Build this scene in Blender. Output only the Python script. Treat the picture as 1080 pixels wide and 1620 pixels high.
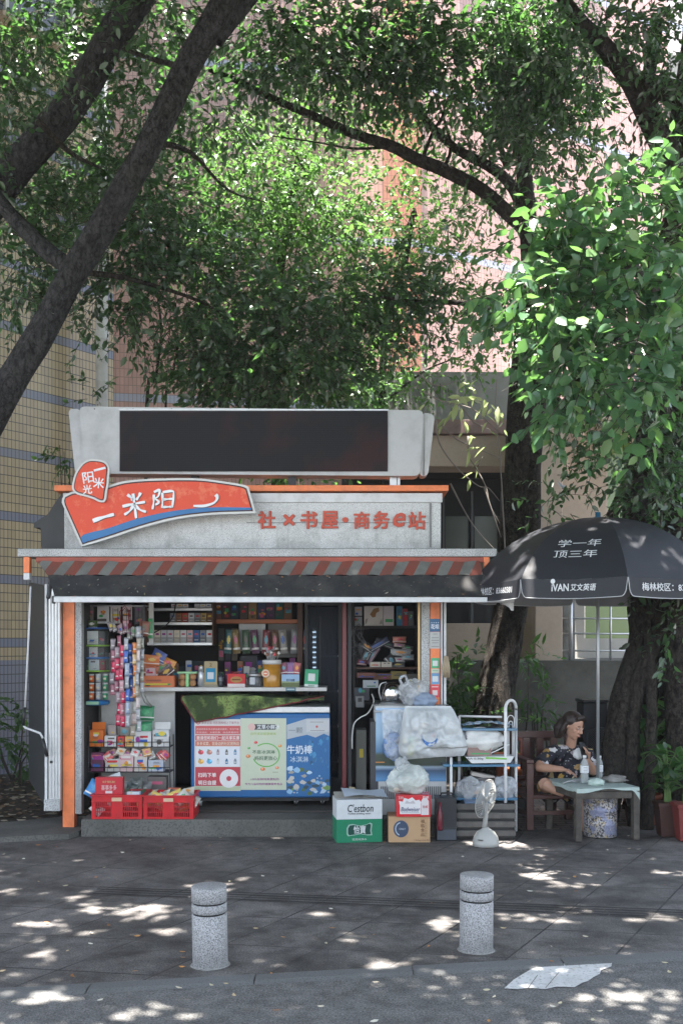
import bpy, math, random
import numpy as np
from mathutils import Vector, Matrix, Euler, noise
for o in list(bpy.data.objects): bpy.data.objects.remove(o)
SC = bpy.context.scene
COL = SC.collection
R = math.radians

# ------------------------------------------------------------ camera, world, sun, exposure
CAM_H = 1.66; FPX = 1710.0; HY = 1014.0
cam_d = bpy.data.cameras.new('camera'); cam = bpy.data.objects.new('camera', cam_d); COL.objects.link(cam)
cam.location = (0, 0, CAM_H); cam.rotation_euler = (R(90), 0, 0)
cam_d.sensor_fit = 'VERTICAL'; cam_d.sensor_height = 24; cam_d.lens = 24 * FPX / 1620
cam_d.shift_y = (HY - 810) / 1620; cam_d.clip_end = 500; cam_d.clip_start = .05
SC.camera = cam
SUN_EL, SUN_AZ = 81.0, 207.0        # azimuth clockwise from +y: high, from the street side, a little left
w = bpy.data.worlds.new('World'); SC.world = w; w.use_nodes = True
nt = w.node_tree; bgn = nt.nodes['Background']
sky = nt.nodes.new('ShaderNodeTexSky'); sky.sky_type = 'NISHITA'; sky.sun_disc = False
sky.sun_elevation = R(SUN_EL); sky.sun_rotation = R(SUN_AZ)
hs = nt.nodes.new('ShaderNodeHueSaturation'); hs.inputs['Saturation'].default_value = .55
nt.links.new(sky.outputs[0], hs.inputs['Color']); nt.links.new(hs.outputs[0], bgn.inputs[0]); bgn.inputs[1].default_value = .085
sl = bpy.data.lights.new('sun', 'SUN'); sl.energy = 5.0; sl.angle = R(.5); sl.color = (1, .95, .88)
so = bpy.data.objects.new('sun', sl); COL.objects.link(so)
a, e = R(SUN_AZ), R(SUN_EL)
sdir = Vector((math.sin(a) * math.cos(e), math.cos(a) * math.cos(e), math.sin(e)))
so.rotation_euler = sdir.to_track_quat('Z', 'Y').to_euler(); so.location = (0, -5, 20)
SC.view_settings.view_transform = 'Standard'; SC.view_settings.look = 'None'
SC.view_settings.gamma = 1; SC.view_settings.exposure = 2.9
SC.render.film_transparent = False
try:
    SC.cycles.use_denoising = True; SC.cycles.max_bounces = 8; SC.cycles.transparent_max_bounces = 12
    SC.cycles.sample_clamp_indirect = 8
except Exception: pass

def W(px, py, D): return Vector(((px - 540) * D / FPX, D, CAM_H - (py - HY) * D / FPX))
def WX(px, D): return (px - 540) * D / FPX
def WZ(py, D): return CAM_H - (py - HY) * D / FPX
def GD(py): return CAM_H * FPX / (py - HY)          # depth of a ground point

# ------------------------------------------------------------ materials
def lin(c):
    if isinstance(c, str):
        c = c.lstrip('#'); c = tuple(int(c[i:i+2], 16) / 255 for i in (0, 2, 4))
        return tuple((x / 12.92 if x <= .04045 else ((x + .055) / 1.055) ** 2.4) for x in c)
    return tuple(c[:3])
class G:                                             # tiny node-graph helper
    def __init__(s, name):
        s.m = bpy.data.materials.new(name); s.m.use_nodes = True; s.t = s.m.node_tree
        s.b = s.t.nodes['Principled BSDF']; s.out = s.t.nodes['Material Output']
    def n(s, typ, **kw):
        nd = s.t.nodes.new(typ)
        for k, v in kw.items():
            if k.startswith('i_'): nd.inputs[k[2:].replace('_', ' ')].default_value = v
            else: setattr(nd, k, v)
        return nd
    def l(s, a, b): s.t.links.new(a, b)
    def coord(s): return s.n('ShaderNodeTexCoord').outputs['Object']
    def noise(s, scale, detail=4, vec=None, rough=.55):
        nd = s.n('ShaderNodeTexNoise', i_Scale=scale, i_Detail=detail, i_Roughness=rough)
        s.l(vec or s.coord(), nd.inputs['Vector']); return nd.outputs['Fac']
    def ramp(s, fac, stops):
        r = s.n('ShaderNodeValToRGB'); el = r.color_ramp.elements
        while len(el) < len(stops): el.new(.5)
        for e_, (p, c) in zip(el, stops): e_.position = p; e_.color = (*lin(c), 1) if not isinstance(c, float) else (c, c, c, 1)
        s.l(fac, r.inputs[0]); return r.outputs[0]
    def mix(s, fac, a, b, mode='MIX'):
        m = s.n('ShaderNodeMix', data_type='RGBA', blend_type=mode)
        for sock, v in ((m.inputs['Factor'], fac), (m.inputs[6], a), (m.inputs[7], b)):
            if hasattr(v, 'is_linked') or isinstance(v, bpy.types.NodeSocket): s.l(v, sock)
            elif isinstance(v, (int, float)): sock.default_value = v
            else: sock.default_value = (*lin(v), 1)
        return m.outputs[2]
    def math(s, op, a, b=None, c=None):
        m = s.n('ShaderNodeMath', operation=op)
        for i, v in enumerate((a, b, c)):
            if v is None: continue
            if isinstance(v, bpy.types.NodeSocket): s.l(v, m.inputs[i])
            else: m.inputs[i].default_value = v
        return m.outputs[0]
    def bump(s, h, strength=.3, dist=.01):
        b = s.n('ShaderNodeBump', i_Strength=strength, i_Distance=dist); s.l(h, b.inputs['Height'])
        s.l(b.outputs[0], s.b.inputs['Normal'])
    def base(s, c): 
        if isinstance(c, bpy.types.NodeSocket): s.l(c, s.b.inputs['Base Color'])
        else: s.b.inputs['Base Color'].default_value = (*lin(c), 1)
    def set(s, rough=.6, metal=0, spec=.5):
        s.b.inputs['Roughness'].default_value = rough; s.b.inputs['Metallic'].default_value = metal
        s.b.inputs['Specular IOR Level'].default_value = spec; return s
_mc = {}
def M(name, col, rough=.6, metal=0, var=.18, scale=5, bump=.15, bscale=60, spec=.4, stain=None, stain_amt=.5, stain_scale=3):
    if name in _mc: return _mc[name]
    g = G(name); c = lin(col)
    lo = tuple(x * (1 - var) for x in c); hi = tuple(min(1, x * (1 + var)) for x in c)
    k = g.mix(g.noise(scale, 5), lo, hi)
    if stain:
        f = g.ramp(g.noise(stain_scale, 6, rough=.7), [(.45, 0.0), (.72, float(stain_amt))])
        k = g.mix(f, k, stain)
    g.base(k); g.set(rough, metal, spec)
    if bump: g.bump(g.noise(bscale, 3), bump, .004)
    _mc[name] = g.m; return g.m
def speck(name, col, spk, amt=.6, scale=160, rough=.6, stain=None, stain_scale=2.5, thr=.56):
    if name in _mc: return _mc[name]
    g = G(name)
    f = g.ramp(g.noise(scale, 2, rough=.6), [(thr - .03, 0.0), (thr + .03, float(amt))])
    k = g.mix(f, col, spk)
    if stain:
        f2 = g.ramp(g.noise(stain_scale, 6, rough=.7), [(.42, 0.0), (.7, .6)])
        k = g.mix(f2, k, stain)
    g.base(k); g.set(rough); g.bump(g.noise(90, 3), .15, .003)
    _mc[name] = g.m; return g.m
def printed(name='printed_card', rough=.45, spec=.5, coat=0, var=.1, crinkle=0):
    if name in _mc: return _mc[name]
    g = G(name); at = g.n('ShaderNodeVertexColor', layer_name='Col')
    k = g.mix(g.math('MULTIPLY', g.noise(14, 4), var), at.outputs[0], (.03, .03, .03))
    g.base(k); g.set(rough, 0, spec)
    if crinkle: g.bump(g.noise(38, 4, rough=.65), crinkle, .012)
    _mc[name] = g.m; return g.m
def glassy(name, col, alpha=.35, rough=.15, crinkle=0, cs=30):
    if name in _mc: return _mc[name]
    g = G(name); g.base(col); g.set(rough, 0, .7)
    if crinkle:
        def ridge(sc): return g.math('POWER', g.math('SUBTRACT', 1.0, g.math('ABSOLUTE', g.math('MULTIPLY_ADD', g.noise(sc, 3), 2.0, -1.0))), 6.0)
        hr = ridge(cs * .22); h = g.math('ADD', hr, g.math('MULTIPLY', ridge(cs * .7), .4)); g.bump(h, crinkle * .55, .025)
    tr = g.n('ShaderNodeBsdfTransparent'); mx = g.n('ShaderNodeMixShader')
    if crinkle:
        r_ = g.ramp(g.noise(cs * .35, 5), [(.35, float(max(0, alpha - .16))), (.65, float(min(1, alpha + .16)))]); g.l(g.math('MINIMUM', g.math('ADD', r_, g.math('MULTIPLY', hr, .18)), 1.0), mx.inputs[0])
    else: mx.inputs[0].default_value = alpha
    g.l(tr.outputs[0], mx.inputs[1]); g.l(g.b.outputs[0], mx.inputs[2]); g.l(mx.outputs[0], g.out.inputs[0])
    _mc[name] = g.m; return g.m

# ------------------------------------------------------------ object helpers
def tag(o, label=None, cat=None, group=None, kind=None):
    if label: o['label'] = label
    if cat: o['category'] = cat
    if group: o['group'] = group
    if kind: o['kind'] = kind
    return o
def thing(name, label, cat, loc=(0, 0, 0), rz=0, group=None):
    o = bpy.data.objects.new(name, None); COL.objects.link(o)
    o.location = loc; o.rotation_euler = (0, 0, rz); o.empty_display_size = .05
    return tag(o, label, cat, group)
def wloc(o):
    v = Vector((0, 0, 0))
    while o is not None: v += o.location; o = o.parent
    return v
def copy_tree(o, parent=None):
    c = o.copy(); COL.objects.link(c); c.parent = parent
    for ch in list(o.children): copy_tree(ch, c)
    return c
PR = printed()
class B:
    """collects geometry (world coordinates) and links it as ONE mesh object"""
    def __init__(s): s.v = []; s.f = []; s.mi = []; s.c = []; s.mats = []; s.sm = []
    def _m(s, m):
        if m is None: m = PR
        if m not in s.mats: s.mats.append(m)
        return s.mats.index(m)
    def add(s, vs, fs, m=None, col=(1, 1, 1), smooth=False, T=None):
        k = len(s.v); i = s._m(m); c = lin(col)
        for v in vs:
            v = Vector(v); s.v.append(T @ v if T is not None else v)
        for f in fs: s.f.append(tuple(k + q for q in f)); s.mi.append(i); s.c.append(c); s.sm.append(smooth)
        return s
    def box(s, c, d, m=None, col=(1, 1, 1), rot=None, T=None, taper=1.0):
        hx, hy, hz = d[0] / 2, d[1] / 2, d[2] / 2; t = taper
        vs = [(-hx, -hy, -hz), (hx, -hy, -hz), (hx, hy, -hz), (-hx, hy, -hz), (-hx*t, -hy*t, hz), (hx*t, -hy*t, hz), (hx*t, hy*t, hz), (-hx*t, hy*t, hz)]
        X = Matrix.Translation(c) @ (Euler(rot).to_matrix().to_4x4() if rot else Matrix.Identity(4))
        if T is not None: X = T @ X
        return s.add(vs, [(0, 3, 2, 1), (4, 5, 6, 7), (0, 1, 5, 4), (1, 2, 6, 5), (2, 3, 7, 6), (3, 0, 4, 7)], m, col, T=X)
    def box2(s, x0, x1, y0, y1, z0, z1, m=None, col=(1, 1, 1)):
        return s.box(((x0+x1)/2, (y0+y1)/2, (z0+z1)/2), (abs(x1-x0), abs(y1-y0), abs(z1-z0)), m, col)
    def quad(s, pts, m=None, col=(1, 1, 1), T=None): return s.add(pts, [tuple(range(len(pts)))], m, col, T=T)
    def rect(s, cx, y, cz, wd, h, m=None, col=(1, 1, 1), T=None, rot=0):
        ca, sa = math.cos(rot), math.sin(rot)
        return s.quad([(cx + u*ca - v*sa, y, cz + u*sa + v*ca) for u, v in ((-wd/2, -h/2), (wd/2, -h/2), (wd/2, h/2), (-wd/2, h/2))], m, col, T)
    def disc(s, cx, y, cz, r, m=None, col=(1, 1, 1), n=18, T=None, ry=None):
        ry = ry or r
        return s.quad([(cx + r*math.cos(2*math.pi*k/n), y, cz + ry*math.sin(2*math.pi*k/n)) for k in range(n)], m, col, T)
    def tube(s, pts, rad, m=None, col=(1, 1, 1), n=8, cap=True, smooth=True, T=None, rfun=None):
        pts = [Vector(p) for p in pts]; N = len(pts)
        if not isinstance(rad, (list, tuple)): rad = [rad] * N
        vs, fs = [], []; up = None
        for i, p in enumerate(pts):
            d = (pts[min(i+1, N-1)] - pts[max(i-1, 0)])
            if d.length < 1e-9: d = Vector((0, 0, 1))
            d.normalize()
            if up is None:
                up = Vector((0, 0, 1)) if abs(d.z) < .9 else Vector((1, 0, 0))
            up = (up - d * up.dot(d)); up.normalize(); sd = d.cross(up)
            for k in range(n):
                a_ = 2 * math.pi * k / n; r_ = rad[i] * (rfun(i, a_, p) if rfun else 1)
                vs.append(p + (up * math.cos(a_) + sd * math.sin(a_)) * r_)
        for i in range(N - 1):
            for k in range(n):
                a_, b_ = i*n + k, i*n + (k+1) % n
                fs.append((a_, b_, b_ + n, a_ + n))
        if cap: fs.append(tuple(range(n - 1, -1, -1))); fs.append(tuple((N-1)*n + k for k in range(n)))
        return s.add(vs, fs, m, col, smooth, T)
    def lathe(s, prof, c=(0, 0, 0), m=None, col=(1, 1, 1), n=24, smooth=True, T=None, cap=True):
        vs, fs = [], []; c = Vector(c)
        for r_, z in prof:
            for k in range(n): vs.append(c + Vector((r_*math.cos(2*math.pi*k/n), r_*math.sin(2*math.pi*k/n), z)))
        for i in range(len(prof) - 1):
            for k in range(n): fs.append((i*n+k, i*n+(k+1) % n, (i+1)*n+(k+1) % n, (i+1)*n+k))
        if cap: fs.append(tuple(range(n-1, -1, -1))); fs.append(tuple((len(prof)-1)*n+k for k in range(n)))
        return s.add(vs, fs, m, col, smooth, T)
    def prism(s, outline, y0, y1, m=None, col=(1, 1, 1), T=None, mside=None):
        n = len(outline)
        vs = [(x, y0, z) for x, z in outline] + [(x, y1, z) for x, z in outline]
        s.add(vs, [tuple(range(n)), tuple(range(2*n-1, n-1, -1))], m, col, T=T)
        return s.add(vs, [(k, (k+1) % n, (k+1) % n + n, k + n) for k in range(n)], mside or m, col, T=T)
    def grid(s, fn, nu, nv, m=None, col=(1, 1, 1), smooth=True, T=None, colfn=None, closed=False):
        vs = [fn(i / nu, j / nv) for j in range(nv + 1) for i in range(nu + 1)]
        k = len(s.v); idx = s._m(m)
        for v in vs: s.v.append(T @ Vector(v) if T is not None else Vector(v))
        for j in range(nv):
            for i in range(nu):
                a_ = k + j*(nu+1) + i
                s.f.append((a_, a_+1, a_+nu+2, a_+nu+1)); s.mi.append(idx); s.sm.append(smooth)
                s.c.append(lin(colfn((i+.5)/nu, (j+.5)/nv)) if colfn else lin(col))
        return s
    def text(s, t, c, wd, h, m=None, col=(1, 1, 1), right=(1, 0, 0), up=(0, 0, 1), bold=0.02, shear=0, fn=None, T=None):
        vs, fs = text_geo(t, 0, shear); c = Vector(c); r_ = Vector(right); u_ = Vector(up)
        e_ = h * bold * 1.5; nv = r_.cross(u_)
        for q, (du, dv) in enumerate(((0, 0), (e_, 0), (0, e_), (e_, e_)) if bold > .005 else ((0, 0),)):
            if fn: out = [Vector(fn(v[0]*wd + du, v[1]*h + dv)) - Vector((0, .0003*q, 0)) for v in vs]
            else: out = [c + r_ * (v[0]*wd + du) + u_ * (v[1]*h + dv) + nv * (.0003*q) for v in vs]
            s.add(out, fs, m, col, T=T)
        return s
    def build(s, name, parent=None, label=None, cat=None, group=None, kind=None, bevel=0, bseg=2, origin=None, subsurf=0, ang=40):
        me = bpy.data.meshes.new(name); vs = np.array([tuple(v) for v in s.v], dtype=np.float64)
        if parent is not None: off = np.array(wloc(parent))
        elif origin is not None: off = np.array(origin, dtype=float)
        else:
            lo, hi = vs.min(0), vs.max(0); off = np.array([(lo[0]+hi[0])/2, (lo[1]+hi[1])/2, lo[2]])
        me.from_pydata((vs - off).tolist(), [], s.f); me.update()
        for m in s.mats: me.materials.append(m)
        me.polygons.foreach_set('material_index', s.mi); me.polygons.foreach_set('use_smooth', s.sm)
        ca = me.color_attributes.new('Col', 'FLOAT_COLOR', 'CORNER'); arr = []
        for p, c in zip(me.polygons, s.c): arr.extend((*c, 1) * p.loop_total)
        ca.data.foreach_set('color', arr)
        o = bpy.data.objects.new(name, me); COL.objects.link(o)
        if parent is not None: o.parent = parent
        else: o.location = off
        if bevel:
            b = o.modifiers.new('b', 'BEVEL'); b.width = bevel; b.segments = bseg; b.limit_method = 'ANGLE'; b.angle_limit = R(ang); b.harden_normals = False
        if subsurf: q = o.modifiers.new('s', 'SUBSURF'); q.levels = q.render_levels = subsurf
        return tag(o, label, cat, group, kind)
_tc = {}
def text_geo(t, bold=0.02, shear=0):
    key = (t, bold, shear)
    if key not in _tc:
        cu = bpy.data.curves.new('t', 'FONT'); cu.body = t; cu.size = 1; cu.offset = bold; cu.shear = shear; cu.resolution_u = 2
        o = bpy.data.objects.new('t', cu); COL.objects.link(o)
        me = bpy.data.meshes.new_from_object(o.evaluated_get(bpy.context.evaluated_depsgraph_get()))
        vs = [(v.co.x, v.co.y) for v in me.vertices]; fs = [tuple(p.vertices) for p in me.polygons]
        bpy.data.objects.remove(o); bpy.data.curves.remove(cu); bpy.data.meshes.remove(me)
        if not vs: print('TEXT EMPTY', t); vs = [(0, 0), (1, 0), (1, 1)]; fs = []
        x0, x1 = min(v[0] for v in vs), max(v[0] for v in vs); y0, y1 = min(v[1] for v in vs), max(v[1] for v in vs)
        _tc[key] = ([((v[0]-(x0+x1)/2)/max(x1-x0, 1e-6), (v[1]-(y0+y1)/2)/max(y1-y0, 1e-6)) for v in vs], fs)
    return _tc[key]
def struct(b, name, **k): return b.build(name, kind='structure', **k)
def smooth_path(pts, n=6):
    """Catmull-Rom through (x,y,z[,r]) points"""
    P = [np.array(p, float) for p in pts]; P = [2*P[0]-P[1]] + P + [2*P[-1]-P[-2]]; out = []
    for i in range(1, len(P) - 2):
        for k in range(n):
            t = k / n; p0, p1, p2, p3 = P[i-1:i+3]
            out.append(.5*((2*p1)+(-p0+p2)*t+(2*p0-5*p1+4*p2-p3)*t*t+(-p0+3*p1-3*p2+p3)*t**3))
    out.append(P[-2]); return out
rng = np.random.default_rng(7); rd = random.Random(11)
# ============================================================ THE GROUND
def paving_mat():
    g = G('granite_paving'); co = g.coord(); sp = g.n('ShaderNodeSeparateXYZ'); g.l(co, sp.inputs[0]); x, y = sp.outputs[0], sp.outputs[1]
    wob = g.math('MULTIPLY', g.math('SUBTRACT', g.noise(9, 3), .5), .02)
    A = g.math('ADD', g.math('DIVIDE', g.math('SUBTRACT', x, g.math('MULTIPLY', g.math('SUBTRACT', y, 5.84), .53)), .545), wob)
    Bc = g.math('ADD', g.math('DIVIDE', g.math('ADD', y, g.math('MULTIPLY', x, .17)), .60), wob)
    def line(v, wd):
        fr = g.math('FRACT', v); d = g.math('MINIMUM', fr, g.math('SUBTRACT', 1.0, fr)); return g.math('LESS_THAN', d, wd), g.math('FLOOR', v)
    la, ia = line(A, .011); lb, ib = line(Bc, .009); j = g.math('MAXIMUM', la, lb)
    cv = g.n('ShaderNodeCombineXYZ'); g.l(ia, cv.inputs[0]); g.l(ib, cv.inputs[1])
    wn = g.n('ShaderNodeTexWhiteNoise', noise_dimensions='2D'); g.l(cv.outputs[0], wn.inputs['Vector'])
    slab = g.mix(wn.outputs['Value'], (.100, .096, .092), (.132, .126, .121))
    fine = g.ramp(g.noise(105, 4, rough=.8), [(.36, (.35, .35, .35)), (.66, (1.75, 1.73, 1.73))])
    k = g.mix(1.0, slab, fine, 'MULTIPLY')
    st = g.ramp(g.noise(1.3, 8, rough=.72), [(.38, (.50, .48, .48)), (.6, (1.2, 1.18, 1.18))])
    k = g.mix(1.0, k, st, 'MULTIPLY')
    st2 = g.ramp(g.noise(5.5, 6, rough=.7), [(.38, (.6, .59, .58)), (.5, (1.0, 1.0, 1.0)), (.64, (1.3, 1.28, 1.25))]); k = g.mix(.85, k, st2, 'MULTIPLY')
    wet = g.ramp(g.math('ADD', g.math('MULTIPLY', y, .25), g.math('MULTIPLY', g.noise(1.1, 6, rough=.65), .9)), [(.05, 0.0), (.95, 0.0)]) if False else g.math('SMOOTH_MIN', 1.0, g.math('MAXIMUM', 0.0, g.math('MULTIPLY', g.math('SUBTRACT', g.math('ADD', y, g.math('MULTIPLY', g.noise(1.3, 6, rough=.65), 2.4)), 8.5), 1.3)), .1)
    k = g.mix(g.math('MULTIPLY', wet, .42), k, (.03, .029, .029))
    k = g.mix(g.math('MULTIPLY', j, g.ramp(g.noise(2.5, 4), [(.35, .15), (.6, .95)])), k, (.012, .011, .011))
    g.base(k); g.set(.72, 0, .35)
    h = g.math('SUBTRACT', g.math('MULTIPLY', g.noise(120, 4), .35), g.math('MULTIPLY', j, 1.0)); g.bump(h, .5, .006)
    return g.m
def rough_mat(name, c0, c1, fine=180, big=2.0):
    g = G(name); k = g.mix(g.noise(big, 7, rough=.65), c0, c1)
    f = g.ramp(g.noise(fine*.55, 4, rough=.8), [(.36, (.35, .35, .35)), (.66, (1.8, 1.8, 1.8))]); k = g.mix(1.0, k, f, 'MULTIPLY')
    f = g.ramp(g.noise(9, 7, rough=.75), [(.38, (.62, .62, .62)), (.58, (1.15, 1.15, 1.15))]); k = g.mix(.8, k, f, 'MULTIPLY')
    g.base(k); g.set(.85, 0, .25); g.bump(g.math('ADD', g.noise(fine*.6, 4), g.noise(6, 3)), .6, .008); return g.m
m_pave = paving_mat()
m_asph = rough_mat('road_surface', (.105, .102, .098), (.165, .16, .155))
m_soil = rough_mat('damp_soil', (.02, .017, .014), (.055, .047, .04), 60, 4)
m_conc = speck('old_concrete', (.125, .122, .112), (.06, .06, .055), .7, 60, .85, (.035, .035, .03), 2.2)
# ground sheet to the horizon (road level)
b = B(); b.quad([(-150, -60, 0), (150, -60, 0), (150, 250, 0), (-150, 250, 0)], m_asph); struct(b, 'road')
# pavement sheet beyond the flush kerb
ka, kb = Vector((-1.607, 5.09)), Vector((1.80, 5.70)); kd = (kb - ka) / (kb.x - ka.x)
def kerb_y(x): return ka.y + kd.y * (x - ka.x)
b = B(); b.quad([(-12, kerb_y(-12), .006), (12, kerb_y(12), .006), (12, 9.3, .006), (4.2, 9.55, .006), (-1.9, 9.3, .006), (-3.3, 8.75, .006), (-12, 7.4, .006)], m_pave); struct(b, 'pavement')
m_kerb = speck('kerb_granite', (.135, .135, .135), (.07, .07, .07), .8, 120, .75, (.09, .09, .085), 1.6)
b = B(); n = 12; x0 = -9
for k in range(n * 2):
    xa, xb = x0 + k * .78, x0 + k * .78 + .774
    b.quad([(xa, kerb_y(xa) - .040, .0098), (xb, kerb_y(xb) - .040, .0098), (xb, kerb_y(xb) + .045, .0098), (xa, kerb_y(xa) + .045, .0098)], m_kerb)
    b.quad([(xa, kerb_y(xa) - .085, .0006), (xb, kerb_y(xb) - .085, .0006), (xb, kerb_y(xb) - .040, .0098), (xa, kerb_y(xa) - .040, .0098)], m_kerb); b.quad([(xa, kerb_y(xa) + .045, .0098), (xb, kerb_y(xb) + .045, .0098), (xb, kerb_y(xb) + .065, .0062), (xa, kerb_y(xa) + .065, .0062)], m_kerb)
struct(b, 'flush_kerb')
# drain slot: fine dark grooves across the paving
m_groove = M('groove', (.018, .017, .017), .9, bump=0); b = B()
for k in range(4):
    o = -.10 + k * .062
    pa, pb = Vector((-1.62, 7.16 + o * 1.0)), Vector((4.2, 6.17 + o)); 
    seg = 9
    for q in range(seg):
        p, r_ = pa.lerp(pb, q/seg), pa.lerp(pb, (q + .992)/seg); wd = .006 if k % 2 else .009
        b.quad([(p.x, p.y - wd, .0125), (r_.x, r_.y - wd, .0125), (r_.x, r_.y + wd, .0125), (p.x, p.y + wd, .0125)], m_groove)
struct(b, 'drain_channel')
# soil under the trees, behind the kiosk
b = B(); b.quad([(-12, 7.4, .012), (-3.3, 8.75, .012), (-1.9, 9.3, .012), (-1.9, 13.2, .012), (-12, 13.8, .012)], m_soil)
b.quad([(-1.9, 9.3, .012), (1.3, 9.42, .012), (1.3, 13.0, .012), (-1.9, 13.2, .012)], m_soil); struct(b, 'soil')
m_brickp = G('worn_brick_paving'); g = m_brickp
br = g.n('ShaderNodeTexBrick', i_Scale=1.0, i_Mortar_Size=.008, i_Brick_Width=.22, i_Row_Height=.11); g.l(g.coord(), br.inputs[0])
for s_, c in (('Color1', (.26, .20, .18)), ('Color2', (.19, .155, .145)), ('Mortar', (.06, .055, .05))): br.inputs[s_].default_value = (*c, 1)
k = g.mix(g.ramp(g.noise(3, 6), [(.4, 0.0), (.7, .6)]), br.outputs[0], (.07, .065, .055)); g.base(k); g.set(.85); g.bump(g.noise(70, 4), .4, .006)
b = B(); b.quad([(1.3, 9.42, .014), (4.2, 9.55, .014), (12, 9.3, .014), (12, 12.6, .014), (1.3, 12.6, .014)], g.m); struct(b, 'brick_path')
# concrete apron left of the kiosk step
b = B(); o_ = [(-3.3, 8.72), (-2.27, 9.02), (-2.22, 9.16), (-2.22, 9.75), (-2.5, 9.95), (-3.6, 9.15)]
vs = [(x, y, .0) for x, y in o_] + [(x, y, .05) for x, y in o_]; nn = len(o_)
b.add(vs, [tuple(range(nn, 2*nn))] + [(k, (k+1) % nn, (k+1) % nn + nn, k+nn) for k in range(nn)], m_conc); struct(b, 'concrete_apron')
# worn white paint patch on the road
m_wpaint = speck('worn_white_paint', (.62, .61, .60), (.30, .30, .29), .85, 45, .7, (.35, .35, .34), 4, thr=.60)
b = B(); rp = random.Random(3)
def gp(px, py, z=.004): D = GD(py); return Vector((WX(px, D), D, z))
edge = [(797, 1565), (812, 1551), (840, 1534), (856, 1529), (880, 1527), (912, 1523), (968, 1522), (966, 1530), (950, 1536), (948, 1542), (938, 1547), (930, 1553), (920, 1556), (908, 1563), (880, 1562), (862, 1566), (835, 1564), (820, 1566)]
b.quad([gp(*p) for p in edge], m_wpaint)
for seam in [((850, 1545), (835, 1565)), ((884, 1540), (862, 1566))]:
    (ax, ay), (bx, by) = seam; p, q = gp(ax, ay, .0085), gp(bx, by, .0085); b.quad([p - Vector((.0015, 0, 0)), q - Vector((.0015, 0, 0)), q + Vector((.0015, 0, 0)), p + Vector((.0015, 0, 0))], m_groove)
struct(b, 'painted_patch')
# fallen leaves on the ground
def litter(name, n, area, z, seed, sz=(.022, .045), tone=None):
    r_ = random.Random(seed); b = B(); ml = printed('dry_leaf', .6, .3)
    for _ in range(n):
        x, y = area(r_); s_ = r_.uniform(*sz); a_ = r_.uniform(0, 6.28); zz = z(x, y) if callable(z) else z
        c = r_.choice(tone or [(.55, .42, .25), (.62, .55, .42), (.45, .22, .08), (.5, .45, .3), (.30, .13, .05), (.66, .62, .52)])
        T = Matrix.Translation((x, y, zz + .004)) @ Matrix.Rotation(a_, 4, 'Z') @ Matrix.Rotation(r_.uniform(-.3, .3), 4, 'X')
        cu = s_ * r_.uniform(.05, .3)
        b.add([(-s_, 0, cu), (-s_*.3, -s_*.42, cu*.3), (-s_*.3, 0, 0), (-s_*.3, s_*.42, cu*.4), (s_*.4, -s_*.36, cu*.3), (s_*.4, 0, 0), (s_*.4, s_*.36, cu*.5), (s_, 0, cu)],
              [(0, 1, 2), (0, 2, 3), (1, 4, 5, 2), (2, 5, 6, 3), (4, 7, 5), (5, 7, 6)], ml, c, T=T)
    return b.build(name, kind='stuff', label='scattered fallen leaves', cat='fallen leaves')
def ar(r_):
    y = 4.4 + 5.0 * r_.random() ** 1.3; return r_.uniform(-.36, .36) * y, y
litter('fallen_leaves', 130, ar, .012, 5, (.010, .026))
litter('leaf_litter', 900, lambda r_: (r_.uniform(-4.2, -2.15), r_.uniform(9.4, 13)), .014, 6, (.03, .06), [(.10, .06, .03), (.16, .10, .06), (.22, .2, .15), (.06, .04, .025), (.3, .26, .2)])['label'] = 'brown dead leaves thick on soil left of the kiosk'

# ============================================================ BUILDINGS
def tile_mat(name, c1, c2, band, joint=(.035, .033, .033), per=7, boff=0, low=None, tw=.057, th=.113, jw=.07):
    g = G(name); co = g.coord(); sp = g.n('ShaderNodeSeparateXYZ'); g.l(co, sp.inputs[0]); x, z = sp.outputs[0], sp.outputs[2]
    u = g.math('DIVIDE', x, tw); v = g.math('DIVIDE', z, th)
    def ln(q, wd):
        fr = g.math('FRACT', q); return g.math('LESS_THAN', g.math('MINIMUM', fr, g.math('SUBTRACT', 1.0, fr)), wd), g.math('FLOOR', q)
    lu, iu = ln(u, jw); lv, iv = ln(v, jw * tw / th * 1.2)
    cv = g.n('ShaderNodeCombineXYZ'); g.l(iu, cv.inputs[0]); g.l(iv, cv.inputs[1])
    wn = g.n('ShaderNodeTexWhiteNoise', noise_dimensions='2D'); g.l(cv.outputs[0], wn.inputs['Vector'])
    k = g.mix(wn.outputs['Value'], c1, c2)
    isb = g.math('LESS_THAN', g.math('FLOORED_MODULO', g.math('ADD', iv, float(boff)), float(per)), .5)
    if low is not None: isb = g.math('MAXIMUM', isb, g.math('LESS_THAN', z, low))
    k = g.mix(isb, k, band)
    k = g.mix(g.ramp(g.noise(.7, 6, rough=.6), [(.35, 0.0), (.75, .35)]), k, tuple(q * .6 for q in lin(c1)))
    k = g.mix(g.math('MAXIMUM', lu, lv), k, joint); g.base(k); g.set(.35, 0, .5)
    return g.m
m_tan = tile_mat('tan_tile', (.50, .385, .225), (.41, .315, .185), (.17, .19, .27), per=7, boff=0, low=1.42)
m_pink = tile_mat('pink_tile', (.60, .37, .33), (.52, .31, .28), (.42, .46, .60), joint=(.24, .18, .17), per=21, boff=-2, jw=.055)
m_red = tile_mat('red_tile', (.46, .22, .17), (.40, .19, .14), (.34, .38, .52), joint=(.25, .12, .10), per=21, boff=-2, jw=.055)
m_pale = tile_mat('pale_tile', (.68, .62, .60), (.60, .55, .52), (.4, .46, .56), joint=(.2, .19, .18), per=25, boff=3, jw=.05)
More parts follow.
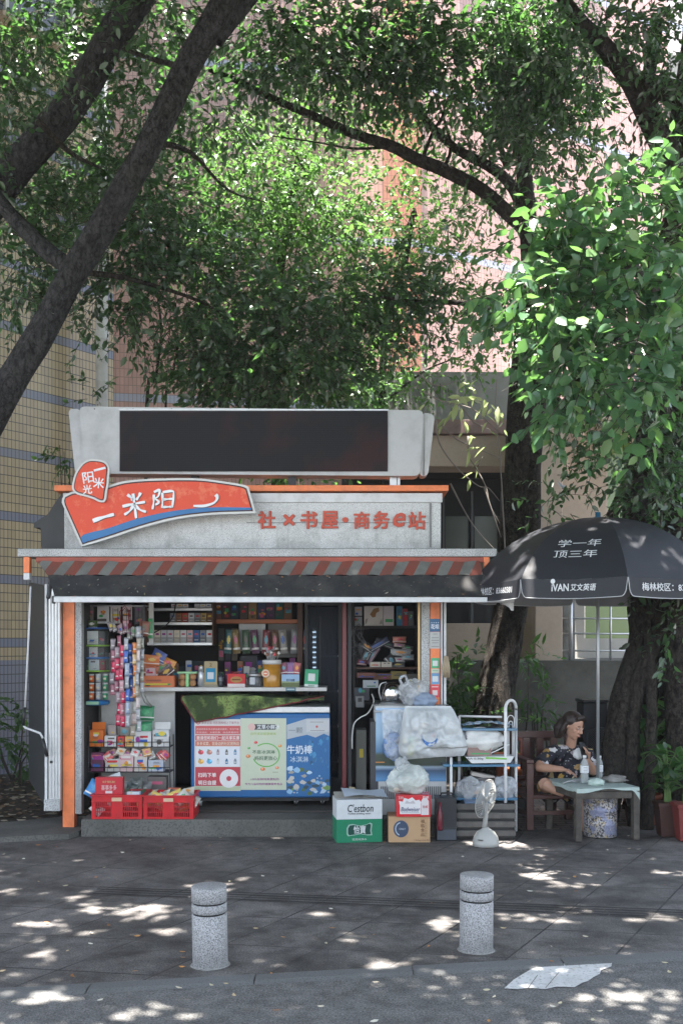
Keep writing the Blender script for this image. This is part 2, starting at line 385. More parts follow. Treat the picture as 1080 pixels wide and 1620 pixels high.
m_beige = M('beige_stone', (.46, .37, .29), .7, var=.1, scale=30, stain=(.25, .2, .15), stain_scale=1.2, stain_amt=.4)
m_grey = M('weathered_render', (.24, .24, .225), .85, var=.2, scale=4, stain=(.07, .07, .06), stain_amt=.8, stain_scale=1.8)
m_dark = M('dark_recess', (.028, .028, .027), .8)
m_glass = M('window_glass', (.05, .06, .07), .12, spec=.8, bump=0)
m_alu = M('aluminium', (.55, .56, .57), .35, .6, var=.08, bump=.03, stain=(.25, .25, .25), stain_amt=.35, stain_scale=12)
m_white = M('white_paint', (.72, .73, .73), .5, var=.06, stain=(.35, .35, .33), stain_amt=.35, stain_scale=7)
def facade(name, root, p0, p1, z0, z1, m, thick=.25):
    """a wall slab running p0 -> p1 with its own axes so that tiles follow it"""
    p0, p1 = Vector(p0), Vector(p1); d = p1 - p0; L = d.length; a_ = math.atan2(d.y, d.x)
    b = B(); b.box2(0, L, 0, thick, z0, z1, m)
    o = b.build(name, origin=(0, 0, 0)); o.parent = root
    o.location = Vector((p0.x, p0.y, 0)) - root.location; o.rotation_euler = (0, 0, a_); return o
def window(root, wall, u, z, wd, h, parent_name='window', frame=None, depth=.05):
    """window standing 5 cm proud of a facade wall, with frame and pane"""
    frame = frame or m_white; f = .05; b = B()
    for (cx, cz, sx, sz) in ((u, z + h/2, wd, f), (u, z - h/2, wd, f), (u - wd/2 + f/2, z, f, h - f), (u + wd/2 - f/2, z, f, h - f), (u, z, f*.8, h - f)):
        b.box((cx, -.02, cz), (sx, .06, sz), frame)
    o = b.build('window', origin=(0, 0, 0)); o.parent = root; o.location = wall.location; o.rotation_euler = wall.rotation_euler
    b = B(); b.box((u, .0, z), (wd - f, .02, h - f), m_glass); p = b.build('pane', origin=(0, 0, 0)); p.parent = o
    b = B(); b.box((u, -.05, z - h/2 - .06), (wd + .2, .16, .06), m_beige); q = b.build('sill', origin=(0, 0, 0)); q.parent = o
    return o
# tan tiled building at the left
tb = thing('apartment_building', 'tan tiled apartment wall with narrow blue bands behind the kiosk', 'building', (-4.2, 13.4, 0))
w1 = facade('wall', tb, (-6.4, 10.4), (-3.14, 14.9), 0, 17, m_tan)
w1['label'] = 'tan tiled street wall with blue bands'
window(tb, w1, 1.2, 8.6, 1.2, 1.3); window(tb, w1, 1.2, 11.6, 1.2, 1.3); window(tb, w1, 4.3, 10.1, 1.1, 1.3)
# pink tiled building behind
pb = thing('tiled_building', 'pink and red tiled building seen through the leaves above the kiosk', 'building', (0, 15, 0))
w2 = facade('wall', pb, (-3.45, 14.87), (1.55 - .95, 15.6), 0, 17, m_pink); w2['label'] = 'pink tiled wall'
w3 = facade('wall', pb, (.60, 15.55), (1.15, 15.62), 0, 17, m_red, .32); w3['label'] = 'narrow brick red tiled pier'
w4 = facade('wall', pb, (1.15, 15.75), (5.6, 18.6), 4.9, 17, m_pink); w4['label'] = 'pink tiled wall angled away above the concrete beam'
window(pb, w2, 3.0, 13.6, 1.1, 1.2); window(pb, w4, 1.2, 13.2, 1.1, 1.3); window(pb, w4, 3.0, 13.2, 1.1, 1.3)
b = B(); b.box((1.95, -.25, 5.62), (.55, .4, .42), m_white); ac = b.build('air_conditioner', origin=(0, 0, 0), bevel=.02); ac.parent = pb; ac.location = w4.location; ac.rotation_euler = w4.rotation_euler
# low block: concrete beam, beige beam, dark recess, piers
lb_ = thing('annex_building', 'beige and grey concrete annex with a dark recess right of the kiosk', 'building', (2.5, 13.5, 0))
def part(name, x0, x1, y0, y1, z0, z1, m, root, bevel=.01, label=None):
    b = B(); b.box2(x0, x1, y0, y1, z0, z1, m); return b.build(name, root, label=label, bevel=bevel)
D = 13.6
part('concrete_beam', WX(560, D), WX(880, D), D, D + .5, WZ(664, D), WZ(588, D), m_grey, lb_)
m_ledge = M('red_ledge', (.28, .19, .17), .8, stain=(.08, .07, .06), stain_amt=.8, stain_scale=2)
part('ledge', WX(560, D), WX(880, D), D - .08, D + .5, WZ(688, D), WZ(665.5, D), m_ledge, lb_)
part('beige_beam', WX(560, D), WX(880, D), D, D + .5, WZ(738, D), WZ(688.5, D), m_beige, lb_)
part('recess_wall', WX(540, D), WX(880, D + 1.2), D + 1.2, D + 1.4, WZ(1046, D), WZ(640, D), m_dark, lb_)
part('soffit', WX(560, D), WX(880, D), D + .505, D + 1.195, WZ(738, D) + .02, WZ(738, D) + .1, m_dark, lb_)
b = B()
for px in (700, 745, 792, 838): b.box2(WX(px, D + 1.1), WX(px + 3, D + 1.1), D + 1.1, D + 1.16, WZ(1040, D), WZ(758, D), M('dark_frame', (.10, .10, .10), .4))
b.build('window_frame', lb_)
b = B()
for px in (704, 750): b.box2(WX(px, D + 1.15), WX(px + 36, D + 1.15), D + 1.15, D + 1.18, WZ(900, D), WZ(800, D), M('dusty_glass', (.10, .11, .095), .15, spec=.8, bump=0))
b.build('pane', lb_)
part('sill_wall', WX(640, D), WX(850, D), D - .5, D - .1, WZ(1060, D - .5), WZ(986, D - .5), m_beige, lb_)
part('pier', WX(829, D), WX(870, D), D - .75, D - .1, WZ(1058, D - .75), WZ(700, D - .75) + .3, m_beige, lb_, label='beige stone pier')
part('pier', WX(862, D), WX(893, D), D - .6, D - .05, WZ(1058, D - .6), WZ(880, D - .6), m_grey, lb_, label='grey rendered pier')
part('beige_wall', WX(850, D+.6), WX(960, D+.6), D + .6, D + .85, WZ(870, D+.6), WZ(640, D+.6), m_beige, lb_)
b = B()
m_gg = M('green_glass', (.14, .22, .05), .2, spec=.7, bump=0, var=.25, scale=2)
b.box2(WX(925, 14.4), WX(1010, 14.4), 14.4, 14.45, WZ(1010, 14.4), WZ(690, 14.4), m_gg); b.build('green_panel', lb_)
part('porch_floor', WX(860, D), WX(1100, D), D - .6, D + 2.5, WZ(1052, D - .6), WZ(1046, D - .6), m_conc, lb_)
part('porch_wall', WX(893, 15), WX(1150, 15), 15.6, 15.8, .5, 4.6, M('pale_render', (.42, .40, .37), .8), lb_)
part('porch_slab', WX(930, 14), WX(1150, 14), 13.3, 15.6, 4.3, 4.5, m_beige, lb_)
# railing: rails are the pattern of one part, posts each a part
rl = thing('porch_railing', 'thin grey metal railing on the porch behind the umbrella pole', 'railing', (3.0, 12.9, 1.4))
D2 = 12.9; b = B()
for py in (978, 1002, 1029): b.tube([W(870, py, D2), W(1030, py + 1, D2)], .011, m_alu, n=6)
b.build('rail', rl)
for px in (902, 965, 1026):
    b = B(); b.tube([W(px, 1050, D2), W(px, 930, D2)], .026 if px == 902 else .014, m_alu, n=8); b.build('post', rl)
# retaining wall with planter behind the kiosk corner
m_ret = M('mossy_concrete', (.13, .125, .11), .9, var=.35, scale=3, stain=(.035, .04, .03), stain_amt=.85, stain_scale=1.4, bump=.4, bscale=14)
b = B(); b.grid(lambda u, v: (WX(560, 12.6) + u * 5.2, 12.6 + .03 * noise.noise((u*14, v*6, 0)), v * 1.42), 60, 12, m_ret)
b.box2(WX(560, 12.6), WX(560, 12.6) + 5.2, 12.65, 13.0, 0, 1.43, m_ret)
b.build('retaining_wall', label='low mossy concrete retaining wall behind the seated person', cat='wall')
# pale tower with slabs, top right
tw = thing('tower_block', 'pale tiled tower with grey overhanging slabs at the upper right', 'building', (5.5, 20, 0))
w5 = facade('wall', tw, (3.6, 19.2), (9.5, 23.5), 4.6, 24, m_pale)
for z in (8.9, 11.7):
    p0, p1 = Vector((3.3, 18.6)), Vector((6.6, 21.6)); a_ = math.atan2(3.0, 3.3)
    b = B(); b.box2(0, 4.4, -.8, .4, z, z + .9, m_grey); o = b.build('balcony_slab', origin=(0, 0, 0), bevel=.02); o.parent = tw; o.location = Vector((p0.x, p0.y, 0)) - tw.location; o.rotation_euler = (0, 0, a_)
# drain pipe on the corner
dp = thing('drain_pipe', 'white downpipe with clamps on the corner of the tan wall', 'drain pipe', (WX(164, 14.3), 14.2, 0))
m_pipe = M('pvc_pipe', (.55, .56, .57), .4, var=.08, stain=(.25, .24, .22), stain_amt=.5, stain_scale=3)
b = B(); b.tube([(WX(164, 14.3), 14.2, 0), (WX(164, 14.3), 14.2, 15)], .078, m_pipe, n=14); b.build('pipe', dp)
for z in (2.2, 3.9, 5.6, 7.3, 9): b = B(); b.lathe([(.09, 0), (.095, .02), (.095, .10), (.09, .12)], (WX(164, 14.3), 14.2, z), m_pipe, n=14); b.build('clamp', dp)
# ============================================================ TREES
def leaf_mat(name, c0, c1, c2, trans, rough=.42, tfac=.38, spec=.5):
    g = G(name); at = g.n('ShaderNodeAttribute', attribute_name='rnd')
    k = g.ramp(at.outputs['Fac'], [(0.0, c0), (.5, c1), (1.0, c2)]); g.base(k); g.set(rough, 0, spec)
    t = g.n('ShaderNodeBsdfTranslucent'); k2 = g.mix(at.outputs['Fac'], trans, tuple(min(1, x * 1.5) for x in trans)); g.l(k2, t.inputs[0])
    mx = g.n('ShaderNodeMixShader', i_Fac=tfac) if False else g.n('ShaderNodeMixShader'); mx.inputs[0].default_value = tfac
    g.l(g.b.outputs[0], mx.inputs[1]); g.l(t.outputs[0], mx.inputs[2]); g.l(mx.outputs[0], g.out.inputs[0]); return g.m
m_leaf = leaf_mat('ficus_leaf', (.016, .032, .020), (.034, .070, .034), (.075, .135, .050), (.12, .30, .06), rough=.30, tfac=.28, spec=.8)
m_leafb = leaf_mat('broad_leaf', (.032, .078, .045), (.066, .145, .072), (.19, .27, .08), (.16, .36, .08), rough=.33, tfac=.3, spec=.7)
m_leafg = leaf_mat('bright_leaf', (.03, .075, .025), (.06, .13, .04), (.11, .19, .05), (.16, .34, .07), tfac=.35)
m_leafd = leaf_mat('shrub_leaf', (.018, .045, .018), (.035, .085, .03), (.07, .13, .04), (.10, .24, .04))
def norm(a): return a / np.maximum(np.linalg.norm(a, axis=-1, keepdims=True), 1e-9)
# gaps in the crowns where the sun comes through: (x, y, z of what is lit, half widths)
def spot(px, py, rx, ry, D=None, z=0.):
    if D is None: D = GD(py); return (WX(px, D), D, z, max(.05, rx * D / FPX), max(.05, ry * D / (py - HY)))
    p = W(px, py, D); return (p.x, p.y, p.z, rx * D / FPX, ry)
GAPS = [spot(*q) for q in ((325,1400,52,5),(350,1411,40,4),(145,1441,38,7),(240,1437,42,7),(70,1462,45,6),(240,1452,45,5),(40,1490,40,7),(105,1477,32,5),(275,1474,30,5),(372,1474,15,5),(515,1448,32,6),(75,1516,20,4),
 (250,1594,60,9),(60,1575,65,8),(130,1420,22,4),(690,1470,35,6),(612,1527,34,7),(645,1386,40,4),(700,1458,40,7),(825,1450,60,9),(745,1400,20,3),(905,1401,28,5),(925,1440,34,5),(1030,1455,50,10),(1060,1382,40,6),(965,1578,32,10),(1045,1575,55,16),
 (865,1412,25,4),(1025,1340,22,4),(430,1380,16,3),(600,1410,22,3),(790,1335,62,5),(745,1329,30,4),(850,1330,24,4),(868,1292,44,26),(900,1275,30,16),(845,1312,30,10),(995,1500,22,5),(560,1480,24,4),(980,1325,18,5),(10,1410,20,5),(30,1540,25,5))]
GAPS = [q for q in GAPS if q[1] < 8.9]; FAR = [q for q in [spot(*q) for q in ((868,1292,44,26),(900,1275,30,16),(845,1312,30,10),(790,1335,62,5),(850,1330,24,4),(980,1325,18,5))]] + [spot(860, 1262, 60, .6, 11.2), spot(960, 1262, 60, .5, 11.2)]
GAPS += [spot(830, 882, 26, .12, 8.45), spot(790, 905, 18, .1, 8.3), spot(935, 850, 8, .05, 8.6), spot(905, 838, 14, .05, 9.0), spot(1062, 880, 20, .10, 8.4), spot(770, 1168, 30, .12, 9.2), spot(815, 1130, 8, .1, 9.3), spot(812, 1235, 18, .08, 10.3), spot(770, 630, 40, .2, 10.7), spot(755, 710, 30, .2, 10.8), spot(905, 1125, 8, .06, 9.6), spot(862, 1192, 9, .06, 9.5), spot(668, 1180, 20, .05, 9.0), spot(985, 770, 30, .1, 9.6)]
NB = len(GAPS); GAPS += FAR; _g = random.Random(17)
for x, y, z, a_, b_ in list(GAPS[:40]):
    for _ in range(2): k_ = _g.uniform(.2, .45); GAPS.append((x + _g.uniform(-1.7, 1.7)*a_, y + _g.uniform(-2.2, 2.2)*b_, z, a_*k_, max(.02, b_*k_)))
for _ in range(30): GAPS.append((*W(_g.uniform(760, 1070), _g.uniform(270, 700), _g.uniform(7.0, 7.7)), _g.uniform(.06, .2), _g.uniform(.06, .2)))
for _ in range(130): GAPS.append((*W(_g.uniform(0, 860), _g.uniform(10, 560), _g.uniform(9.6, 11)), _g.uniform(.06, .2), _g.uniform(.06, .2)))
def open_gap(P, seed=0, canopy=False):
    r = np.random.default_rng(seed + 99); keep = np.ones(len(P), bool); sd = np.array(sdir)
    for x, y, z, a_, b_ in (GAPS if canopy else GAPS[:NB]):
        t = (P[:, 2] - z) / sd[2]; q = P - sd * t[:, None]; d = ((q[:, 0] - x) / (a_ + .03))**2 + ((q[:, 1] - y) / (b_ + .03))**2
        keep &= ~((P[:, 2] > z + .25) & (d < 1 + r.normal(0, .3, len(P))) & (r.random(len(P)) > .05))
    return keep
def leaves(name, P, Dn, S, mat, parent, ratio=.48, seed=0, fine=True, tilt=.75):
    """P base points, Dn directions, S lengths -> one foliage mesh of folded leaves"""
    if name == 'crown' or parent.name.startswith('banyan'): kp = open_gap(P, seed, not fine); P, Dn, S = P[kp], Dn[kp], S[kp]
    r = np.random.default_rng(seed); n = len(P); Dn = norm(Dn)
    up = norm(np.array([0, 0, 1.0]) + r.normal(0, tilt, (n, 3)))
    wv = norm(np.cross(Dn, up)); nv = norm(np.cross(wv, Dn)); S = S[:, None]; Wd = S * ratio * r.uniform(.85, 1.15, (n, 1)) / 2
    cv = S * r.uniform(-.16, .06, (n, 1)); fo = S * r.uniform(.02, .10, (n, 1))
    if fine:
        pts = [P, P + Dn*S*.25 + wv*Wd*.82 + nv*fo, P + Dn*S*.6 + wv*Wd*.86 + nv*(fo+cv*.5), P + Dn*S + nv*cv*1.6,
               P + Dn*S*.6 - wv*Wd*.86 + nv*(fo+cv*.5), P + Dn*S*.25 - wv*Wd*.82 + nv*fo, P + Dn*S*.28, P + Dn*S*.62 + nv*cv*.5]
        F = [(0, 6, 1), (6, 7, 2, 1), (7, 3, 2), (0, 5, 6), (5, 4, 7, 6), (4, 3, 7)]
    else:
        pts = [P, P + Dn*S*.42 + wv*Wd + nv*fo, P + Dn*S + nv*cv, P + Dn*S*.42 - wv*Wd + nv*fo]
        F = [(0, 2, 1), (0, 3, 2)]
    nvp = len(pts); V = np.stack(pts, 1).reshape(-1, 3) - np.array(wloc(parent))
    base = (np.arange(n) * nvp)[:, None]; loops, tot = [], []
    L = np.concatenate([base + np.array(f)[None, :] for f in F], axis=1).reshape(-1)
    tot = np.tile(np.array([len(f) for f in F]), n); start = np.concatenate([[0], np.cumsum(tot)[:-1]])
    me = bpy.data.meshes.new(name); me.vertices.add(len(V)); me.vertices.foreach_set('co', V.ravel().astype(np.float32))
    me.loops.add(len(L)); me.loops.foreach_set('vertex_index', L.astype(np.int32))
    me.polygons.add(len(tot)); me.polygons.foreach_set('loop_start', start.astype(np.int32)); me.polygons.foreach_set('loop_total', tot.astype(np.int32))
    me.update(calc_edges=True); at = me.attributes.new('rnd', 'FLOAT', 'POINT')
    at.data.foreach_set('value', np.repeat(np.clip(r.beta(1.6, 2.4, n), 0, 1), nvp).astype(np.float32))
    me.materials.append(mat); o = bpy.data.objects.new(name, me); COL.objects.link(o); o.parent = parent; return o
def twigs_in(clumps, seed, leaf, lpt=8, tl=.34, droop=.35, step=.045):
    """clumps: (center, (rx,ry,rz), n_twigs). returns leaf P, D, S and twig polylines"""
    r = np.random.default_rng(seed); P, Dn, S, tw = [], [], [], []
    for c, rad, n in clumps:
        n = int(n); c = np.array(c); rad = np.array(rad)
        u = norm(r.normal(0, 1, (n, 3))) * (r.random((n, 1)) ** .42)
        p = c + u * rad; d = norm(u * .9 + r.normal(0, .55, (n, 3)) + np.array([0, 0, -droop * .5]))
        L = tl * r.uniform(.6, 1.25, n)
        nrm = norm(r.normal(0, .6, (n, 3)) + np.array([0, 0, 1.0])); side = norm(np.cross(d, nrm))
        k = lpt
        for j in range(k):
            t = (j + .6) / k; q = p + d * (L * t)[:, None] + np.array([0, 0, -1.0]) * (droop * (L * t * t))[:, None] * .5
            s_ = 1 if j % 2 else -1
            dd = norm(d * r.uniform(.35, .9, (n, 1)) + side * s_ * r.uniform(.5, 1.1, (n, 1)) + r.normal(0, .28, (n, 3)) + np.array([0, 0, -droop]))
            P.append(q); Dn.append(dd); S.append(leaf * r.uniform(.45, 1.3, n))
        for i in range(n): tw.append((p[i], p[i] + d[i]*L[i]*.5 + np.array([0, 0, -droop*L[i]*.1]), p[i] + d[i]*L[i] + np.array([0, 0, -droop*L[i]*.45])))
    return np.concatenate(P), np.concatenate(Dn), np.concatenate(S), tw
def bark(name, c0, c1, sc=1.0):
    g = G(name); co = g.coord(); mp = g.n('ShaderNodeMapping'); mp.inputs['Scale'].default_value = (1, 1, .5); g.l(co, mp.inputs[0])
    n1 = g.noise(22 * sc, 8, mp.outputs[0], .78); n2 = g.noise(2.6, 6, rough=.7); k = g.mix(g.ramp(n1, [(.38, 0.0), (.62, 1.0)]), tuple(x*.5 for x in c0), tuple(x*1.35 for x in c1))
    k = g.mix(g.ramp(n2, [(.5, 0.0), (.68, .55)]), k, tuple(min(1, x * 1.9 + .02) for x in c0))
    k = g.mix(g.ramp(g.noise(5, 5), [(.55, 0.0), (.7, .4)]), k, (.06, .075, .045))
    cr = g.n('ShaderNodeTexVoronoi', feature='DISTANCE_TO_EDGE', i_Scale=15.0 * sc); wv = g.n('ShaderNodeVectorMath', operation='MULTIPLY_ADD'); nn = g.n('ShaderNodeTexNoise', i_Scale=6.0, i_Detail=5.0); g.l(co, nn.inputs['Vector']); g.l(nn.outputs['Color'], wv.inputs[0]); wv.inputs[1].default_value = (.25, .25, .25); g.l(mp.outputs[0], wv.inputs[2]); g.l(wv.outputs[0], cr.inputs['Vector'])
    ck = g.ramp(cr.outputs['Distance'], [(0.0, 1.0), (.07, 0.0)]); k = g.mix(g.math('MULTIPLY', ck, .6), k, (.008, .007, .006))
    g.base(k); g.set(.9, 0, .2); g.bump(g.math('ADD', g.math('SUBTRACT', g.math('MULTIPLY', n1, 1.6), g.math('MULTIPLY', ck, .5)), g.math('MULTIPLY', g.noise(60, 4), .5)), 1.0, .06); return g.m
m_bark = bark('grey_bark', (.034, .033, .034), (.080, .077, .076)); m_bark2 = bark('dark_bark', (.030, .025, .021), (.075, .062, .051), 1.2)
m_twig = M('twig_bark', (.05, .042, .035), .9, bump=0)
def rough_r(seed, amp=.1, fr=2.2):
    def f(i, a_, p):
        return 1 + .03*math.sin(a_*3 + i*.35 + seed) + amp * noise.noise((p.x*fr + math.cos(a_)*1.3 + seed, p.y*fr + math.sin(a_)*1.3, p.z*fr*.6)) + amp*.45*noise.noise((p.x*7+math.cos(a_)*3, math.sin(a_)*3+seed, p.z*5))
    return f
def limb(b, pts, m, n=14, seed=0, amp=.12, sub=7):
    """pts (x,y,z,r)"""
    sp = smooth_path(pts, sub); b.tube([Vector(q[:3]) for q in sp], [float(q[3]) for q in sp], m, n=n, rfun=rough_r(seed, amp)); return b
def LP(*a): return [(*W(px, py, D), r_) for px, py, D, r_ in a]
def twig_mesh(tw, parent, every=1, r0=.004, name='branchwork', m=None):
    b = B()
    tw = tw[::every]; kp = open_gap(np.array([t[1] for t in tw]), 3)
    for t in [t for t, k in zip(tw, kp) if k]: b.tube([Vector(q) for q in t], [r0, r0*.75, r0*.4], m or m_twig, n=3, cap=False, smooth=False)
    return b.build(name, parent) if b.v else None
LEAFK = 7.6
def clumps_px(lst, dens, ry=.55):
    """(px,py,depth,rx_px,rz_px) blobs of crown -> world ellipsoids with a twig count from their size"""
    out = []
    for px, py, D, rx, rz, *k in lst:
        c = W(px, py, D); a_, b_ = rx * D / FPX, rz * D / FPX; q = k[0] if k else 1
        out.append((tuple(c), (a_, max(.4, min(1.0, ry * (a_ + b_))), b_), max(4, LEAFK * dens * q * a_ * b_)))
    return out

# --- tree 1: big trunk leaning across the upper left
t1 = thing('leaning_tree', 'thick dark trunk leaning right across the upper left, forked, with dark leaves', 'tree', (-4.3, 9.2, 0))
b = B(); limb(b, [(-4.35, 9.3, 0, .26), (-4.1, 9.25, 1.2, .215), (-3.6, 9.15, 2.5, .19)] + LP((0, 635, 9.0, .135), (62, 535, 9.0, .122), (118, 428, 9, .112), (176, 338, 9, .116), (242, 218, 8.95, .105), (294, 110, 8.9, .112), (341, 30, 8.8, .106), (388, -60, 8.7, .11), (430, -170, 8.4, .10)), m_bark, 20, 1)
limb(b, LP((120, 425, 9.0, .06), (85, 405, 9.05, .07), (45, 370, 9.15, .068), (5, 325, 9.3, .06), (-40, 260, 9.5, .05)), m_bark, 10, 2)
limb(b, LP((340, 60, 8.85, .08), (385, 10, 8.9, .06), (430, -40, 9, .05), (520, -120, 8.5, .04)), m_bark, 10, 3)
b.build('trunk', t1)
b = B()
for s_, l_ in enumerate([LP((120, 430, 9.05, .03), (200, 440, 9.5, .022), (300, 470, 10, .015), (360, 500, 10.2, .008)), LP((240, 225, 9, .03), (300, 240, 9.6, .02), (360, 300, 10.2, .012), (420, 320, 10.6, .007)),
    LP((60, 190, 9.3, .03), (110, 240, 9.4, .022), (158, 265, 9.5, .012)), LP((300, 110, 8.9, .03), (230, 90, 9.4, .02), (150, 60, 9.8, .012))]): limb(b, l_, m_bark2, 7, s_, .08, 4)
b.build('branch', t1)
c1 = clumps_px([(230, 140, 10.4, 90, 60, .8), (330, 190, 10.4, 70, 60, .6), (200, 250, 10.4, 80, 60), (120, 330, 10.5, 90, 60, 1.2), (240, 340, 10, 80, 70, 1.2), (200, 430, 9.9, 70, 50, 1.2),
    (300, 430, 10.2, 70, 50, .95), (260, 520, 10.3, 80, 45, .8), (370, 490, 10.4, 75, 45, 1.1), (450, 460, 10.5, 70, 45, 1.1), (380, 560, 10.5, 80, 45, 1.2), (470, 560, 10.6, 90, 45, 1.2), (400, 600, 10.9, 80, 40, 1.1), (330, 580, 10.8, 60, 50, 1), (500, 610, 11, 80, 30, .9), (60, 420, 9.6, 60, 45), (20, 470, 9.3, 55, 35), (140, 500, 10, 40, 30, .5), (530, 480, 10.6, 65, 38, 1.1), (610, 455, 10.6, 65, 34, 1.1), (540, 540, 10.8, 80, 50, .9), (320, 600, 11.2, 60, 35, .7), (450, 620, 11.3, 60, 30, .7), (340, 370, 10.4, 70, 50, .9), (150, 620, 12.6, 40, 40, .12)], 95)
P, Dd, S, tw = twigs_in(c1, 21, .086); leaves('crown', P, Dd, S, m_leaf, t1, seed=1); twig_mesh(tw, t1)
# --- tree 2: paler limb at the far upper left
t2 = thing('slanting_tree', 'paler slanting trunk at the upper left corner behind the thick one', 'tree', (-4.9, 10.0, 0))
b = B(); limb(b, [(-5.0, 10.1, 0, .22), (-4.7, 10.0, 2.2, .2), (-3.9, 9.9, 4.2, .18)] + LP((-40, 365, 9.8, .16), (10, 285, 9.8, .15), (72, 215, 9.7, .145), (130, 140, 9.7, .14), (178, 60, 9.6, .14), (222, -10, 9.5, .14), (280, -100, 9.3, .12)), m_bark, 16, 5)
b.build('trunk', t2)
c2 = clumps_px([(60, 60, 10.6, 90, 50, .9), (160, 20, 10.6, 80, 50, .8), (20, 130, 10.4, 70, 60, 1.0), (70, 270, 10.8, 60, 60, 1), (10, 180, 9.2, 30, 40, .6), (280, 40, 10.4, 80, 50, .7), (110, 120, 9.1, 40, 30, .35), (20, 330, 10, 50, 40, .9), (240, 20, 9.1, 60, 40, .7)], 95)
P, Dd, S, tw = twigs_in(c2, 22, .086); leaves('crown', P, Dd, S, m_leaf, t2, seed=2); twig_mesh(tw, t2)
# --- tree 3: upright tree right of the kiosk
t3 = thing('upright_tree', 'upright dark tree right of the kiosk with long branches spreading left', 'tree', (1.62, 11.3, 0))
b = B(); limb(b, [(1.50, 11.35, 0, .24), (1.58, 11.3, .8, .215)] + LP((785, 1085, 11.3, .195), (802, 980, 11.3, .17), (812, 880, 11.3, .16), (818, 760, 11.25, .155), (826, 640, 11.2, .15), (832, 540, 11.2, .13), (838, 440, 11.2, .10), (834, 350, 11.1, .09), (826, 240, 11, .075), (815, 120, 10.9, .06), (810, -60, 10.5, .045)), m_bark2, 18, 8)
limb(b, LP((786, 1060, 11.32, .09), (812, 1000, 11.25, .10), (838, 860, 11.2, .10), (842, 740, 11.2, .09), (850, 640, 11.15, .085), (862, 560, 11.1, .08), (850, 480, 11.1, .06)), m_bark2, 12, 9)
b.build('trunk', t3)
b = B()
for s_, l_ in enumerate([LP((836, 365, 11.1, .085), (800, 335, 11, .075), (760, 300, 10.9, .068), (700, 268, 10.7, .062), (660, 252, 10.6, .06), (620, 232, 10.5, .055), (560, 212, 10.4, .045), (500, 185, 10.3, .038), (440, 160, 10.2, .034), (380, 130, 10.1, .028), (330, 110, 10, .02)),
    LP((830, 335, 11.1, .065), (805, 290, 11, .055), (770, 262, 10.9, .05), (725, 238, 10.8, .045), (690, 208, 10.6, .038), (650, 165, 10.4, .03), (600, 130, 10.2, .024), (540, 100, 10, .02), (480, 60, 9.8, .018), (440, 10, 9.6, .015)),
    LP((668, 250, 10.6, .02), (684, 210, 10.6, .016), (702, 175, 10.6, .012), (700, 120, 10.5, .008)), LP((800, 265, 11, .03), (785, 210, 10.9, .024), (765, 150, 10.8, .018), (740, 80, 10.7, .012)),
    LP((838, 520, 11.1, .05), (800, 500, 10.8, .04), (740, 480, 10.6, .03), (670, 478, 10.5, .02), (600, 470, 10.4, .012)),
    LP((620, 232, 10.5, .016), (560, 235, 10.6, .012), (500, 225, 10.7, .008), (430, 215, 10.8, .006)), LP((700, 268, 10.7, .02), (712, 230, 10.7, .016), (690, 150, 10.6, .01))]): limb(b, l_, m_bark2, 9, s_, .10, 5)
b.build('branch', t3)
c3 = clumps_px([(470, 60, 9.8, 90, 60, 1.1), (560, 60, 9.9, 90, 60, 1.2), (650, 50, 10, 90, 60, 1.3), (740, 60, 10, 80, 70, 1.4), (820, 60, 10, 70, 70, 1.4), (700, 130, 10.3, 90, 60, 1.4), (790, 150, 10.4, 80, 70, 1.4),
    (600, 130, 10.2, 80, 50, .9), (840, 200, 10.4, 60, 50, 1.0), (760, 220, 10.6, 70, 40, .7), (510, 140, 10.4, 80, 45, .6), (420, 110, 10, 60, 50, .7), (690, 460, 10.6, 65, 36, 1.1), (760, 470, 10.6, 50, 36, 1.1), (640, 510, 10.8, 70, 40, .8), (820, 250, 10.9, 50, 40, .5), (720, 400, 11, 40, 30, .4), (840, 110, 10, 60, 60, 1.2), (380, 60, 9.6, 60, 50, .5), (870, 60, 10.2, 60, 60, 1), (900, 200, 10.6, 60, 50, .7), (780, 320, 11.2, 60, 40, .35), (880, 130, 10.4, 60, 50, .8)], 95)
P, Dd, S, tw = twigs_in(c3, 23, .084); leaves('crown', P, Dd, S, m_leaf, t3, seed=3); twig_mesh(tw, t3)
# --- tree 4: banyan at the right edge
t4 = thing('banyan_tree', 'massive root-wrapped banyan at the right edge with a hanging bough of broad leaves', 'tree', (3.25, 10.4, 0))
b = B(); limb(b, [(3.45, 10.6, 0, .72), (3.40, 10.5, .8, .60), (3.30, 10.4, 2.0, .50), (3.28, 10.35, 3.2, .46), (3.35, 10.3, 4.6, .44), (3.5, 10.2, 6.2, .36), (3.5, 10, 8.0, .3)], m_bark2, 26, 12, .22)
for s_, l_ in enumerate([LP((1040, 960, 9.8, .09), (1015, 1010, 9.75, .11), (995, 1080, 9.7, .12), (978, 1150, 9.7, .12), (968, 1230, 9.7, .12), (955, 1305, 9.7, .10)),
    LP((1062, 900, 9.75, .06), (1040, 1000, 9.65, .07), (1012, 1070, 9.6, .07), (1000, 1160, 9.6, .06), (1006, 1310, 9.6, .08)), LP((1018, 960, 9.8, .03), (1024, 1010, 9.6, .04), (1030, 1090, 9.55, .045), (1028, 1200, 9.5, .05), (1022, 1312, 9.5, .06)),
    LP((1000, 740, 9.9, .09), (1005, 860, 9.85, .11), (1018, 960, 9.8, .12), (1008, 1040, 9.8, .10)), LP((1075, 800, 9.7, .12), (1068, 960, 9.65, .13), (1072, 1100, 9.6, .13), (1090, 1310, 9.5, .18))]): limb(b, l_, m_bark2, 10, 20 + s_, .15, 5)
b.build('trunk', t4)
b = B()
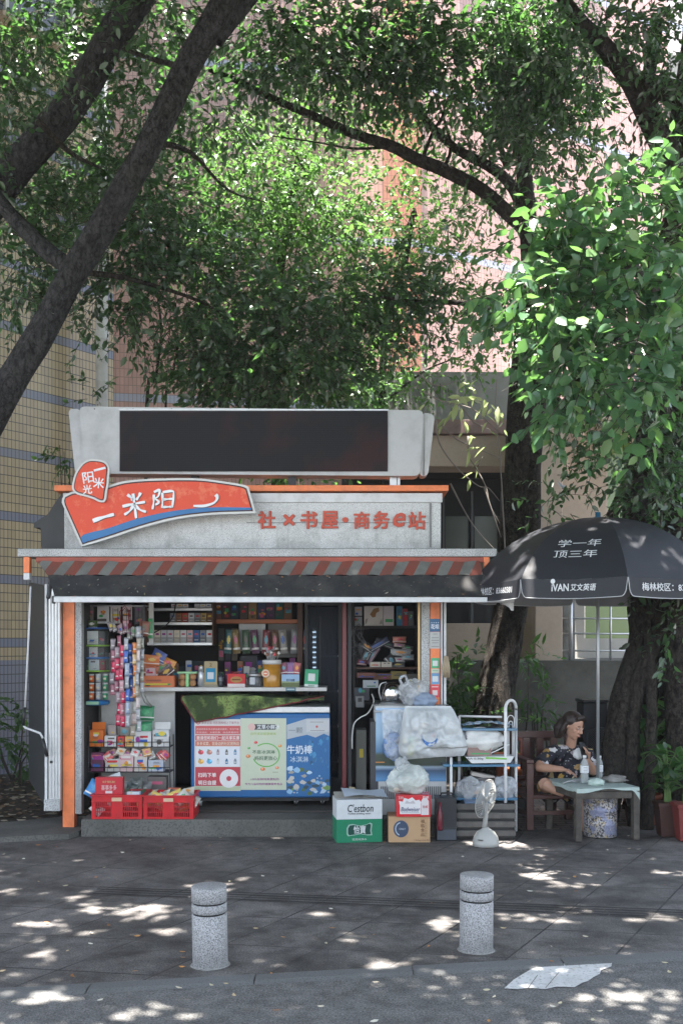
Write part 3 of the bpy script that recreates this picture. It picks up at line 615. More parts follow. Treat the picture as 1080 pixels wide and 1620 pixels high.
for s_, l_ in enumerate([LP((1085, 330, 10.1, .16), (1062, 262, 10, .13), (1030, 190, 9.9, .11), (1000, 130, 9.8, .10), (960, 80, 9.6, .08), (915, 30, 9.5, .06), (870, -30, 9.3, .05)), LP((1110, 160, 9.8, .12), (1050, 142, 9.75, .10), (1010, 130, 9.8, .07)),
    LP((1080, 330, 10, .12), (1050, 240, 10.1, .09), (1025, 140, 10.2, .07), (1040, 40, 10.2, .05)), LP((965, 818, 9.9, .05), (990, 770, 9.9, .06), (1012, 712, 9.95, .075), (1035, 660, 10, .08)),
    LP((1085, 560, 9.9, .07), (1040, 470, 8.8, .045), (1000, 420, 8.0, .03), (940, 380, 7.5, .018)), LP((1090, 700, 9.8, .06), (1040, 640, 8.6, .035), (980, 610, 7.7, .02), (910, 600, 7.3, .012)), LP((1000, 420, 8, .018), (900, 470, 7.6, .012), (800, 490, 7.4, .006)), LP((1080, 420, 9.9, .05), (1030, 520, 8.2, .03), (960, 540, 7.6, .016), (880, 560, 7.5, .008))]): limb(b, l_, m_bark2, 9, 40 + s_, .1, 5)
b.build('branch', t4)
c4 = clumps_px([(930, 330, 7.6, 70, 50), (1000, 320, 7.4, 70, 50), (1060, 350, 7.4, 50, 60), (870, 380, 7.6, 60, 40, .9), (950, 400, 7.5, 80, 50, 1.1), (1040, 430, 7.3, 60, 60), (850, 450, 7.5, 60, 40), (790, 490, 7.5, 45, 25, .9), (910, 480, 7.5, 70, 50, 1.1), (990, 500, 7.3, 70, 50, 1.1),
    (1060, 540, 7.2, 50, 60), (900, 560, 7.4, 60, 45), (960, 590, 7.3, 80, 50, 1.1), (1040, 620, 7.2, 60, 50), (880, 615, 7.4, 45, 30, .8), (940, 625, 7.3, 60, 30), (1020, 630, 7.2, 60, 30, .9), (885, 660, 7.4, 25, 18, .5), (850, 500, 7.6, 50, 30), (1070, 460, 7.2, 40, 60), (900, 300, 7.8, 40, 30, .5)], 60, .4)
P, Dd, S, tw = twigs_in(c4, 24, .115, lpt=8, tl=.32, droop=.4); leaves('foliage', P, Dd, S, m_leafb, t4, .60, seed=4)['label'] = 'hanging bough of broad mid green leaves'; twig_mesh(tw, t4, r0=.005)
c4b = clumps_px([(930, 60, 9.5, 80, 60, .7), (1020, 40, 9.5, 80, 60, 1.0), (1060, 140, 9.6, 50, 70, .9), (900, 150, 9.8, 50, 50, .6), (980, 200, 10.2, 60, 40, .4), (1050, 280, 9.2, 50, 40, 1.0), (880, 250, 10, 50, 40, .4), (960, 500, 9.4, 140, 90, 1.3), (1000, 650, 9.3, 110, 90, 1.2), (1040, 760, 9.4, 60, 60, 1.3), (880, 440, 9.6, 60, 50, .6), (900, 560, 9.8, 60, 60, .5), (950, 400, 9.2, 110, 60, 1.2), (1060, 900, 9.4, 40, 60, .7), (1055, 1010, 9.3, 40, 50, .4), (900, 760, 9.8, 60, 40, .35), (870, 800, 9.9, 40, 30, .3)], 80)
P, Dd, S, tw = twigs_in(c4b, 25, .085); leaves('crown', P, Dd, S, m_leaf, t4, seed=5); twig_mesh(tw, t4)
# --- sunlit trees between the kiosk and the pink building
for i, (nm, lab, base, trunk, cl, seed) in enumerate([
    ('young_tree', 'young sunlit tree with bright green leaves behind the middle of the screen', (-.65, 12.6), LP((432, 700, 12.4, .05), (433, 600, 12.4, .045), (440, 500, 12.4, .04), (450, 380, 12.4, .03), (470, 250, 12.4, .02)),
     [(380, 230, 12.3, 60, 45, .6), (440, 280, 12.2, 80, 60), (390, 330, 12, 70, 50), (500, 330, 12.4, 80, 60), (450, 380, 12.2, 80, 60, 1.1), (540, 400, 12.6, 70, 60), (490, 230, 12.5, 70, 45, .7), (430, 170, 12.6, 70, 40, .5), (560, 300, 12.9, 60, 50, .7), (400, 640, 12, 40, 25, .5), (480, 610, 12.2, 60, 30, .6), (340, 250, 12, 50, 40, .6), (330, 330, 12.3, 60, 50, .5), (290, 420, 12.2, 60, 50, .5), (420, 450, 12.2, 70, 50, .7), (350, 520, 12, 60, 40, .6)], 31),
    ('young_tree', 'young sunlit tree with yellow green leaves behind the right end of the screen', (.9, 12.9), LP((600, 720, 12.9, .05), (604, 640, 12.9, .045), (610, 520, 12.9, .04), (640, 420, 12.9, .03), (655, 330, 12.9, .02)),
     [(600, 380, 12.8, 70, 55, .8), (650, 340, 13, 60, 50, .7), (590, 470, 12.6, 70, 50, .9), (670, 420, 13, 50, 45, .6), (560, 560, 12.4, 60, 50, 1), (620, 600, 12.4, 60, 40, 1), (690, 580, 12.4, 50, 40, .5), (560, 620, 12.2, 50, 30, 1), (740, 560, 12.8, 40, 40, .35), (640, 230, 13.2, 60, 45, .35), (560, 200, 13.2, 60, 40, .4), (740, 420, 13.2, 50, 40, .25), (600, 90, 13.5, 110, 60, .5), (720, 340, 13, 50, 50, .5), (760, 480, 12.8, 50, 40, .5), (780, 540, 12.6, 40, 50, .5), (700, 260, 13.3, 60, 40, .5), (800, 330, 13, 40, 60, .35), (520, 120, 13.3, 80, 60, .5), (930, 90, 13.5, 90, 60, .35)], 32)]):
    t = thing(nm, lab, 'tree', (*base, 0), group='young trees behind the kiosk'); b = B()
    limb(b, [(*base, 0, .07), (base[0] + .02, base[1], 1.5, .06)] + trunk, m_bark2, 8, 60 + i)
    for q in range(9):
        c = cl[q][:3]; m0 = trunk[min(len(trunk) - 1, 1 + q % 4)]; e = W(*c); limb(b, [m0[:3] + (.018,), tuple((Vector(m0[:3]) + e) / 2 + Vector((0, 0, .1))) + (.012,), tuple(e) + (.005,)], m_bark2, 5, q, .05, 4)
    b.build('trunk', t)
    P, Dd, S, tw = twigs_in(clumps_px(cl, 78), seed, .075); leaves('crown', P, Dd, S, m_leafg, t, seed=seed); twig_mesh(tw, t, 2)
# bare leaning saplings behind the screen
for i, pts in enumerate([LP((232, 660, 11.8, .018), (246, 600, 11.8, .016), (255, 530, 11.8, .014), (250, 470, 11.8, .01)), LP((262, 660, 12, .013), (272, 600, 12, .012), (281, 540, 12, .01), (278, 480, 12, .008))]):
    t = thing('sapling', ['thicker bare sapling stem above the left part of the screen', 'thinner bare sapling stem just right of the thicker one'][i], 'sapling', (pts[0][0], pts[0][1], 0), group='bare sapling stems'); b = B()
    limb(b, [(pts[0][0], pts[0][1], 0, .022)] + pts, m_bark2, 6, i, .1, 6); b.build('trunk', t)
    b = B(); r_ = random.Random(i)
    for q in range(9):
        p = Vector(pts[1][:3]).lerp(Vector(pts[2][:3]), r_.random()) ; b.tube([p, p + Vector((r_.uniform(-.2, .2), r_.uniform(-.1, .1), r_.uniform(.05, .3))), p + Vector((r_.uniform(-.45, .45), r_.uniform(-.1, .1), r_.uniform(.2, .6)))], [.005, .004, .002], m_twig, n=4)
    b.build('branch', t)
# bare twiggy branches right of the screen (dead shrub) with pale sunlit leaves
ds = thing('bare_shrub', 'bare arching twigs with a few pale sunlit leaves right of the screen', 'shrub', (1.75, 11.0, 0)); b = B()
for l_ in [((670, 620, 10.6), (700, 635, 10.6), (745, 646, 10.7), (772, 668, 10.8), (800, 692, 11)), ((690, 665, 10.6), (694, 700, 10.6), (720, 738, 10.7), (755, 768, 10.8), (772, 772, 10.9), (790, 793, 11)),
           ((700, 675, 10.6), (722, 695, 10.7), (760, 712, 10.8), (790, 724, 10.9)), ((732, 646, 10.7), (750, 668, 10.8), (785, 684, 10.9)), ((740, 690, 10.8), (741, 720, 10.8), (752, 740, 10.8), (768, 770, 10.8), (775, 800, 10.8), (790, 828, 10.9)),
           ((755, 738, 10.8), (763, 722, 10.8)), ((712, 765, 10.7), (735, 810, 10.7), (755, 840, 10.7), (792, 880, 10.8)), ((765, 770, 10.8), (780, 815, 10.8), (792, 850, 10.9)), ((800, 900, 11), (790, 720, 11), (783, 660, 11), (785, 600, 11)), ((660, 590, 10.8), (690, 610, 10.8), (730, 600, 11))]:
    pts = [W(*q) for q in l_]; pts = [Vector(q) for q in smooth_path(pts, 4)]; N = len(pts); b.tube(pts, [.009 - .006 * k / N for k in range(N)], M('pale_twig', (.22, .19, .17), .8, bump=0), n=5)
b.build('branch', ds)
P, Dd, S, tw = twigs_in([(tuple(W(755, 628, 10.7)), (.28, .15, .10), 9), (tuple(W(690, 640, 10.6)), (.2, .15, .12), 3), (tuple(W(765, 705, 10.8)), (.2, .1, .2), 3)], 5, .17, lpt=4, tl=.25, droop=.5)
leaves('foliage', P, Dd, S, leaf_mat('pale_leaf', (.30, .36, .16), (.42, .48, .24), (.5, .52, .34), (.4, .5, .2)), ds, .34, seed=9)
# --- canopy over the street: upper parts of the same trees' crowns (out of the frame, they cast the shade)
def canopy(t, seed, boxes, leaf=.15):
    r = np.random.default_rng(seed); cl = []
    for x0, x1, y0, y1, n in boxes:
        for _ in range(n):
            x, y = r.uniform(x0, x1), r.uniform(y0, y1); z = max(6.6, 2.75 + .66 * y) + r.uniform(0, 1.6)
            cl.append(((x, y, z), (r.uniform(.55, .95), r.uniform(.55, .95), r.uniform(.2, .4)), 125))
    P, Dd, S, tw = twigs_in(cl, seed, leaf, lpt=6, tl=.5, droop=.2)
    o = leaves('crown', P, Dd, S, m_leaf, t, .6, seed=seed, fine=False, tilt=.35); o['label'] = 'upper crown over the street'; return cl
CAN = [(t1, 71, [(-7, -2.2, 4.5, 10.2, 85), (-7.5, -2.6, 10, 13.2, 45), (-3.6, -.6, 13.3, 14.6, 24), (-6.4, -3.8, 11, 13.6, 16), (-6, -1.5, 1.0, 4.6, 34)]), (t3, 72, [(-2.6, 2.2, 5.0, 10.2, 85), (-2, 2.4, 1.0, 5.0, 34)]), (t4, 73, [(1.6, 6.5, 3.8, 10.6, 84), (1.3, 5.5, 10.6, 12.9, 34), (2, 6, .5, 4.0, 26)])]
for t, sd_, bx in CAN: canopy(t, sd_, bx)
# --- undergrowth
def shrub(name, label, cat, c, rad, n, leaf, mat, seed, ratio=.45, droop=.4, group=None, stems=5, lpt=7, tl=.25):
    t = thing(name, label, cat, (c[0], c[1], 0), group=group); P, Dd, S, tw = twigs_in([(c, rad, n)], seed, leaf, lpt=lpt, tl=tl, droop=droop)
    leaves('foliage', P, Dd, S, mat, t, ratio, seed=seed); b = B(); r_ = random.Random(seed)
    for k in range(stems):
        e = Vector(c) + Vector((r_.uniform(-.6, .6) * rad[0], r_.uniform(-.6, .6) * rad[1], r_.uniform(-.2, .7) * rad[2])); b.tube([(c[0] + r_.uniform(-.08, .08), c[1], 0), ((c[0] + e.x) / 2, c[1], e.z * .55), e], [.014, .01, .004], m_twig, n=5)
    b.build('stem', t); return t
shrub('shrub', 'dark leafy shrub behind the right post of the kiosk', 'shrub', tuple(W(735, 1085, 11.6)), (.35, .3, .42), 60, .12, m_leafd, 81)
shrub('shrub', 'low dark shrub between the metal rack and the thick tree base', 'shrub', tuple(W(730, 1150, 11.2)), (.4, .3, .3), 60, .10, m_leafd, 82)
shrub('fern', 'fern growing against the retaining wall left of the seated person', 'fern', tuple(W(850, 1108, 12.2)), (.16, .1, .22), 14, .14, m_leafd, 83, .2, .1)
shrub('seedling', 'small seedling on top of the retaining wall beside the beige pier', 'plant', tuple(W(832, 1030, 12.2)), (.13, .1, .14), 9, .14, m_leafd, 84, .28, .1, stems=1, lpt=6)
shrub('shrub', 'small shrub sprouting behind the seated person', 'shrub', tuple(W(868, 1142, 11)), (.1, .1, .1), 8, .07, m_leafg, 85, stems=2)
shrub('shrub', 'broad dark shrub at the foot of the tan wall', 'shrub', (-3.7, 12.2, .55), (.5, .4, .4), 60, .11, m_leafd, 86)
shrub('shrub', 'leggy shrub by the white downpipe behind the sign', 'shrub', tuple(W(112, 725, 12.6)), (.25, .2, .25), 16, .09, m_leafd, 87, stems=6)
shrub('shrub', 'green shrub showing between the logo sign and the screen', 'shrub', tuple(W(470, 760, 11.6)), (.45, .3, .18), 60, .09, m_leafg, 88, stems=4)
#shrub('shrub', 'sparse, 'shrub', tuple(W(875, 790, 10.6)), (.35, .3, .35), 34, .10, m_leafd, 89, stems=5)
# ============================================================ THE KIOSK
FD = 9.35                                            # depth of the front posts
m_speck = speck('speckled_stone_panel', (.66, .665, .66), (.16, .16, .16), .75, 210, .6, (.42, .42, .40), 1.8, thr=.57)
m_speckd = speck('dirty_speckled_panel', (.50, .51, .51), (.12, .12, .11), .8, 130, .65, (.15, .15, .14), 2.0, thr=.55)
_g4 = G('mouldy_panel'); _f = _g4.ramp(_g4.noise(190, 3, rough=.7), [(.53, 0.0), (.60, .8)]); _k = _g4.mix(_f, (.64, .645, .64), (.10, .10, .10))
_s = _g4.n('ShaderNodeSeparateXYZ'); _g4.l(_g4.coord(), _s.inputs[0]); _m = _g4.math('ADD', _g4.noise(5, 8, rough=.75), _g4.math('MULTIPLY', _g4.math('SUBTRACT', 2.68, _s.outputs[2]), .55))
_k = _g4.mix(_g4.ramp(_m, [(.50, 0.0), (.74, .55)]), _k, (.20, .20, .19)); _mp = _g4.n('ShaderNodeMapping'); _mp.inputs['Scale'].default_value = (9, 9, .6); _g4.l(_g4.coord(), _mp.inputs[0])
_k = _g4.mix(_g4.ramp(_g4.noise(2.5, 5, _mp.outputs[0], .7), [(.55, 0.0), (.72, .4)]), _k, (.22, .21, .20)); _g4.base(_k); _g4.set(.6); m_mould = _g4.m
m_orange = M('orange_paint', (.82, .22, .075), .45, var=.08, scale=9, stain=(.30, .10, .05), stain_amt=.5, stain_scale=8)
m_redbar = M('faded_red_paint', (.36, .085, .055), .6, var=.2, stain=(.12, .05, .04), stain_amt=.6, stain_scale=6)
m_maroon = M('maroon_frame', (.13, .018, .022), .35, var=.2)
m_whitem = M('white_metal', (.62, .63, .64), .4, var=.06, stain=(.25, .25, .24), stain_amt=.45, stain_scale=9)
m_dkmetal = M('dark_metal', (.035, .036, .04), .5, var=.2)
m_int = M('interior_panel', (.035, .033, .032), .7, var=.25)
m_inw = M('white_laminate', (.58, .57, .55), .5, var=.06, stain=(.3, .28, .25), stain_amt=.5, stain_scale=4)
m_wood = M('dark_wood', (.085, .04, .025), .5, var=.3)
m_shelf = M('orange_wood', (.36, .12, .05), .5, var=.2)
kx = lambda px: WX(px, FD)
K = thing('kiosk', 'orange and grey street kiosk with an open counter and a striped awning', 'kiosk', (-.9, 9.3, 0))
def kb(name, *bx, m=None, bevel=.004, label=None, parent=K):
    b = B()
    for q in bx: b.box2(*q[:6], q[6] if len(q) > 6 else m)
    return b.build(name, parent, label=label, bevel=bevel)
SX0, SX1 = WX(128, 9.13), WX(700, 9.3)
kb('step', (SX0, SX1, 9.13, 11.45, 0, .152), m=m_conc, bevel=.012)
b = B(); b.box2(SX0, SX1, 9.5, 11.45, .154, .17, M('floor_mat', (.05, .045, .04), .8)); b.build('floor', K)
kb('orange_post', (kx(99.5), kx(118), FD, FD + .10, .03, 2.15), m=m_orange, label='orange post at the left of the opening')
kb('post_panel', (kx(118.5), kx(129), FD + .01, FD + .10, .16, 2.15), m=m_speckd)
kb('post_panel', (kx(666), kx(680), FD + .01, FD + .14, .16, 2.15), m=m_speckd)
kb('orange_post', (kx(680.5), kx(696), FD, FD + .10, .16, 2.15), m=m_orange, label='orange post at the right of the opening, covered in payment stickers')
kb('metal_trim', (kx(697), kx(699.6), FD - .01, FD + .1, .16, 2.15), (kx(701.5), kx(705.5), FD, FD + .12, .16, 2.15), m=m_whitem)
kb('gold_trim', (kx(661), kx(664.5), FD + .02, FD + .1, .16, 2.1), m=M('brass_strip', (.45, .32, .16), .35, .7))
# side and back walls, ceiling
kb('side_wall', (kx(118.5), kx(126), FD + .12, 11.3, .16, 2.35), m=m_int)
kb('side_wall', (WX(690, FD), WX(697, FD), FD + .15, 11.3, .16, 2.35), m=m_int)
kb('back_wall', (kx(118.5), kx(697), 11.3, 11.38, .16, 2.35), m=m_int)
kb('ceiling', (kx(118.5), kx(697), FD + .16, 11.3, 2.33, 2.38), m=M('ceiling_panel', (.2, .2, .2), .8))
kb('roof', (WX(45, 9.6), WX(760, 9.6), 9.3, 11.5, 2.40, 2.44), m=m_dkmetal)
# eave: white band, red bar, orange end blocks
ED = 9.2; ex = lambda p: WX(p, ED)
b = B(); b.box2(ex(28), ex(785), ED, ED + .30, WZ(880.5, ED), WZ(868, ED), m_speckd); b.build('eave_board', K, bevel=.006)
b = B(); b.box2(ex(56), ex(771), ED + .02, ED + .10, WZ(889, ED), WZ(881, ED), m_redbar); b.build('eave_strip', K, bevel=.003)
b = B(); b.box2(ex(37), ex(46.5), ED + .01, ED + .08, WZ(906, ED), WZ(881, ED), m_orange); b.box2(ex(37), ex(46.5), ED + .01, ED + .08, WZ(917, ED), WZ(906.3, ED), m_whitem); b.build('eave_end', K, bevel=.003)
b = B(); b.box2(ex(765), ex(774), ED + .01, ED + .08, WZ(908, ED), WZ(881, ED), m_orange); b.build('eave_end', K, bevel=.003)
# upper sign box
PD = 9.62; qx = lambda p: WX(p, PD)
b = B(); b.box2(qx(102), qx(697), PD, PD + .5, WZ(868, PD), WZ(780, PD), m_mould)
b.build('sign_box', K, bevel=.004)
b = B(); b.box2(qx(101), qx(699), PD - .02, PD - .002, WZ(795, PD), WZ(780.5, PD), m_whitem); b.box2(qx(679), qx(682), PD - .012, PD - .002, WZ(866, PD), WZ(796, PD), M('seam', (.2, .2, .2)))
b.box2(qx(390), qx(678), PD - .008, PD - .002, WZ(827.5, PD), WZ(826.5, PD), M('seam', (.2, .2, .2))); b.build('sign_trim', K, bevel=.003)
b = B(); b.box2(qx(89), qx(708), PD - .06, PD + .55, WZ(778, PD), WZ(769, PD), m_orange); b.build('top_trim', K, bevel=.003)
b = B(); dirt = M('leaf_mould', (.045, .035, .028), .95, var=.5, scale=30); r_ = random.Random(4)
for k in range(90):
    p = r_.uniform(105, 690); b.box((qx(p), PD - .035 - r_.random()*.05, WZ(867.6, ED) + .006), (r_.uniform(.03, .12), .04, r_.uniform(.004, .022)), dirt, rot=(0, r_.uniform(-.2, .2), r_.uniform(-.5, .5)))
b.build('roof_dirt', K)
m_redtxt = M('red_letter', (.50, .07, .035), .45, var=.1, bump=0)
b = B(); sh = M('letter_side', (.15, .03, .02), .5, bump=0)
for t, x0, x1, y0, y1, bo in (('社', 408, 434, 810, 837, .035), ('×', 448, 465, 815, 832, .05), ('书', 475, 500, 810, 837, .035), ('屋', 508, 533, 810, 837, .035), ('·', 541, 550, 819, 827, .05), ('商', 559, 583, 811, 837, .03), ('务', 590, 614, 810, 837, .03), ('e', 621, 639, 813, 834, .05), ('站', 645, 671, 811, 838, .03)):
    for dy, mm in ((-.018, m_redtxt), (-.012, sh), (-.006, sh)):
        dx = 0 if dy == -.018 else .004
        b.text(t, (qx((x0+x1)/2) + dx, PD + dy, WZ((y0+y1)/2, PD)), (x1-x0)*PD/FPX, (y1-y0)*PD/FPX, mm, bold=bo, shear=.25 if t == 'e' else 0)
b.build('lettering', K)
# dark tiled gable at the left end of the sign box
b = B(); g_ = [(qx(100), WZ(775, PD)), (qx(88), WZ(790, PD)), (qx(74), WZ(812, PD)), (qx(52), WZ(826, PD)), (qx(51), WZ(834, PD)), (qx(62), WZ(834, PD)), (qx(64), WZ(870, PD)), (qx(100), WZ(870, PD))]
b.prism(g_, PD + .05, 11.3, M('dark_roof', (.05, .05, .052), .6, var=.3)); b.build('roof_end', K, bevel=.01)
# awning: striped cloth, dark lower cloth with debris, front bar, arms
def stripe_mat():
    g = G('striped_awning_cloth'); sp = g.n('ShaderNodeSeparateXYZ'); g.l(g.coord(), sp.inputs[0])
    f = g.math('LESS_THAN', g.math('FRACT', g.math('MULTIPLY', g.math('ADD', sp.outputs[0], g.math('MULTIPLY', sp.outputs[2], -.55)), 5.28)), .5)
    k = g.mix(f, (.15, .15, .14), (.19, .045, .030)); k = g.mix(g.ramp(g.noise(5, 7, rough=.7), [(.42, 0.0), (.7, .65)]), k, (.07, .065, .055)); g.base(k); g.set(.9); g.bump(g.noise(150, 2), .2, .002); return g.m
m_str = stripe_mat(); m_dcloth = M('grimy_awning_cloth', (.022, .022, .024), .85, var=.4, scale=7, bump=.5, bscale=20, stain=(.10, .09, .08), stain_amt=.5, stain_scale=5)
AT, AB = 9.19, 8.95
zt, zm, zb = WZ(888, AT), WZ(910, 9.09), WZ(944, AB)
def sag(u, v, x0a, x1a, x0b, x1b, ya, yb, za, zb_, s_):
    x = (x0a + (x1a-x0a)*u) * (1-v) + (x0b + (x1b-x0b)*u) * v; w_ = math.sin(v*math.pi)
    return (x, ya + (yb-ya)*v, za + (zb_-za)*v - s_*w_*(.55+.45*math.sin(u*37)) + .006*math.sin(u*90+v*4))
b = B(); b.grid(lambda u, v: sag(u, v, WX(58, AT), WX(758, AT), WX(76, 9.09), WX(764, 9.09), AT, 9.09, zt, zm, .004), 70, 6, m_str); aw = b.build('awning_cloth', K, label='striped upper part of the awning')
b = B(); b.grid(lambda u, v: sag(u, v, WX(76, 9.09), WX(764, 9.09), WX(88, AB), WX(806, AB), 9.09, AB, zm, zb, .02), 90, 12, m_dcloth); lw = b.build('awning_cloth', K, label='grimy dark lower part of the awning')
b = B(); b.box2(WX(85, AB), WX(812, AB), AB - .03, AB + .03, WZ(953, AB), WZ(945, AB), m_whitem); b.tube([(WX(85, AB), AB - .012, WZ(946.5, AB)), (WX(812, AB), AB - .012, WZ(948, AB))], .016, m_whitem, n=10)
b.box2(WX(84, AB), WX(87, AB), AB - .035, AB + .035, WZ(955, AB), WZ(943, AB), m_dkmetal); b.build('awning_bar', K, bevel=.004)
for x in (WX(72, 9), WX(786, 9)):
    b = B(); b.tube([(x, 9.25, 2.25), (x + .02, 9.1, 2.14), (x + .03, 8.98, 2.02)], .018, m_dkmetal, n=8); b.build('awning_arm', K)
b = B(); b.quad([W(792, 953.5, AB + .05), W(812, 953.5, AB + .05), W(810, 966, AB + .05), W(806, 962, AB + .05)], m_whitem); b.quad([W(800, 953.5, AB), W(812, 953.5, AB), W(812, 966, AB), W(808, 966, AB)], m_whitem); b.build('bracket', K)
def on_awn(r_):
    return 0, 0
b = B(); r_ = random.Random(9); ml = printed('dry_leaf', .6, .3)
for k in range(75):
    u, v = r_.random(), r_.random() ** .7 * .95; p = Vector(sag(u, v, WX(76, 9.09), WX(764, 9.09), WX(88, AB), WX(806, AB), 9.09, AB, zm, zb, .02)); s_ = r_.uniform(.005, .02)
    c = r_.choice([(.25, .23, .2), (.36, .34, .3), (.30, .15, .06), (.16, .16, .08), (.12, .1, .08)]); T = Matrix.Translation(p + Vector((0, -.004, .008))) @ Matrix.Rotation(r_.uniform(-.5, .5), 4, 'Y') @ Matrix.Rotation(.6, 4, 'X') @ Matrix.Rotation(r_.uniform(0, 6), 4, 'Z')
    b.add([(-s_, 0, 0), (0, -s_*.4, .003), (s_, 0, .006), (0, s_*.4, 0)], [(0, 1, 2, 3)], ml, c, T=T)
b.build('awning_litter', kind='stuff', label='dry leaves and debris lying on the awning', cat='fallen leaves')
# left folded side panel and aluminium frame
n0, n1 = (WX(75, 9.32), 9.32), (WX(46, 10.9), 10.9)
b = B(); z0, z1 = .21, 2.13
b.add([(n0[0], n0[1], z0), (n1[0], n1[1], z0 + .05), (n1[0], n1[1], z1 + .12), (n0[0], n0[1], z1), (n0[0]+.03, n0[1], z0), (n1[0]+.03, n1[1], z0+.05), (n1[0]+.03, n1[1], z1+.12), (n0[0]+.03, n0[1], z1)],
      [(0, 1, 2, 3), (7, 6, 5, 4), (0, 4, 5, 1), (3, 2, 6, 7), (0, 3, 7, 4), (1, 5, 6, 2)], M('dull_panel', (.045, .047, .05), .45, var=.15)); b.build('side_panel', K, label='dark folded side panel at the left')
b = B(); mt = m_alu
b.box2(WX(71.5, 9.3), WX(75.5, 9.3), 9.29, 9.34, .2, 2.15, m_whitem); b.box2(WX(77, 9.3), WX(96, 9.3), 9.30, 9.36, .2, 2.12, m_alu)
for p in (80, 85, 90, 94.5): b.box2(WX(p, 9.3), WX(p + 1.6, 9.3), 9.29, 9.299, .31, 2.12, m_whitem)
b.box2(WX(71, 9.3), WX(96.5, 9.3), 9.275, 9.288, .2, .30, m_speckd); b.disc(WX(82, 9.3), 9.286, .62, .012, m_dkmetal); b.build('shutter_track', K, bevel=.003)
b = B(); b.tube([(n1[0] + .02, n1[1], z0 + .05), (n1[0] + .02, n1[1], z1 + .12)], .012, M('green_edge', (.22, .27, .22), .5), n=6); b.box2(WX(96.8, 9.36), WX(99.2, 9.36), 9.34, 9.40, .2, 2.12, M('green_edge', (.22, .27, .22), .5)); b.build('side_edge', K)
# stickers on the right post
def stick(px0, px1, py0, py1, col, m=None, name='sticker', extra=None, label=None):
    b = B(); y = FD - .0022; b.rect(WX((px0+px1)/2, FD), y, WZ((py0+py1)/2, FD), (px1-px0)*FD/FPX, (py1-py0)*FD/FPX, m, col)
    if extra: extra(b, y - .0015)
    return b.build(name, K, label=label)
sx, sz = (lambda p: WX(p, FD)), (lambda p: WZ(p, FD)); sc_ = FD / FPX
stick(679.5, 695.5, 979, 999.5, (.02, .11, .24), label='navy sticker with white writing', extra=lambda b, y: (b.text('花呗', (sx(687.5), y, sz(991.5)), 13*sc_, 7.5*sc_, None, (.75, .8, .85)), b.text('····', (sx(687.5), y, sz(985.2)), 12*sc_, 1.6*sc_, None, (.6, .7, .8))))
stick(679.5, 696, 1000, 1026, (.42, .43, .42), label='grey notice sticker', extra=lambda b, y: [b.rect(sx(688), y, sz(q), w_*sc_, .9*sc_, None, (.15, .15, .15)) for q, w_ in ((1003, 7), (1009, 11), (1013, 12), (1017, 10), (1023, 12))])
stick(682, 694.5, 1041, 1057, (.04, .40, .18), label='green payment sticker', extra=lambda b, y: b.rect(sx(688), y, sz(1049.5), 8.5*sc_, 8.5*sc_, None, (.62, .66, .63)))
stick(682, 694.5, 1058, 1064.5, (.55, .62, .5), label='pale green strip sticker', extra=lambda b, y: b.rect(sx(688), y, sz(1061), 9*sc_, 1.3*sc_, None, (.2, .4, .25)))
stick(682, 694.5, 1065, 1082.5, (.12, .30, .52), label='blue payment sticker', extra=lambda b, y: b.rect(sx(688), y, sz(1074), 9*sc_, 9*sc_, None, (.6, .64, .66)))
stick(680, 695, 1083.5, 1103, (.66, .05, .07), label='red payment sticker', extra=lambda b, y: (b.rect(sx(687.5), y, sz(1096), 8*sc_, 8*sc_, None, (.68, .6, .58)), b.rect(sx(687.5), y, sz(1086.5), 10*sc_, 1.4*sc_, None, (.8, .6, .6))))
# counter and its white support, interior posts
CD = 9.85; cx_ = lambda p: WX(p, CD); CZ = WZ(1087.5, CD)
b = B(); b.box2(cx_(218), cx_(517), CD, CD + .48, CZ - .035, CZ, m_inw); b.build('counter', K, bevel=.004)
b = B(); b.box2(cx_(452), cx_(468), CD - .003, CD - .001, CZ - .034, CZ - .001, None, (.05, .13, .18)); b.rect(cx_(460), CD - .0045, CZ - .017, .07, .012, None, (.4, .5, .5)); b.build('sticker', K, label='small teal sticker on the counter edge')
b = B(); b.box2(WX(163, 10.05), WX(276, 9.95), 9.98, 10.02, .17, CZ - .04, m_inw); b.build('counter_panel', K, bevel=.003)
b = B(); b.box2(WX(129, 10.1), WX(176, 10.1), 10.1, 10.13, .17, 1.55, M('grey_panel', (.28, .27, .26), .6)); b.build('side_panel', K, label='grey panel behind the wire rack')
kb('door_post', (WX(541, 9.6), WX(548, 9.6), 9.6, 9.72, .17, 2.3), m=m_maroon)
kb('door_post', (WX(549.5, 9.65), WX(556, 9.65), 9.65, 9.78, .17, 2.3), m=m_dkmetal, label='dark metal post beside the maroon one')
kb('inner_post', (WX(470, 10.5), WX(479, 10.5), 10.5, 10.6, CZ - .1, 2.3), m=m_wood)
kb('fluorescent_batten', (WX(235.5, 9.8), WX(243, 9.8), 9.8, 9.83, WZ(1020, 9.8), 2.1), m=m_inw)
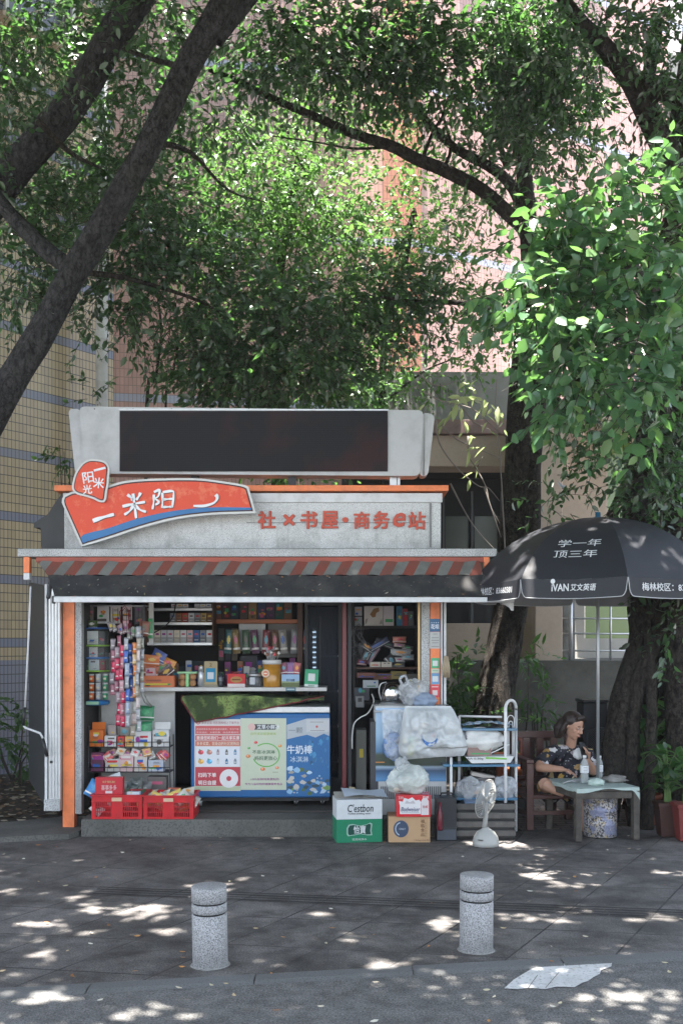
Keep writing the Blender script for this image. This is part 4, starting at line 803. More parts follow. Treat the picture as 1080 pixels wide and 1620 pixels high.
# cigarette shelving, orange shelf
m_shgrey = M('grey_shelf', (.20, .19, .18), .6); SD = 10.35; hx = lambda p: WX(p, SD)
for zz in (WZ(985.5, SD), WZ(1017.5, SD), WZ(963, SD)):
    b = B(); b.box2(hx(234), hx(336), SD - .02, SD + .22, zz - .02, zz, m_shgrey); b.box2(hx(234), hx(336), SD - .03, SD - .022, zz - .02, zz + .006, m_alu); b.build('shelf', K, bevel=.002)
for p_, q_ in ((230, 234), (336, 338)): b = B(); b.box2(hx(p_), hx(q_), SD - .02, SD + .25, WZ(1020, SD), 2.2, m_wood); b.build('shelf_side', K)
b = B(); b.box2(WX(336, 10.6), WX(474, 10.6), 10.55, 10.85, WZ(986.5, 10.6), WZ(980, 10.6), m_shelf); b.build('shelf', K, bevel=.003, label='orange brown shelf under the magazines')
b = B(); b.box2(WX(424, 10.8), WX(470, 10.8), 10.8, 10.82, WZ(1040, 10.8), WZ(987, 10.8), M('pale_board', (.28, .27, .27), .6)); b.build('backboard', K)
# right-hand shelf unit
RD = 10.3; rx = lambda p: WX(p, RD)
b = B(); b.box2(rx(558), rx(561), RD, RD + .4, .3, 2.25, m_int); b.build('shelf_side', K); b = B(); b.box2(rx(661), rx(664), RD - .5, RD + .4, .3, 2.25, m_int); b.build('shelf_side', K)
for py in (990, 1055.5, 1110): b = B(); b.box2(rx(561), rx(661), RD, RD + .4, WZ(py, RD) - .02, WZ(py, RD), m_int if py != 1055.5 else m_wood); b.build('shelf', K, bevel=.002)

# ---- LED board on the roof (bolted on legs)
LD = 9.75; lx = lambda p: WX(p, LD); lz = lambda p: WZ(p, LD)
LB = thing('display_board', 'long dark dot-matrix display board in a pale rounded housing on the kiosk roof', 'display board', (lx(398), LD, lz(768)))
def rr(pts, r=.05, n=5):
    out = []; N = len(pts)
    for i, p in enumerate(pts):
        p = Vector(p); a_ = (Vector(pts[i-1]) - p).normalized(); c_ = (Vector(pts[(i+1) % N]) - p).normalized()
        for k in range(n + 1):
            t = k / n; q = (p + a_*r).lerp(p, t).lerp(p.lerp(p + c_*r, t), t); out.append((q.x, q.y))
    return out
m_house = M('pale_housing', (.50, .51, .52), .45, var=.07, scale=8, stain=(.22, .22, .21), stain_amt=.5, stain_scale=4)
b = B(); b.prism(rr([(lx(125), lz(643)), (lx(670), lz(649)), (lx(664), lz(753)), (lx(135), lz(749))], .06), LD, LD + .22, m_house); b.build('housing', LB, bevel=.008)
for pts in ([(lx(107), lz(646)), (lx(126), lz(645)), (lx(136), lz(750)), (lx(118), lz(748))], [(lx(669), lz(651)), (lx(688), lz(655)), (lx(677), lz(752)), (lx(663), lz(752.5))]):
    b = B(); b.prism(rr(pts, .045), LD + .03, LD + .2, m_house); b.build('end_cap', LB, bevel=.008)
def led_mat():
    g = G('led_matrix'); sp = g.n('ShaderNodeSeparateXYZ'); g.l(g.coord(), sp.inputs[0])
    def st(s_, k_, w_): return g.math('LESS_THAN', g.math('FRACT', g.math('MULTIPLY', s_, k_)), w_)
    h = g.math('MAXIMUM', st(sp.outputs[2], 60, .28), g.math('MULTIPLY', st(sp.outputs[0], 60, .25), .5))
    k = g.mix(h, (.006, .006, .008), (.016, .016, .019))
    k = g.mix(g.ramp(g.noise(1.7, 3), [(.5, 0.0), (.62, .7)]), k, (.040, .014, .014))
    md = g.math('LESS_THAN', g.math('FRACT', g.math('MULTIPLY', sp.outputs[0], 3.1)), .012); k = g.mix(md, k, (.012, .01, .01)); g.base(k); g.set(.6, 0, .25); return g.m
b = B(); b.box2(lx(190), lx(613), LD - .012, LD - .003, lz(746), lz(650.5), led_mat()); b.build('screen', LB)
b = B(); b.prism([(lx(188.5), lz(649)), (lx(614.5), lz(649.6)), (lx(614.5), lz(647.6)), (lx(188.5), lz(646.8))], LD - .008, LD - .003, m_alu)
for k in range(9): b.disc(lx(150 + k*61), LD - .004, lz(647), .006, m_dkmetal)
b.build('trim', LB)
for p in (150, 300, 455, 617, 628):
    b = B(); b.box2(lx(p), lx(p) + (.07 if p != 628 else .03), LD + .08, LD + .15, WZ(778, PD) + .002, lz(752) + .01, m_alu if p > 600 else m_dkmetal); b.build('leg', LB)

# ---- logo sign
GS = 9.42; gx = lambda q: WX(q / 2.5714, GS); gz = lambda q: WZ(600 + q / 2.5714, GS)
def spl(pts, n=5):
    P = [np.array(p, float) for p in pts]; N = len(P); out = []
    for i in range(N):
        p0, p1, p2, p3 = P[i-1], P[i], P[(i+1) % N], P[(i+2) % N]
        for k in range(n):
            t = k / n; q = .5*((2*p1)+(-p0+p2)*t+(2*p0-5*p1+4*p2-p3)*t*t+(-p0+3*p1-3*p2+p3)*t**3); out.append((float(q[0]), float(q[1])))
    return out
def gpoly(b, pts, y0, y1, m, col=(1, 1, 1), n=5, sp=True, mside=None):
    P = spl(pts, n) if sp else pts; b.prism([(gx(u), gz(v)) for u, v in P], y0, y1, m, col, mside=mside)
m_sgo = G('glossy_orange_vinyl'); g = m_sgo
g.base(g.mix(g.ramp(g.noise(5.5, 7, rough=.75), [(.53, 0.0), (.60, .55)]), (.66, .055, .012), (.74, .20, .09))); g.set(.3, 0, .35); g.bump(g.noise(9, 4), .35, .02); m_sgo = g.m  # paler streaks painted into the orange stand in for highlights
m_edge = M('sign_edge', (.60, .60, .58), .5); m_ink = M('sign_ink', (.05, .02, .02), .5, bump=0)
LG = thing('logo_sign', 'glossy orange swoosh-shaped sign with white brush characters over the kiosk roof edge', 'sign', (gx(640), GS, gz(680)))
outer = [(252, 500), (256, 478), (275, 465), (305, 455), (345, 462), (400, 448), (455, 428), (520, 412), (640, 404), (800, 403), (905, 415), (985, 428), (1008, 436), (1016, 452), (1030, 510), (1041, 540), (1030, 546), (900, 549), (760, 562), (600, 598), (470, 640), (345, 680), (332, 681), (325, 668), (285, 590), (262, 530)]
def inset(pts, k):
    N = len(pts); out = []
    A2 = sum(pts[i-1][0]*pts[i][1] - pts[i][0]*pts[i-1][1] for i in range(N)); s_ = 1 if A2 > 0 else -1
    for i in range(N):
        a_ = Vector(pts[i]) - Vector(pts[i-1]); c_ = Vector(pts[(i+1) % N]) - Vector(pts[i]); a_.normalize(); c_.normalize()
        nn_ = Vector((-(a_.y + c_.y), a_.x + c_.x)) * s_
        if nn_.length > 1e-6: nn_.normalize()
        out.append((pts[i][0] + nn_.x*k, pts[i][1] + nn_.y*k))
    return out
BK = B()
top_ = smooth_path([(252, 502), (256, 478), (275, 465), (305, 455), (345, 462), (400, 448), (455, 428), (520, 412), (640, 404), (800, 403), (905, 415), (985, 428), (1010, 436)], 4)
bot_ = smooth_path([(332, 681), (400, 662), (470, 640), (535, 618), (600, 598), (680, 577), (760, 562), (830, 554), (900, 549), (970, 547), (1041, 545)], 4)
def res(P, n=48):
    P = [Vector((float(p[0]), float(p[1]))) for p in P]; d = [0]
    for i in range(1, len(P)): d.append(d[-1] + (P[i] - P[i-1]).length)
    out = []
    for k in range(n + 1):
        t = d[-1]*k/n; i = max(1, min(len(P) - 1, next((j for j in range(len(d)) if d[j] >= t), len(P) - 1))); f = (t - d[i-1])/max(1e-6, d[i] - d[i-1]); out.append(P[i-1].lerp(P[i], f))
    return out
T_, B_ = res(top_), res(bot_)
def swoosh(b, ins, y, m, y1=None, lo=0., hi=1.):
    A_, C_2 = [], []
    for k in range(49):
        t = k/48; p, q = T_[k], B_[k]; L_ = (q - p).length; tx = ins/640*(1 if t < .5 else -1)*max(0, 1 - min(t, 1 - t)/.03); sh_ = Vector((ins*max(0, 1 - t/.04) - ins*max(0, 1 - (1 - t)/.04), 0))
        A_.append(p.lerp(q, max(lo, ins/L_)) + sh_); C_2.append(p.lerp(q, min(hi, 1 - ins/L_)) + sh_)
    n_ = 49; vs = [(gx(p.x), y, gz(p.y)) for p in A_ + C_2]; fs = [(k, k+1, n_+k+1, n_+k) for k in range(48)]
    if y1 is not None:
        o_ = len(vs); vs += [(v[0], y1, v[2]) for v in vs]; fs += [(k, o_+k, o_+k+1, k+1) for k in range(48)] + [(n_+k, n_+k+1, o_+n_+k+1, o_+n_+k) for k in range(48)] + [(0, n_, o_+n_, o_), (48, o_+48, o_+n_+48, n_+48)]
    b.add(vs, fs, m)
b = B(); swoosh(b, 9, GS - .003, m_ink); swoosh(b, 15, GS - .006, m_sgo); swoosh(BK, 0, GS, m_edge, GS + .07); BK.build('backing', LG)
blue = [(342, 668), (332, 645), (420, 615), (520, 582), (640, 553), (760, 537), (880, 530), (960, 532), (1020, 536), (900, 537), (760, 549), (600, 584), (470, 625), (380, 656)]
swoosh(b, 14, GS - .009, M('blue_vinyl', (.01, .13, .34), .25, bump=0), lo=.80); b.build('face', LG)
b = B(); wt = M('white_vinyl', (.75, .76, .78), .4, bump=0)
def brush(b, pts, w0, w1, y, m, off=0):
    P = smooth_path([(p[0], p[1]) for p in pts], 5); N = len(P); L_, R_ = [], []
    for i in range(N):
        d = P[min(i+1, N-1)] - P[max(i-1, 0)]; d = d / (np.linalg.norm(d) + 1e-9); nn_ = np.array([-d[1], d[0]]); t = i / (N - 1); ww = w0*(1-t) + w1*t + 1.2*math.sin(t*9)
        L_.append(P[i] + nn_*ww + off); R_.append(P[i] - nn_*ww + off)
    b.quad([(gx(q[0]), y, gz(q[1])) for q in L_ + R_[::-1]], m)
for y, m_, off in ((GS - .0105, m_ink, 2.5), (GS - .014, wt, 0)):
    brush(b, [(380, 577), (410, 566), (440, 557), (466, 550)], 8, 5, y, m_, off)
    for st in ([(520, 470), (535, 482), (541, 494)], [(574, 462), (566, 478), (556, 492)], [(500, 518), (545, 508), (592, 500)], [(543, 466), (549, 510), (556, 566)], [(544, 514), (530, 536), (508, 552)], [(552, 514), (572, 532), (596, 540)]): brush(b, st, 5.5, 4, y, m_, off)
    for st in ([(628, 470), (627, 500), (622, 530)], [(628, 460), (650, 452), (646, 476), (634, 486), (648, 500), (634, 512)], [(662, 462), (663, 500), (661, 524)], [(664, 460), (702, 456), (708, 470), (702, 522)], [(664, 490), (702, 487)], [(664, 521), (702, 519)]): brush(b, st, 4.5, 3.5, y, m_, off)
    brush(b, [(788, 516), (830, 516), (866, 506), (882, 492), (884, 478), (878, 470)], 4, 6.5, y, m_, off)
b.build('lettering', LG)
bub = [(385, 328), (430, 336), (450, 362), (448, 400), (446, 430), (440, 460), (436, 490), (425, 503), (405, 500), (385, 490), (355, 480), (318, 470), (300, 450), (302, 420), (312, 385), (335, 350), (358, 333)]
b = B(); gpoly(b, bub, GS - .045, GS - .016, m_edge, n=3); gpoly(b, inset(bub, 8), GS - .049, GS - .046, m_ink, n=3); gpoly(b, inset(bub, 12), GS - .053, GS - .0495, m_sgo, n=3)
for t, u, v, s_, ro in (('一', 412, 370, 48, -.25), ('米', 408, 426, 42, .1), ('阳', 365, 404, 44, -.15), ('光', 362, 452, 36, -.1)):
    ca, sa = math.cos(-ro), math.sin(-ro); h_ = s_ * (.18 if t == '一' else 1)
    b.text(t, (gx(u), GS - .056, gz(v)), s_/2.5714*GS/FPX, h_/2.5714*GS/FPX, wt, right=(ca, 0, sa), up=(-sa, 0, ca), bold=.02)
b.build('bubble', LG)
for u in (300, 620, 940): b = B(); b.box2(gx(u), gx(u) + .04, GS + .072, PD - .022, gz(500), gz(485), m_dkmetal); b.build('bracket', LG)
# ============================================================ GOODS: makers
PRG = printed('printed_foil', .28, .7, var=.12, crinkle=.5); PRC = printed('printed_carton', .7, .25, var=.22)
PLW = glassy('clear_film', (.70, .73, .76), .30, .10, .9, 16); PLB = glassy('milky_bag', (.62, .65, .66), .66, .22, .6, 9)
GLS = glassy('clear_plastic', (.25, .30, .28), .14, .06); m_blk = M('black_plastic', (.018, .018, .02), .4)
m_red = M('red_plastic', (.52, .012, .018), .35, var=.15, scale=12, stain=(.2, .01, .015), stain_amt=.5, stain_scale=10)
BRIGHT = [(.62, .04, .05), (.72, .30, .04), (.70, .55, .08), (.06, .35, .12), (.04, .12, .42), (.65, .62, .58), (.30, .05, .25), (.10, .35, .45), (.55, .12, .2), (.12, .10, .09)]
def art(b, T, y, w_, h, r_, m=None, base=(.6, .6, .6), n=5, cx=0, cz=0):
    """printed design: blocks, rounds and rows of small type, each its own ink layer"""
    for k in range(n):
        yy = y - .0006 * (k + 1); c = r_.choice(BRIGHT); u, v = r_.uniform(-.3, .3) * w_, r_.uniform(-.32, .32) * h
        if k % 3 == 0: b.rect(cx + u*.4, yy, cz + v, w_ * r_.uniform(.35, .8), h * r_.uniform(.10, .22), m, c, T=T)
        elif k % 3 == 1: b.disc(cx + u, yy, cz + v, min(w_, h) * r_.uniform(.12, .24), m, c, n=10, T=T, ry=min(w_, h) * r_.uniform(.08, .2))
        else:
            for q in range(3): b.rect(cx + u*.5, yy, cz + v - q*h*.05, w_ * r_.uniform(.3, .6), h * .02, m, (.08, .08, .09), T=T)
def carton(name, label, cat, c, d, col, rz=0, seed=0, m=None, group=None, tilt=(0, 0), n=5, open_=False, bev=.003, extra=None, parent=None, artwork=True):
    """c = centre of the bottom; printed box with a folded top"""
    m = m or PRC; r_ = random.Random(seed); T = Matrix.Translation(c) @ Matrix.Rotation(rz, 4, 'Z') @ Euler((tilt[0], tilt[1], 0)).to_matrix().to_4x4()
    b = B(); w_, dp, h = d
    if open_:
        t = .003
        for cc, dd in (((0, -dp/2 + t/2, h/2), (w_, t, h)), ((0, dp/2 - t/2, h/2), (w_, t, h)), ((-w_/2 + t/2, 0, h/2), (t, dp - 2*t - .001, h)), ((w_/2 - t/2, 0, h/2), (t, dp - 2*t - .001, h)), ((0, 0, t/2), (w_ - 2*t - .001, dp - 2*t - .001, t))): b.box(cc, dd, m, col, T=T)
        b.box((0, dp/2 + .002, h + h*.22), (w_*.96, t, h*.45), m, tuple(min(1, x*1.15) for x in lin(col)), rot=(-.25, 0, 0), T=T)
    else: b.box((0, 0, h/2), (w_, dp, h), m, col, T=T); b.box((0, 0, h + .0008), (w_*.9, dp*.04, .0012), m, tuple(x*.5 for x in lin(col)), T=T)
    if artwork: art(b, T, -dp/2 - .0005, w_, h, r_, m, n=n, cz=h/2)
    if extra: extra(b, T, -dp/2 - .0008)
    return b.build(name, parent, label=label, cat=cat, group=group, bevel=bev, bseg=1)
def snack_bag(name, label, cat, c, w_, h, t, col, rot=(0, 0, 0), seed=0, col2=None, group=None, m=None):
    r_ = random.Random(seed); c2 = lin(col2 or r_.choice(BRIGHT)); c1 = lin(col); T = Matrix.Translation(c) @ Euler(rot).to_matrix().to_4x4(); b = B(); m = m or PRG; ph = r_.uniform(0, 9)
    def cf(u, v):
        if v < .06 or v > .94: return tuple(x*.8 + .05 for x in c1)
        if (u - .5)**2*3 + (v - .55)**2*5 < .14: return c2
        if .18 < v < .27: return (.75, .72, .68)
        return c1
    for sgn in (-1, 1):
        def f(u, v):
            th = t/2 * (1 - abs(2*u-1)**3) * (1 - abs(2*v-1)**5); th *= 1 + .35*noise.noise((u*4 + ph, v*4, sgn)); return ((u-.5)*w_*(1 - .06*math.sin(v*math.pi)), sgn*(th + .0006), (v)*h)
        b.grid(f, 8, 12, m, smooth=True, T=T, colfn=cf)
    return b.build(name, label=label, cat=cat, group=group)
def blob(b, c, rad, m, seed=0, amp=.25, n=(28, 18), flat=None, fr=1.6, col=(1, 1, 1), T=None):
    c = Vector(c)
    def f(u, v):
        a_, e_ = u*2*math.pi, (v - .5)*math.pi; d = Vector((math.cos(a_)*math.cos(e_), math.sin(a_)*math.cos(e_), math.sin(e_)))
        k = 1 + amp*noise.noise(d*fr + Vector((seed, seed*.7, 0))) + amp*.4*noise.noise(d*fr*3 + Vector((seed, 0, seed)))
        q = Vector((d.x*rad[0]*k, d.y*rad[1]*k, d.z*rad[2]*k))
        if flat is not None and q.z < -flat: q.z = -flat - (abs(q.z) - flat)*.05
        return c + q
    return b.grid(f, n[0], n[1], m, col, T=T)
def bottle(name, label, x, y, z, r_, h, capc, liq, lab=(.7, .72, .74), group=None):
    t = thing(name, label, 'bottle', (x, y, z), group=group); b = B()
    b.lathe([(r_*.85, 0), (r_, .01), (r_, h*.30), (r_*.93, h*.34), (r_, h*.38), (r_, h*.66), (r_*.9, h*.74), (r_*.42, h*.88), (r_*.40, h*.93)], (x, y, z), liq, n=16); b.build('body', t)
    b = B(); b.lathe([(r_*1.02, h*.38), (r_*1.02, h*.64)], (x, y, z), None, lab, n=16, cap=False)
    for k in range(4): b.rect(x, y - r_*1.03 - .0006, z + h*(.42 + k*.055), r_*.9, h*.022, None, (.25, .28, .3))
    b.build('label', t); b = B(); b.lathe([(r_*.46, h*.925), (r_*.46, h), (r_*.4, h*1.005)], (x, y, z), None, capc, n=12); b.build('cap', t); return t

# ---- ice cream chest
FZ = 9.72; fx = lambda p: WX(p, FZ); fz = lambda p: WZ(p, FZ); fs = FZ / FPX
C_ = thing('chest_freezer', 'low ice cream chest freezer with posters and a blue printed front on castors', 'freezer', (fx(411), FZ + .3, .17))
m_fr = M('freezer_blue', (.012, .11, .30), .35, var=.12, scale=6, stain=(.03, .07, .14), stain_amt=.6, stain_scale=5)
b = B(); b.box2(fx(302), fx(522), FZ, FZ + .58, fz(1262), fz(1128.5), m_fr); b.build('body', C_, bevel=.012)
b = B(); b.box2(fx(303), fx(521.5), FZ - .004, FZ + .584, fz(1127.5), fz(1118), m_alu); b.box2(fx(308), fx(517), FZ + .03, FZ + .55, fz(1117.6), fz(1115), GLS); b.box2(fx(380), fx(384), FZ + .02, FZ + .56, fz(1114.8), fz(1112), m_alu); b.build('lid', C_, bevel=.004)
b = B(); b.box2(fx(304), fx(520), FZ + .04, FZ + .54, fz(1268), fz(1262.6), m_blk); b.build('plinth', C_)
for p in (316, 468, 510):
    for dy in (.06, .5):
        b = B(); zz = .17; y = FZ + dy; b.tube([(fx(p) - .012, y, zz + .028), (fx(p) + .012, y, zz + .028)], .028, m_alu if p == 316 else m_blk, n=14, smooth=False); b.box((fx(p), y, zz + .05), (.034, .03, .035), m_alu); b.build('castor', C_)
# poster 1: pink and red order poster
b = B(); y0 = FZ - .003; L = lambda k: y0 - .0011*k
def pq(px, py): return (290 + px/4.5, 1090 + py/4.5)      # from the enlarged view
def prect(b, x0, y0_, x1, y1, k, col, m=None, sk=0): 
    b.rect(fx((pq(x0, 0)[0] + pq(x1, 0)[0])/2), L(k), fz((pq(0, y0_)[1] + pq(0, y1)[1])/2), (x1-x0)/4.5*fs, (y1-y0_)/4.5*fs, m, col)
def ptext(b, t, cx, cy, w_, h, k, col, bold=0, m=None): b.text(t, (fx(pq(cx, 0)[0]), L(k), fz(pq(0, cy)[1])), w_/4.5*fs, h/4.5*fs, m, col, bold=bold)
prect(b, 80, 215, 408, 725, 0, (.62, .58, .56)); prect(b, 86, 262, 406, 405, 1, (.52, .09, .09)); prect(b, 86, 555, 406, 690, 1, (.46, .04, .06)); prect(b, 94, 410, 400, 552, 2, (.66, .68, .72)); prect(b, 84, 692, 406, 722, 1, (.45, .50, .33))
prect(b, 86, 322, 406, 329, 2, (.62, .55, .53)); prect(b, 86, 366, 406, 371, 2, (.60, .5, .45)); prect(b, 86, 374, 406, 406, 2, (.55, .15, .10))
ptext(b, '多多买菜 社区团购线上下单平台', 265, 240, 265, 20, 2, (.30, .05, .09)); b.disc(fx(pq(107, 0)[0]), L(2), fz(pq(0, 240)[1]), .016, None, (.55, .05, .08)); b.disc(fx(pq(107, 0)[0]), L(3), fz(pq(0, 240)[1]), .009, None, (.7, .6, .6))
ptext(b, '欢迎您来多多买菜自提点提货，今日下单', 245, 286, 300, 14, 3, (.75, .6, .58)); ptext(b, '次日送达，方便实惠，好品质看得见', 245, 309, 300, 14, 3, (.75, .6, .58))
ptext(b, '邀请您和我们一起共享实惠', 248, 348, 305, 27, 3, (.82, .78, .75), .012); ptext(b, '多多买菜，您身边的社区团购店', 248, 389, 302, 24, 3, (.75, .68, .55), .01)
for k in range(10):
    u, v = 126 + (k % 5)*61, 450 + (k//5)*66; c = [(.50, .05, .07), (.42, .2, .16), (.35, .25, .28), (.15, .13, .12), (.12, .25, .42), (.65, .35, .06), (.10, .35, .55), (.55, .55, .55), (.04, .16, .32), (.2, .25, .3)][k]
    X_, Z_ = fx(pq(u, 0)[0]), fz(pq(0, v)[1])
    if k % 5 in (0, 1): b.disc(X_, L(3), Z_, .025, None, c, ry=.021); b.disc(X_ + .012, L(4), Z_ + .006, .010, None, tuple(min(1, q*1.7 + .05) for q in c)); b.disc(X_ - .01, L(5), Z_ + .022, .007, None, (.1, .3, .08))
    else: b.rect(X_, L(3), Z_ - .004, .024, .036, None, c); b.rect(X_, L(4), Z_ + .019, .013, .014, None, tuple(q*.5 for q in c)); b.rect(X_, L(5), Z_ - .006, .016, .010, None, (.6, .6, .6))
ptext(b, '扫码下单', 170, 612, 128, 32, 3, (.86, .84, .82), .02); ptext(b, '明日自提', 172, 667, 126, 32, 3, (.86, .84, .82), .02)
b.disc(fx(pq(325, 0)[0]), L(2), fz(pq(0, 637)[1]), 66/4.5*fs, None, (.70, .68, .68), n=32); b.disc(fx(pq(325, 0)[0]), L(3), fz(pq(0, 637)[1]), 18/4.5*fs, None, (.5, .05, .08), n=20)
b.build('poster', C_, label='red and white ordering poster')
# poster 2: pale green ice poster
b = B(); prect(b, 408.8, 208, 733, 718, 0, (.52, .56, .43))
px_, pz_ = fx(pq(573, 0)[0]), fz(pq(0, 270)[1]); b.quad([(px_ + u*.118*2, L(1), pz_ + v*.026*2) for u, v in [(-.5, -.1), (-.48, .3), (-.42, .48), (.42, .48), (.48, .3), (.5, -.1), (.48, -.3), (.42, -.48), (-.42, -.48), (-.48, -.3)]], None, (.05, .055, .06))
b.disc(fx(pq(487, 0)[0]), L(2), fz(pq(0, 270)[1]), .033, None, (.66, .42, .38)); ptext(b, '艾草小鲜冰', 605, 270, 160, 32, 3, (.8, .82, .82), .018)
ptext(b, '自然清凉健康美味', 570, 318, 180, 20, 1, (.30, .42, .06)); ptext(b, '不是冰淇淋', 572, 448, 160, 27, 1, (.06, .16, .08), .012); ptext(b, '妈妈更放心', 588, 492, 160, 30, 1, (.06, .14, .08), .012)
ptext(b, '100%新鲜纯果蔬制作', 582, 642, 200, 18, 1, (.28, .04, .22), .01); ptext(b, '专为儿童研制的健康营养食品', 572, 676, 265, 17, 1, (.30, .04, .24), .01)
cxr, czr = fx(pq(590, 0)[0]), fz(pq(0, 470)[1]); ring = []
for k in range(33):
    a_ = math.pi*.72 - k/32*math.pi*1.62; ring.append((a_, 1))
vs = [(cxr + math.cos(a_)*98/4.5*fs, L(1), czr + math.sin(a_)*86/4.5*fs) for a_, _ in ring] + [(cxr + math.cos(a_)*90/4.5*fs, L(1), czr + math.sin(a_)*78/4.5*fs) for a_, _ in ring[::-1]]
b.quad(vs, None, (.13, .42, .08))
for u, v, c, s_ in ((516, 380, (.6, .04, .05), .017), (467, 420, (.12, .35, .1), .015), (462, 478, (.6, .2, .06), .022), (688, 405, (.62, .28, .07), .018), (566, 570, (.62, .18, .06), .022), (668, 560, (.66, .24, .12), .018)): b.disc(fx(pq(u, 0)[0]), L(2), fz(pq(0, v)[1]), s_, None, c, n=7, ry=s_*.75); b.disc(fx(pq(u - 3, 0)[0]), L(3), fz(pq(0, v - 3)[1]), s_*.45, None, tuple(min(1, q*1.4 + .1) for q in c), n=6)
b.rect(fx(pq(655, 0)[0]), L(1), fz(pq(0, 592)[1]), .05, .006, None, (.3, .33, .25)); b.build('poster', C_, label='pale green ice treat poster')
# printed right part of the front
b = B(); prect(b, 735, 205, 1042, 760, 0, (.015, .13, .34)); X_ = lambda u: fx(pq(u, 0)[0]); Z_ = lambda v: fz(pq(0, v)[1]); ri = random.Random(8)
b.quad([(X_(u), L(1), Z_(v)) for u, v in [(736, 255), (800, 235), (880, 210), (1040, 207), (1040, 335), (1000, 318), (940, 345), (880, 325), (820, 338), (737, 358)]], None, (.42, .45, .48))
ptext(b, '一颗', 800, 295, 100, 42, 2, (.16, .18, .2)); ptext(b, '牛奶棒', 827, 432, 178, 62, 2, (.66, .72, .78), .02); ptext(b, '冰淇淋', 825, 500, 130, 42, 2, (.55, .66, .76), 0)
b.rect(X_(955), L(2), Z_(262), 160/4.5*fs, 88/4.5*fs, None, (.50, .52, .53)); b.disc(X_(950), L(3), Z_(268), .011, None, (.55, .1, .1)); b.rect(X_(955), L(3), Z_(296), .13, .005, None, (.2, .2, .2)); b.rect(X_(950), L(3), Z_(235), .12, .006, None, (.25, .25, .25))
for k in range(46):
    u, v = ri.uniform(745, 1035), ri.uniform(560, 745); s_ = ri.uniform(.008, .035); c = ri.choice([(.25, .45, .66), (.45, .6, .74), (.35, .33, .28), (.08, .14, .05), (.16, .3, .08), (.5, .48, .44), (.02, .12, .35), (.03, .06, .08)])
    b.quad([(X_(u) + s_*ri.uniform(.6, 1.4)*math.cos(a_), L(1.4 + k*.03), Z_(v) + s_*ri.uniform(.4, 1)*math.sin(a_)) for a_ in (0, .9, 1.8, 2.9, 3.8, 5)], None, c)
for k in range(26):
    u, v = ri.uniform(900, 1035), ri.uniform(340, 560); s_ = ri.uniform(.006, .025); c = ri.choice([(.03, .14, .3), (.05, .26, .5), (.02, .08, .16), (.42, .26, .16) if u > 980 and v < 430 else (.04, .18, .4)])
    b.quad([(X_(u) + s_*ri.uniform(.4, 1)*math.cos(a_), L(1.1 + k*.02), Z_(v) + s_*ri.uniform(.6, 1.8)*math.sin(a_)) for a_ in (0, .9, 1.8, 2.9, 3.8, 5)], None, c)
b.build('printed_front', C_, label='worn blue ice cream artwork')
# green cloth over the lid
g = G('green_quilt'); k_ = g.mix(g.ramp(g.noise(7, 5), [(.45, 0.0), (.62, 1.0)]), (.035, .06, .018), (.20, .27, .08)); sp = g.n('ShaderNodeSeparateXYZ'); g.l(g.coord(), sp.inputs[0])
k_ = g.mix(g.ramp(g.noise(60, 3), [(.5, 0.0), (.6, .6)]), k_, (.05, .05, .03)); g.base(k_); g.set(.95); g.bump(g.noise(22, 5), .8, .02); m_quilt = g.m
b = B()
def qf(u, v):
    x = fx(288) + (fx(512) - fx(288))*u; fr = fz(1142) + (fz(1101) - fz(1142))*min(1, max(0, (u - .1)/.9))**1.1 if u > .1 else fz(1108) + (fz(1142) - fz(1108))*(u/.1)
    top = fz(1103) + .02*math.sin(u*5) + .02*noise.noise((u*5, v*3, 0)); hang = max(0, (.42 - v)/.42)
    y = FZ - .03 - .02*noise.noise((u*9, 1, v*4)) + max(0, v - .42)*.9
    z = top + (fr - top)*hang + .010*noise.noise((u*14, v*8, 3)); return (x, y, z)
b.grid(qf, 70, 24, m_quilt); o = b.build('quilt', label='green quilted cloth with a maroon hem thrown over the freezer lid', cat='cloth')
b = B(); b.tube([qf(u/60, 0) for u in range(61)], .007, M('maroon_hem', (.14, .02, .025), .8), n=6); b.tube([Vector(qf(0, v/12)) for v in range(13)], .006, M('maroon_hem', (.14, .02, .025), .8), n=6); b.build('hem', o)

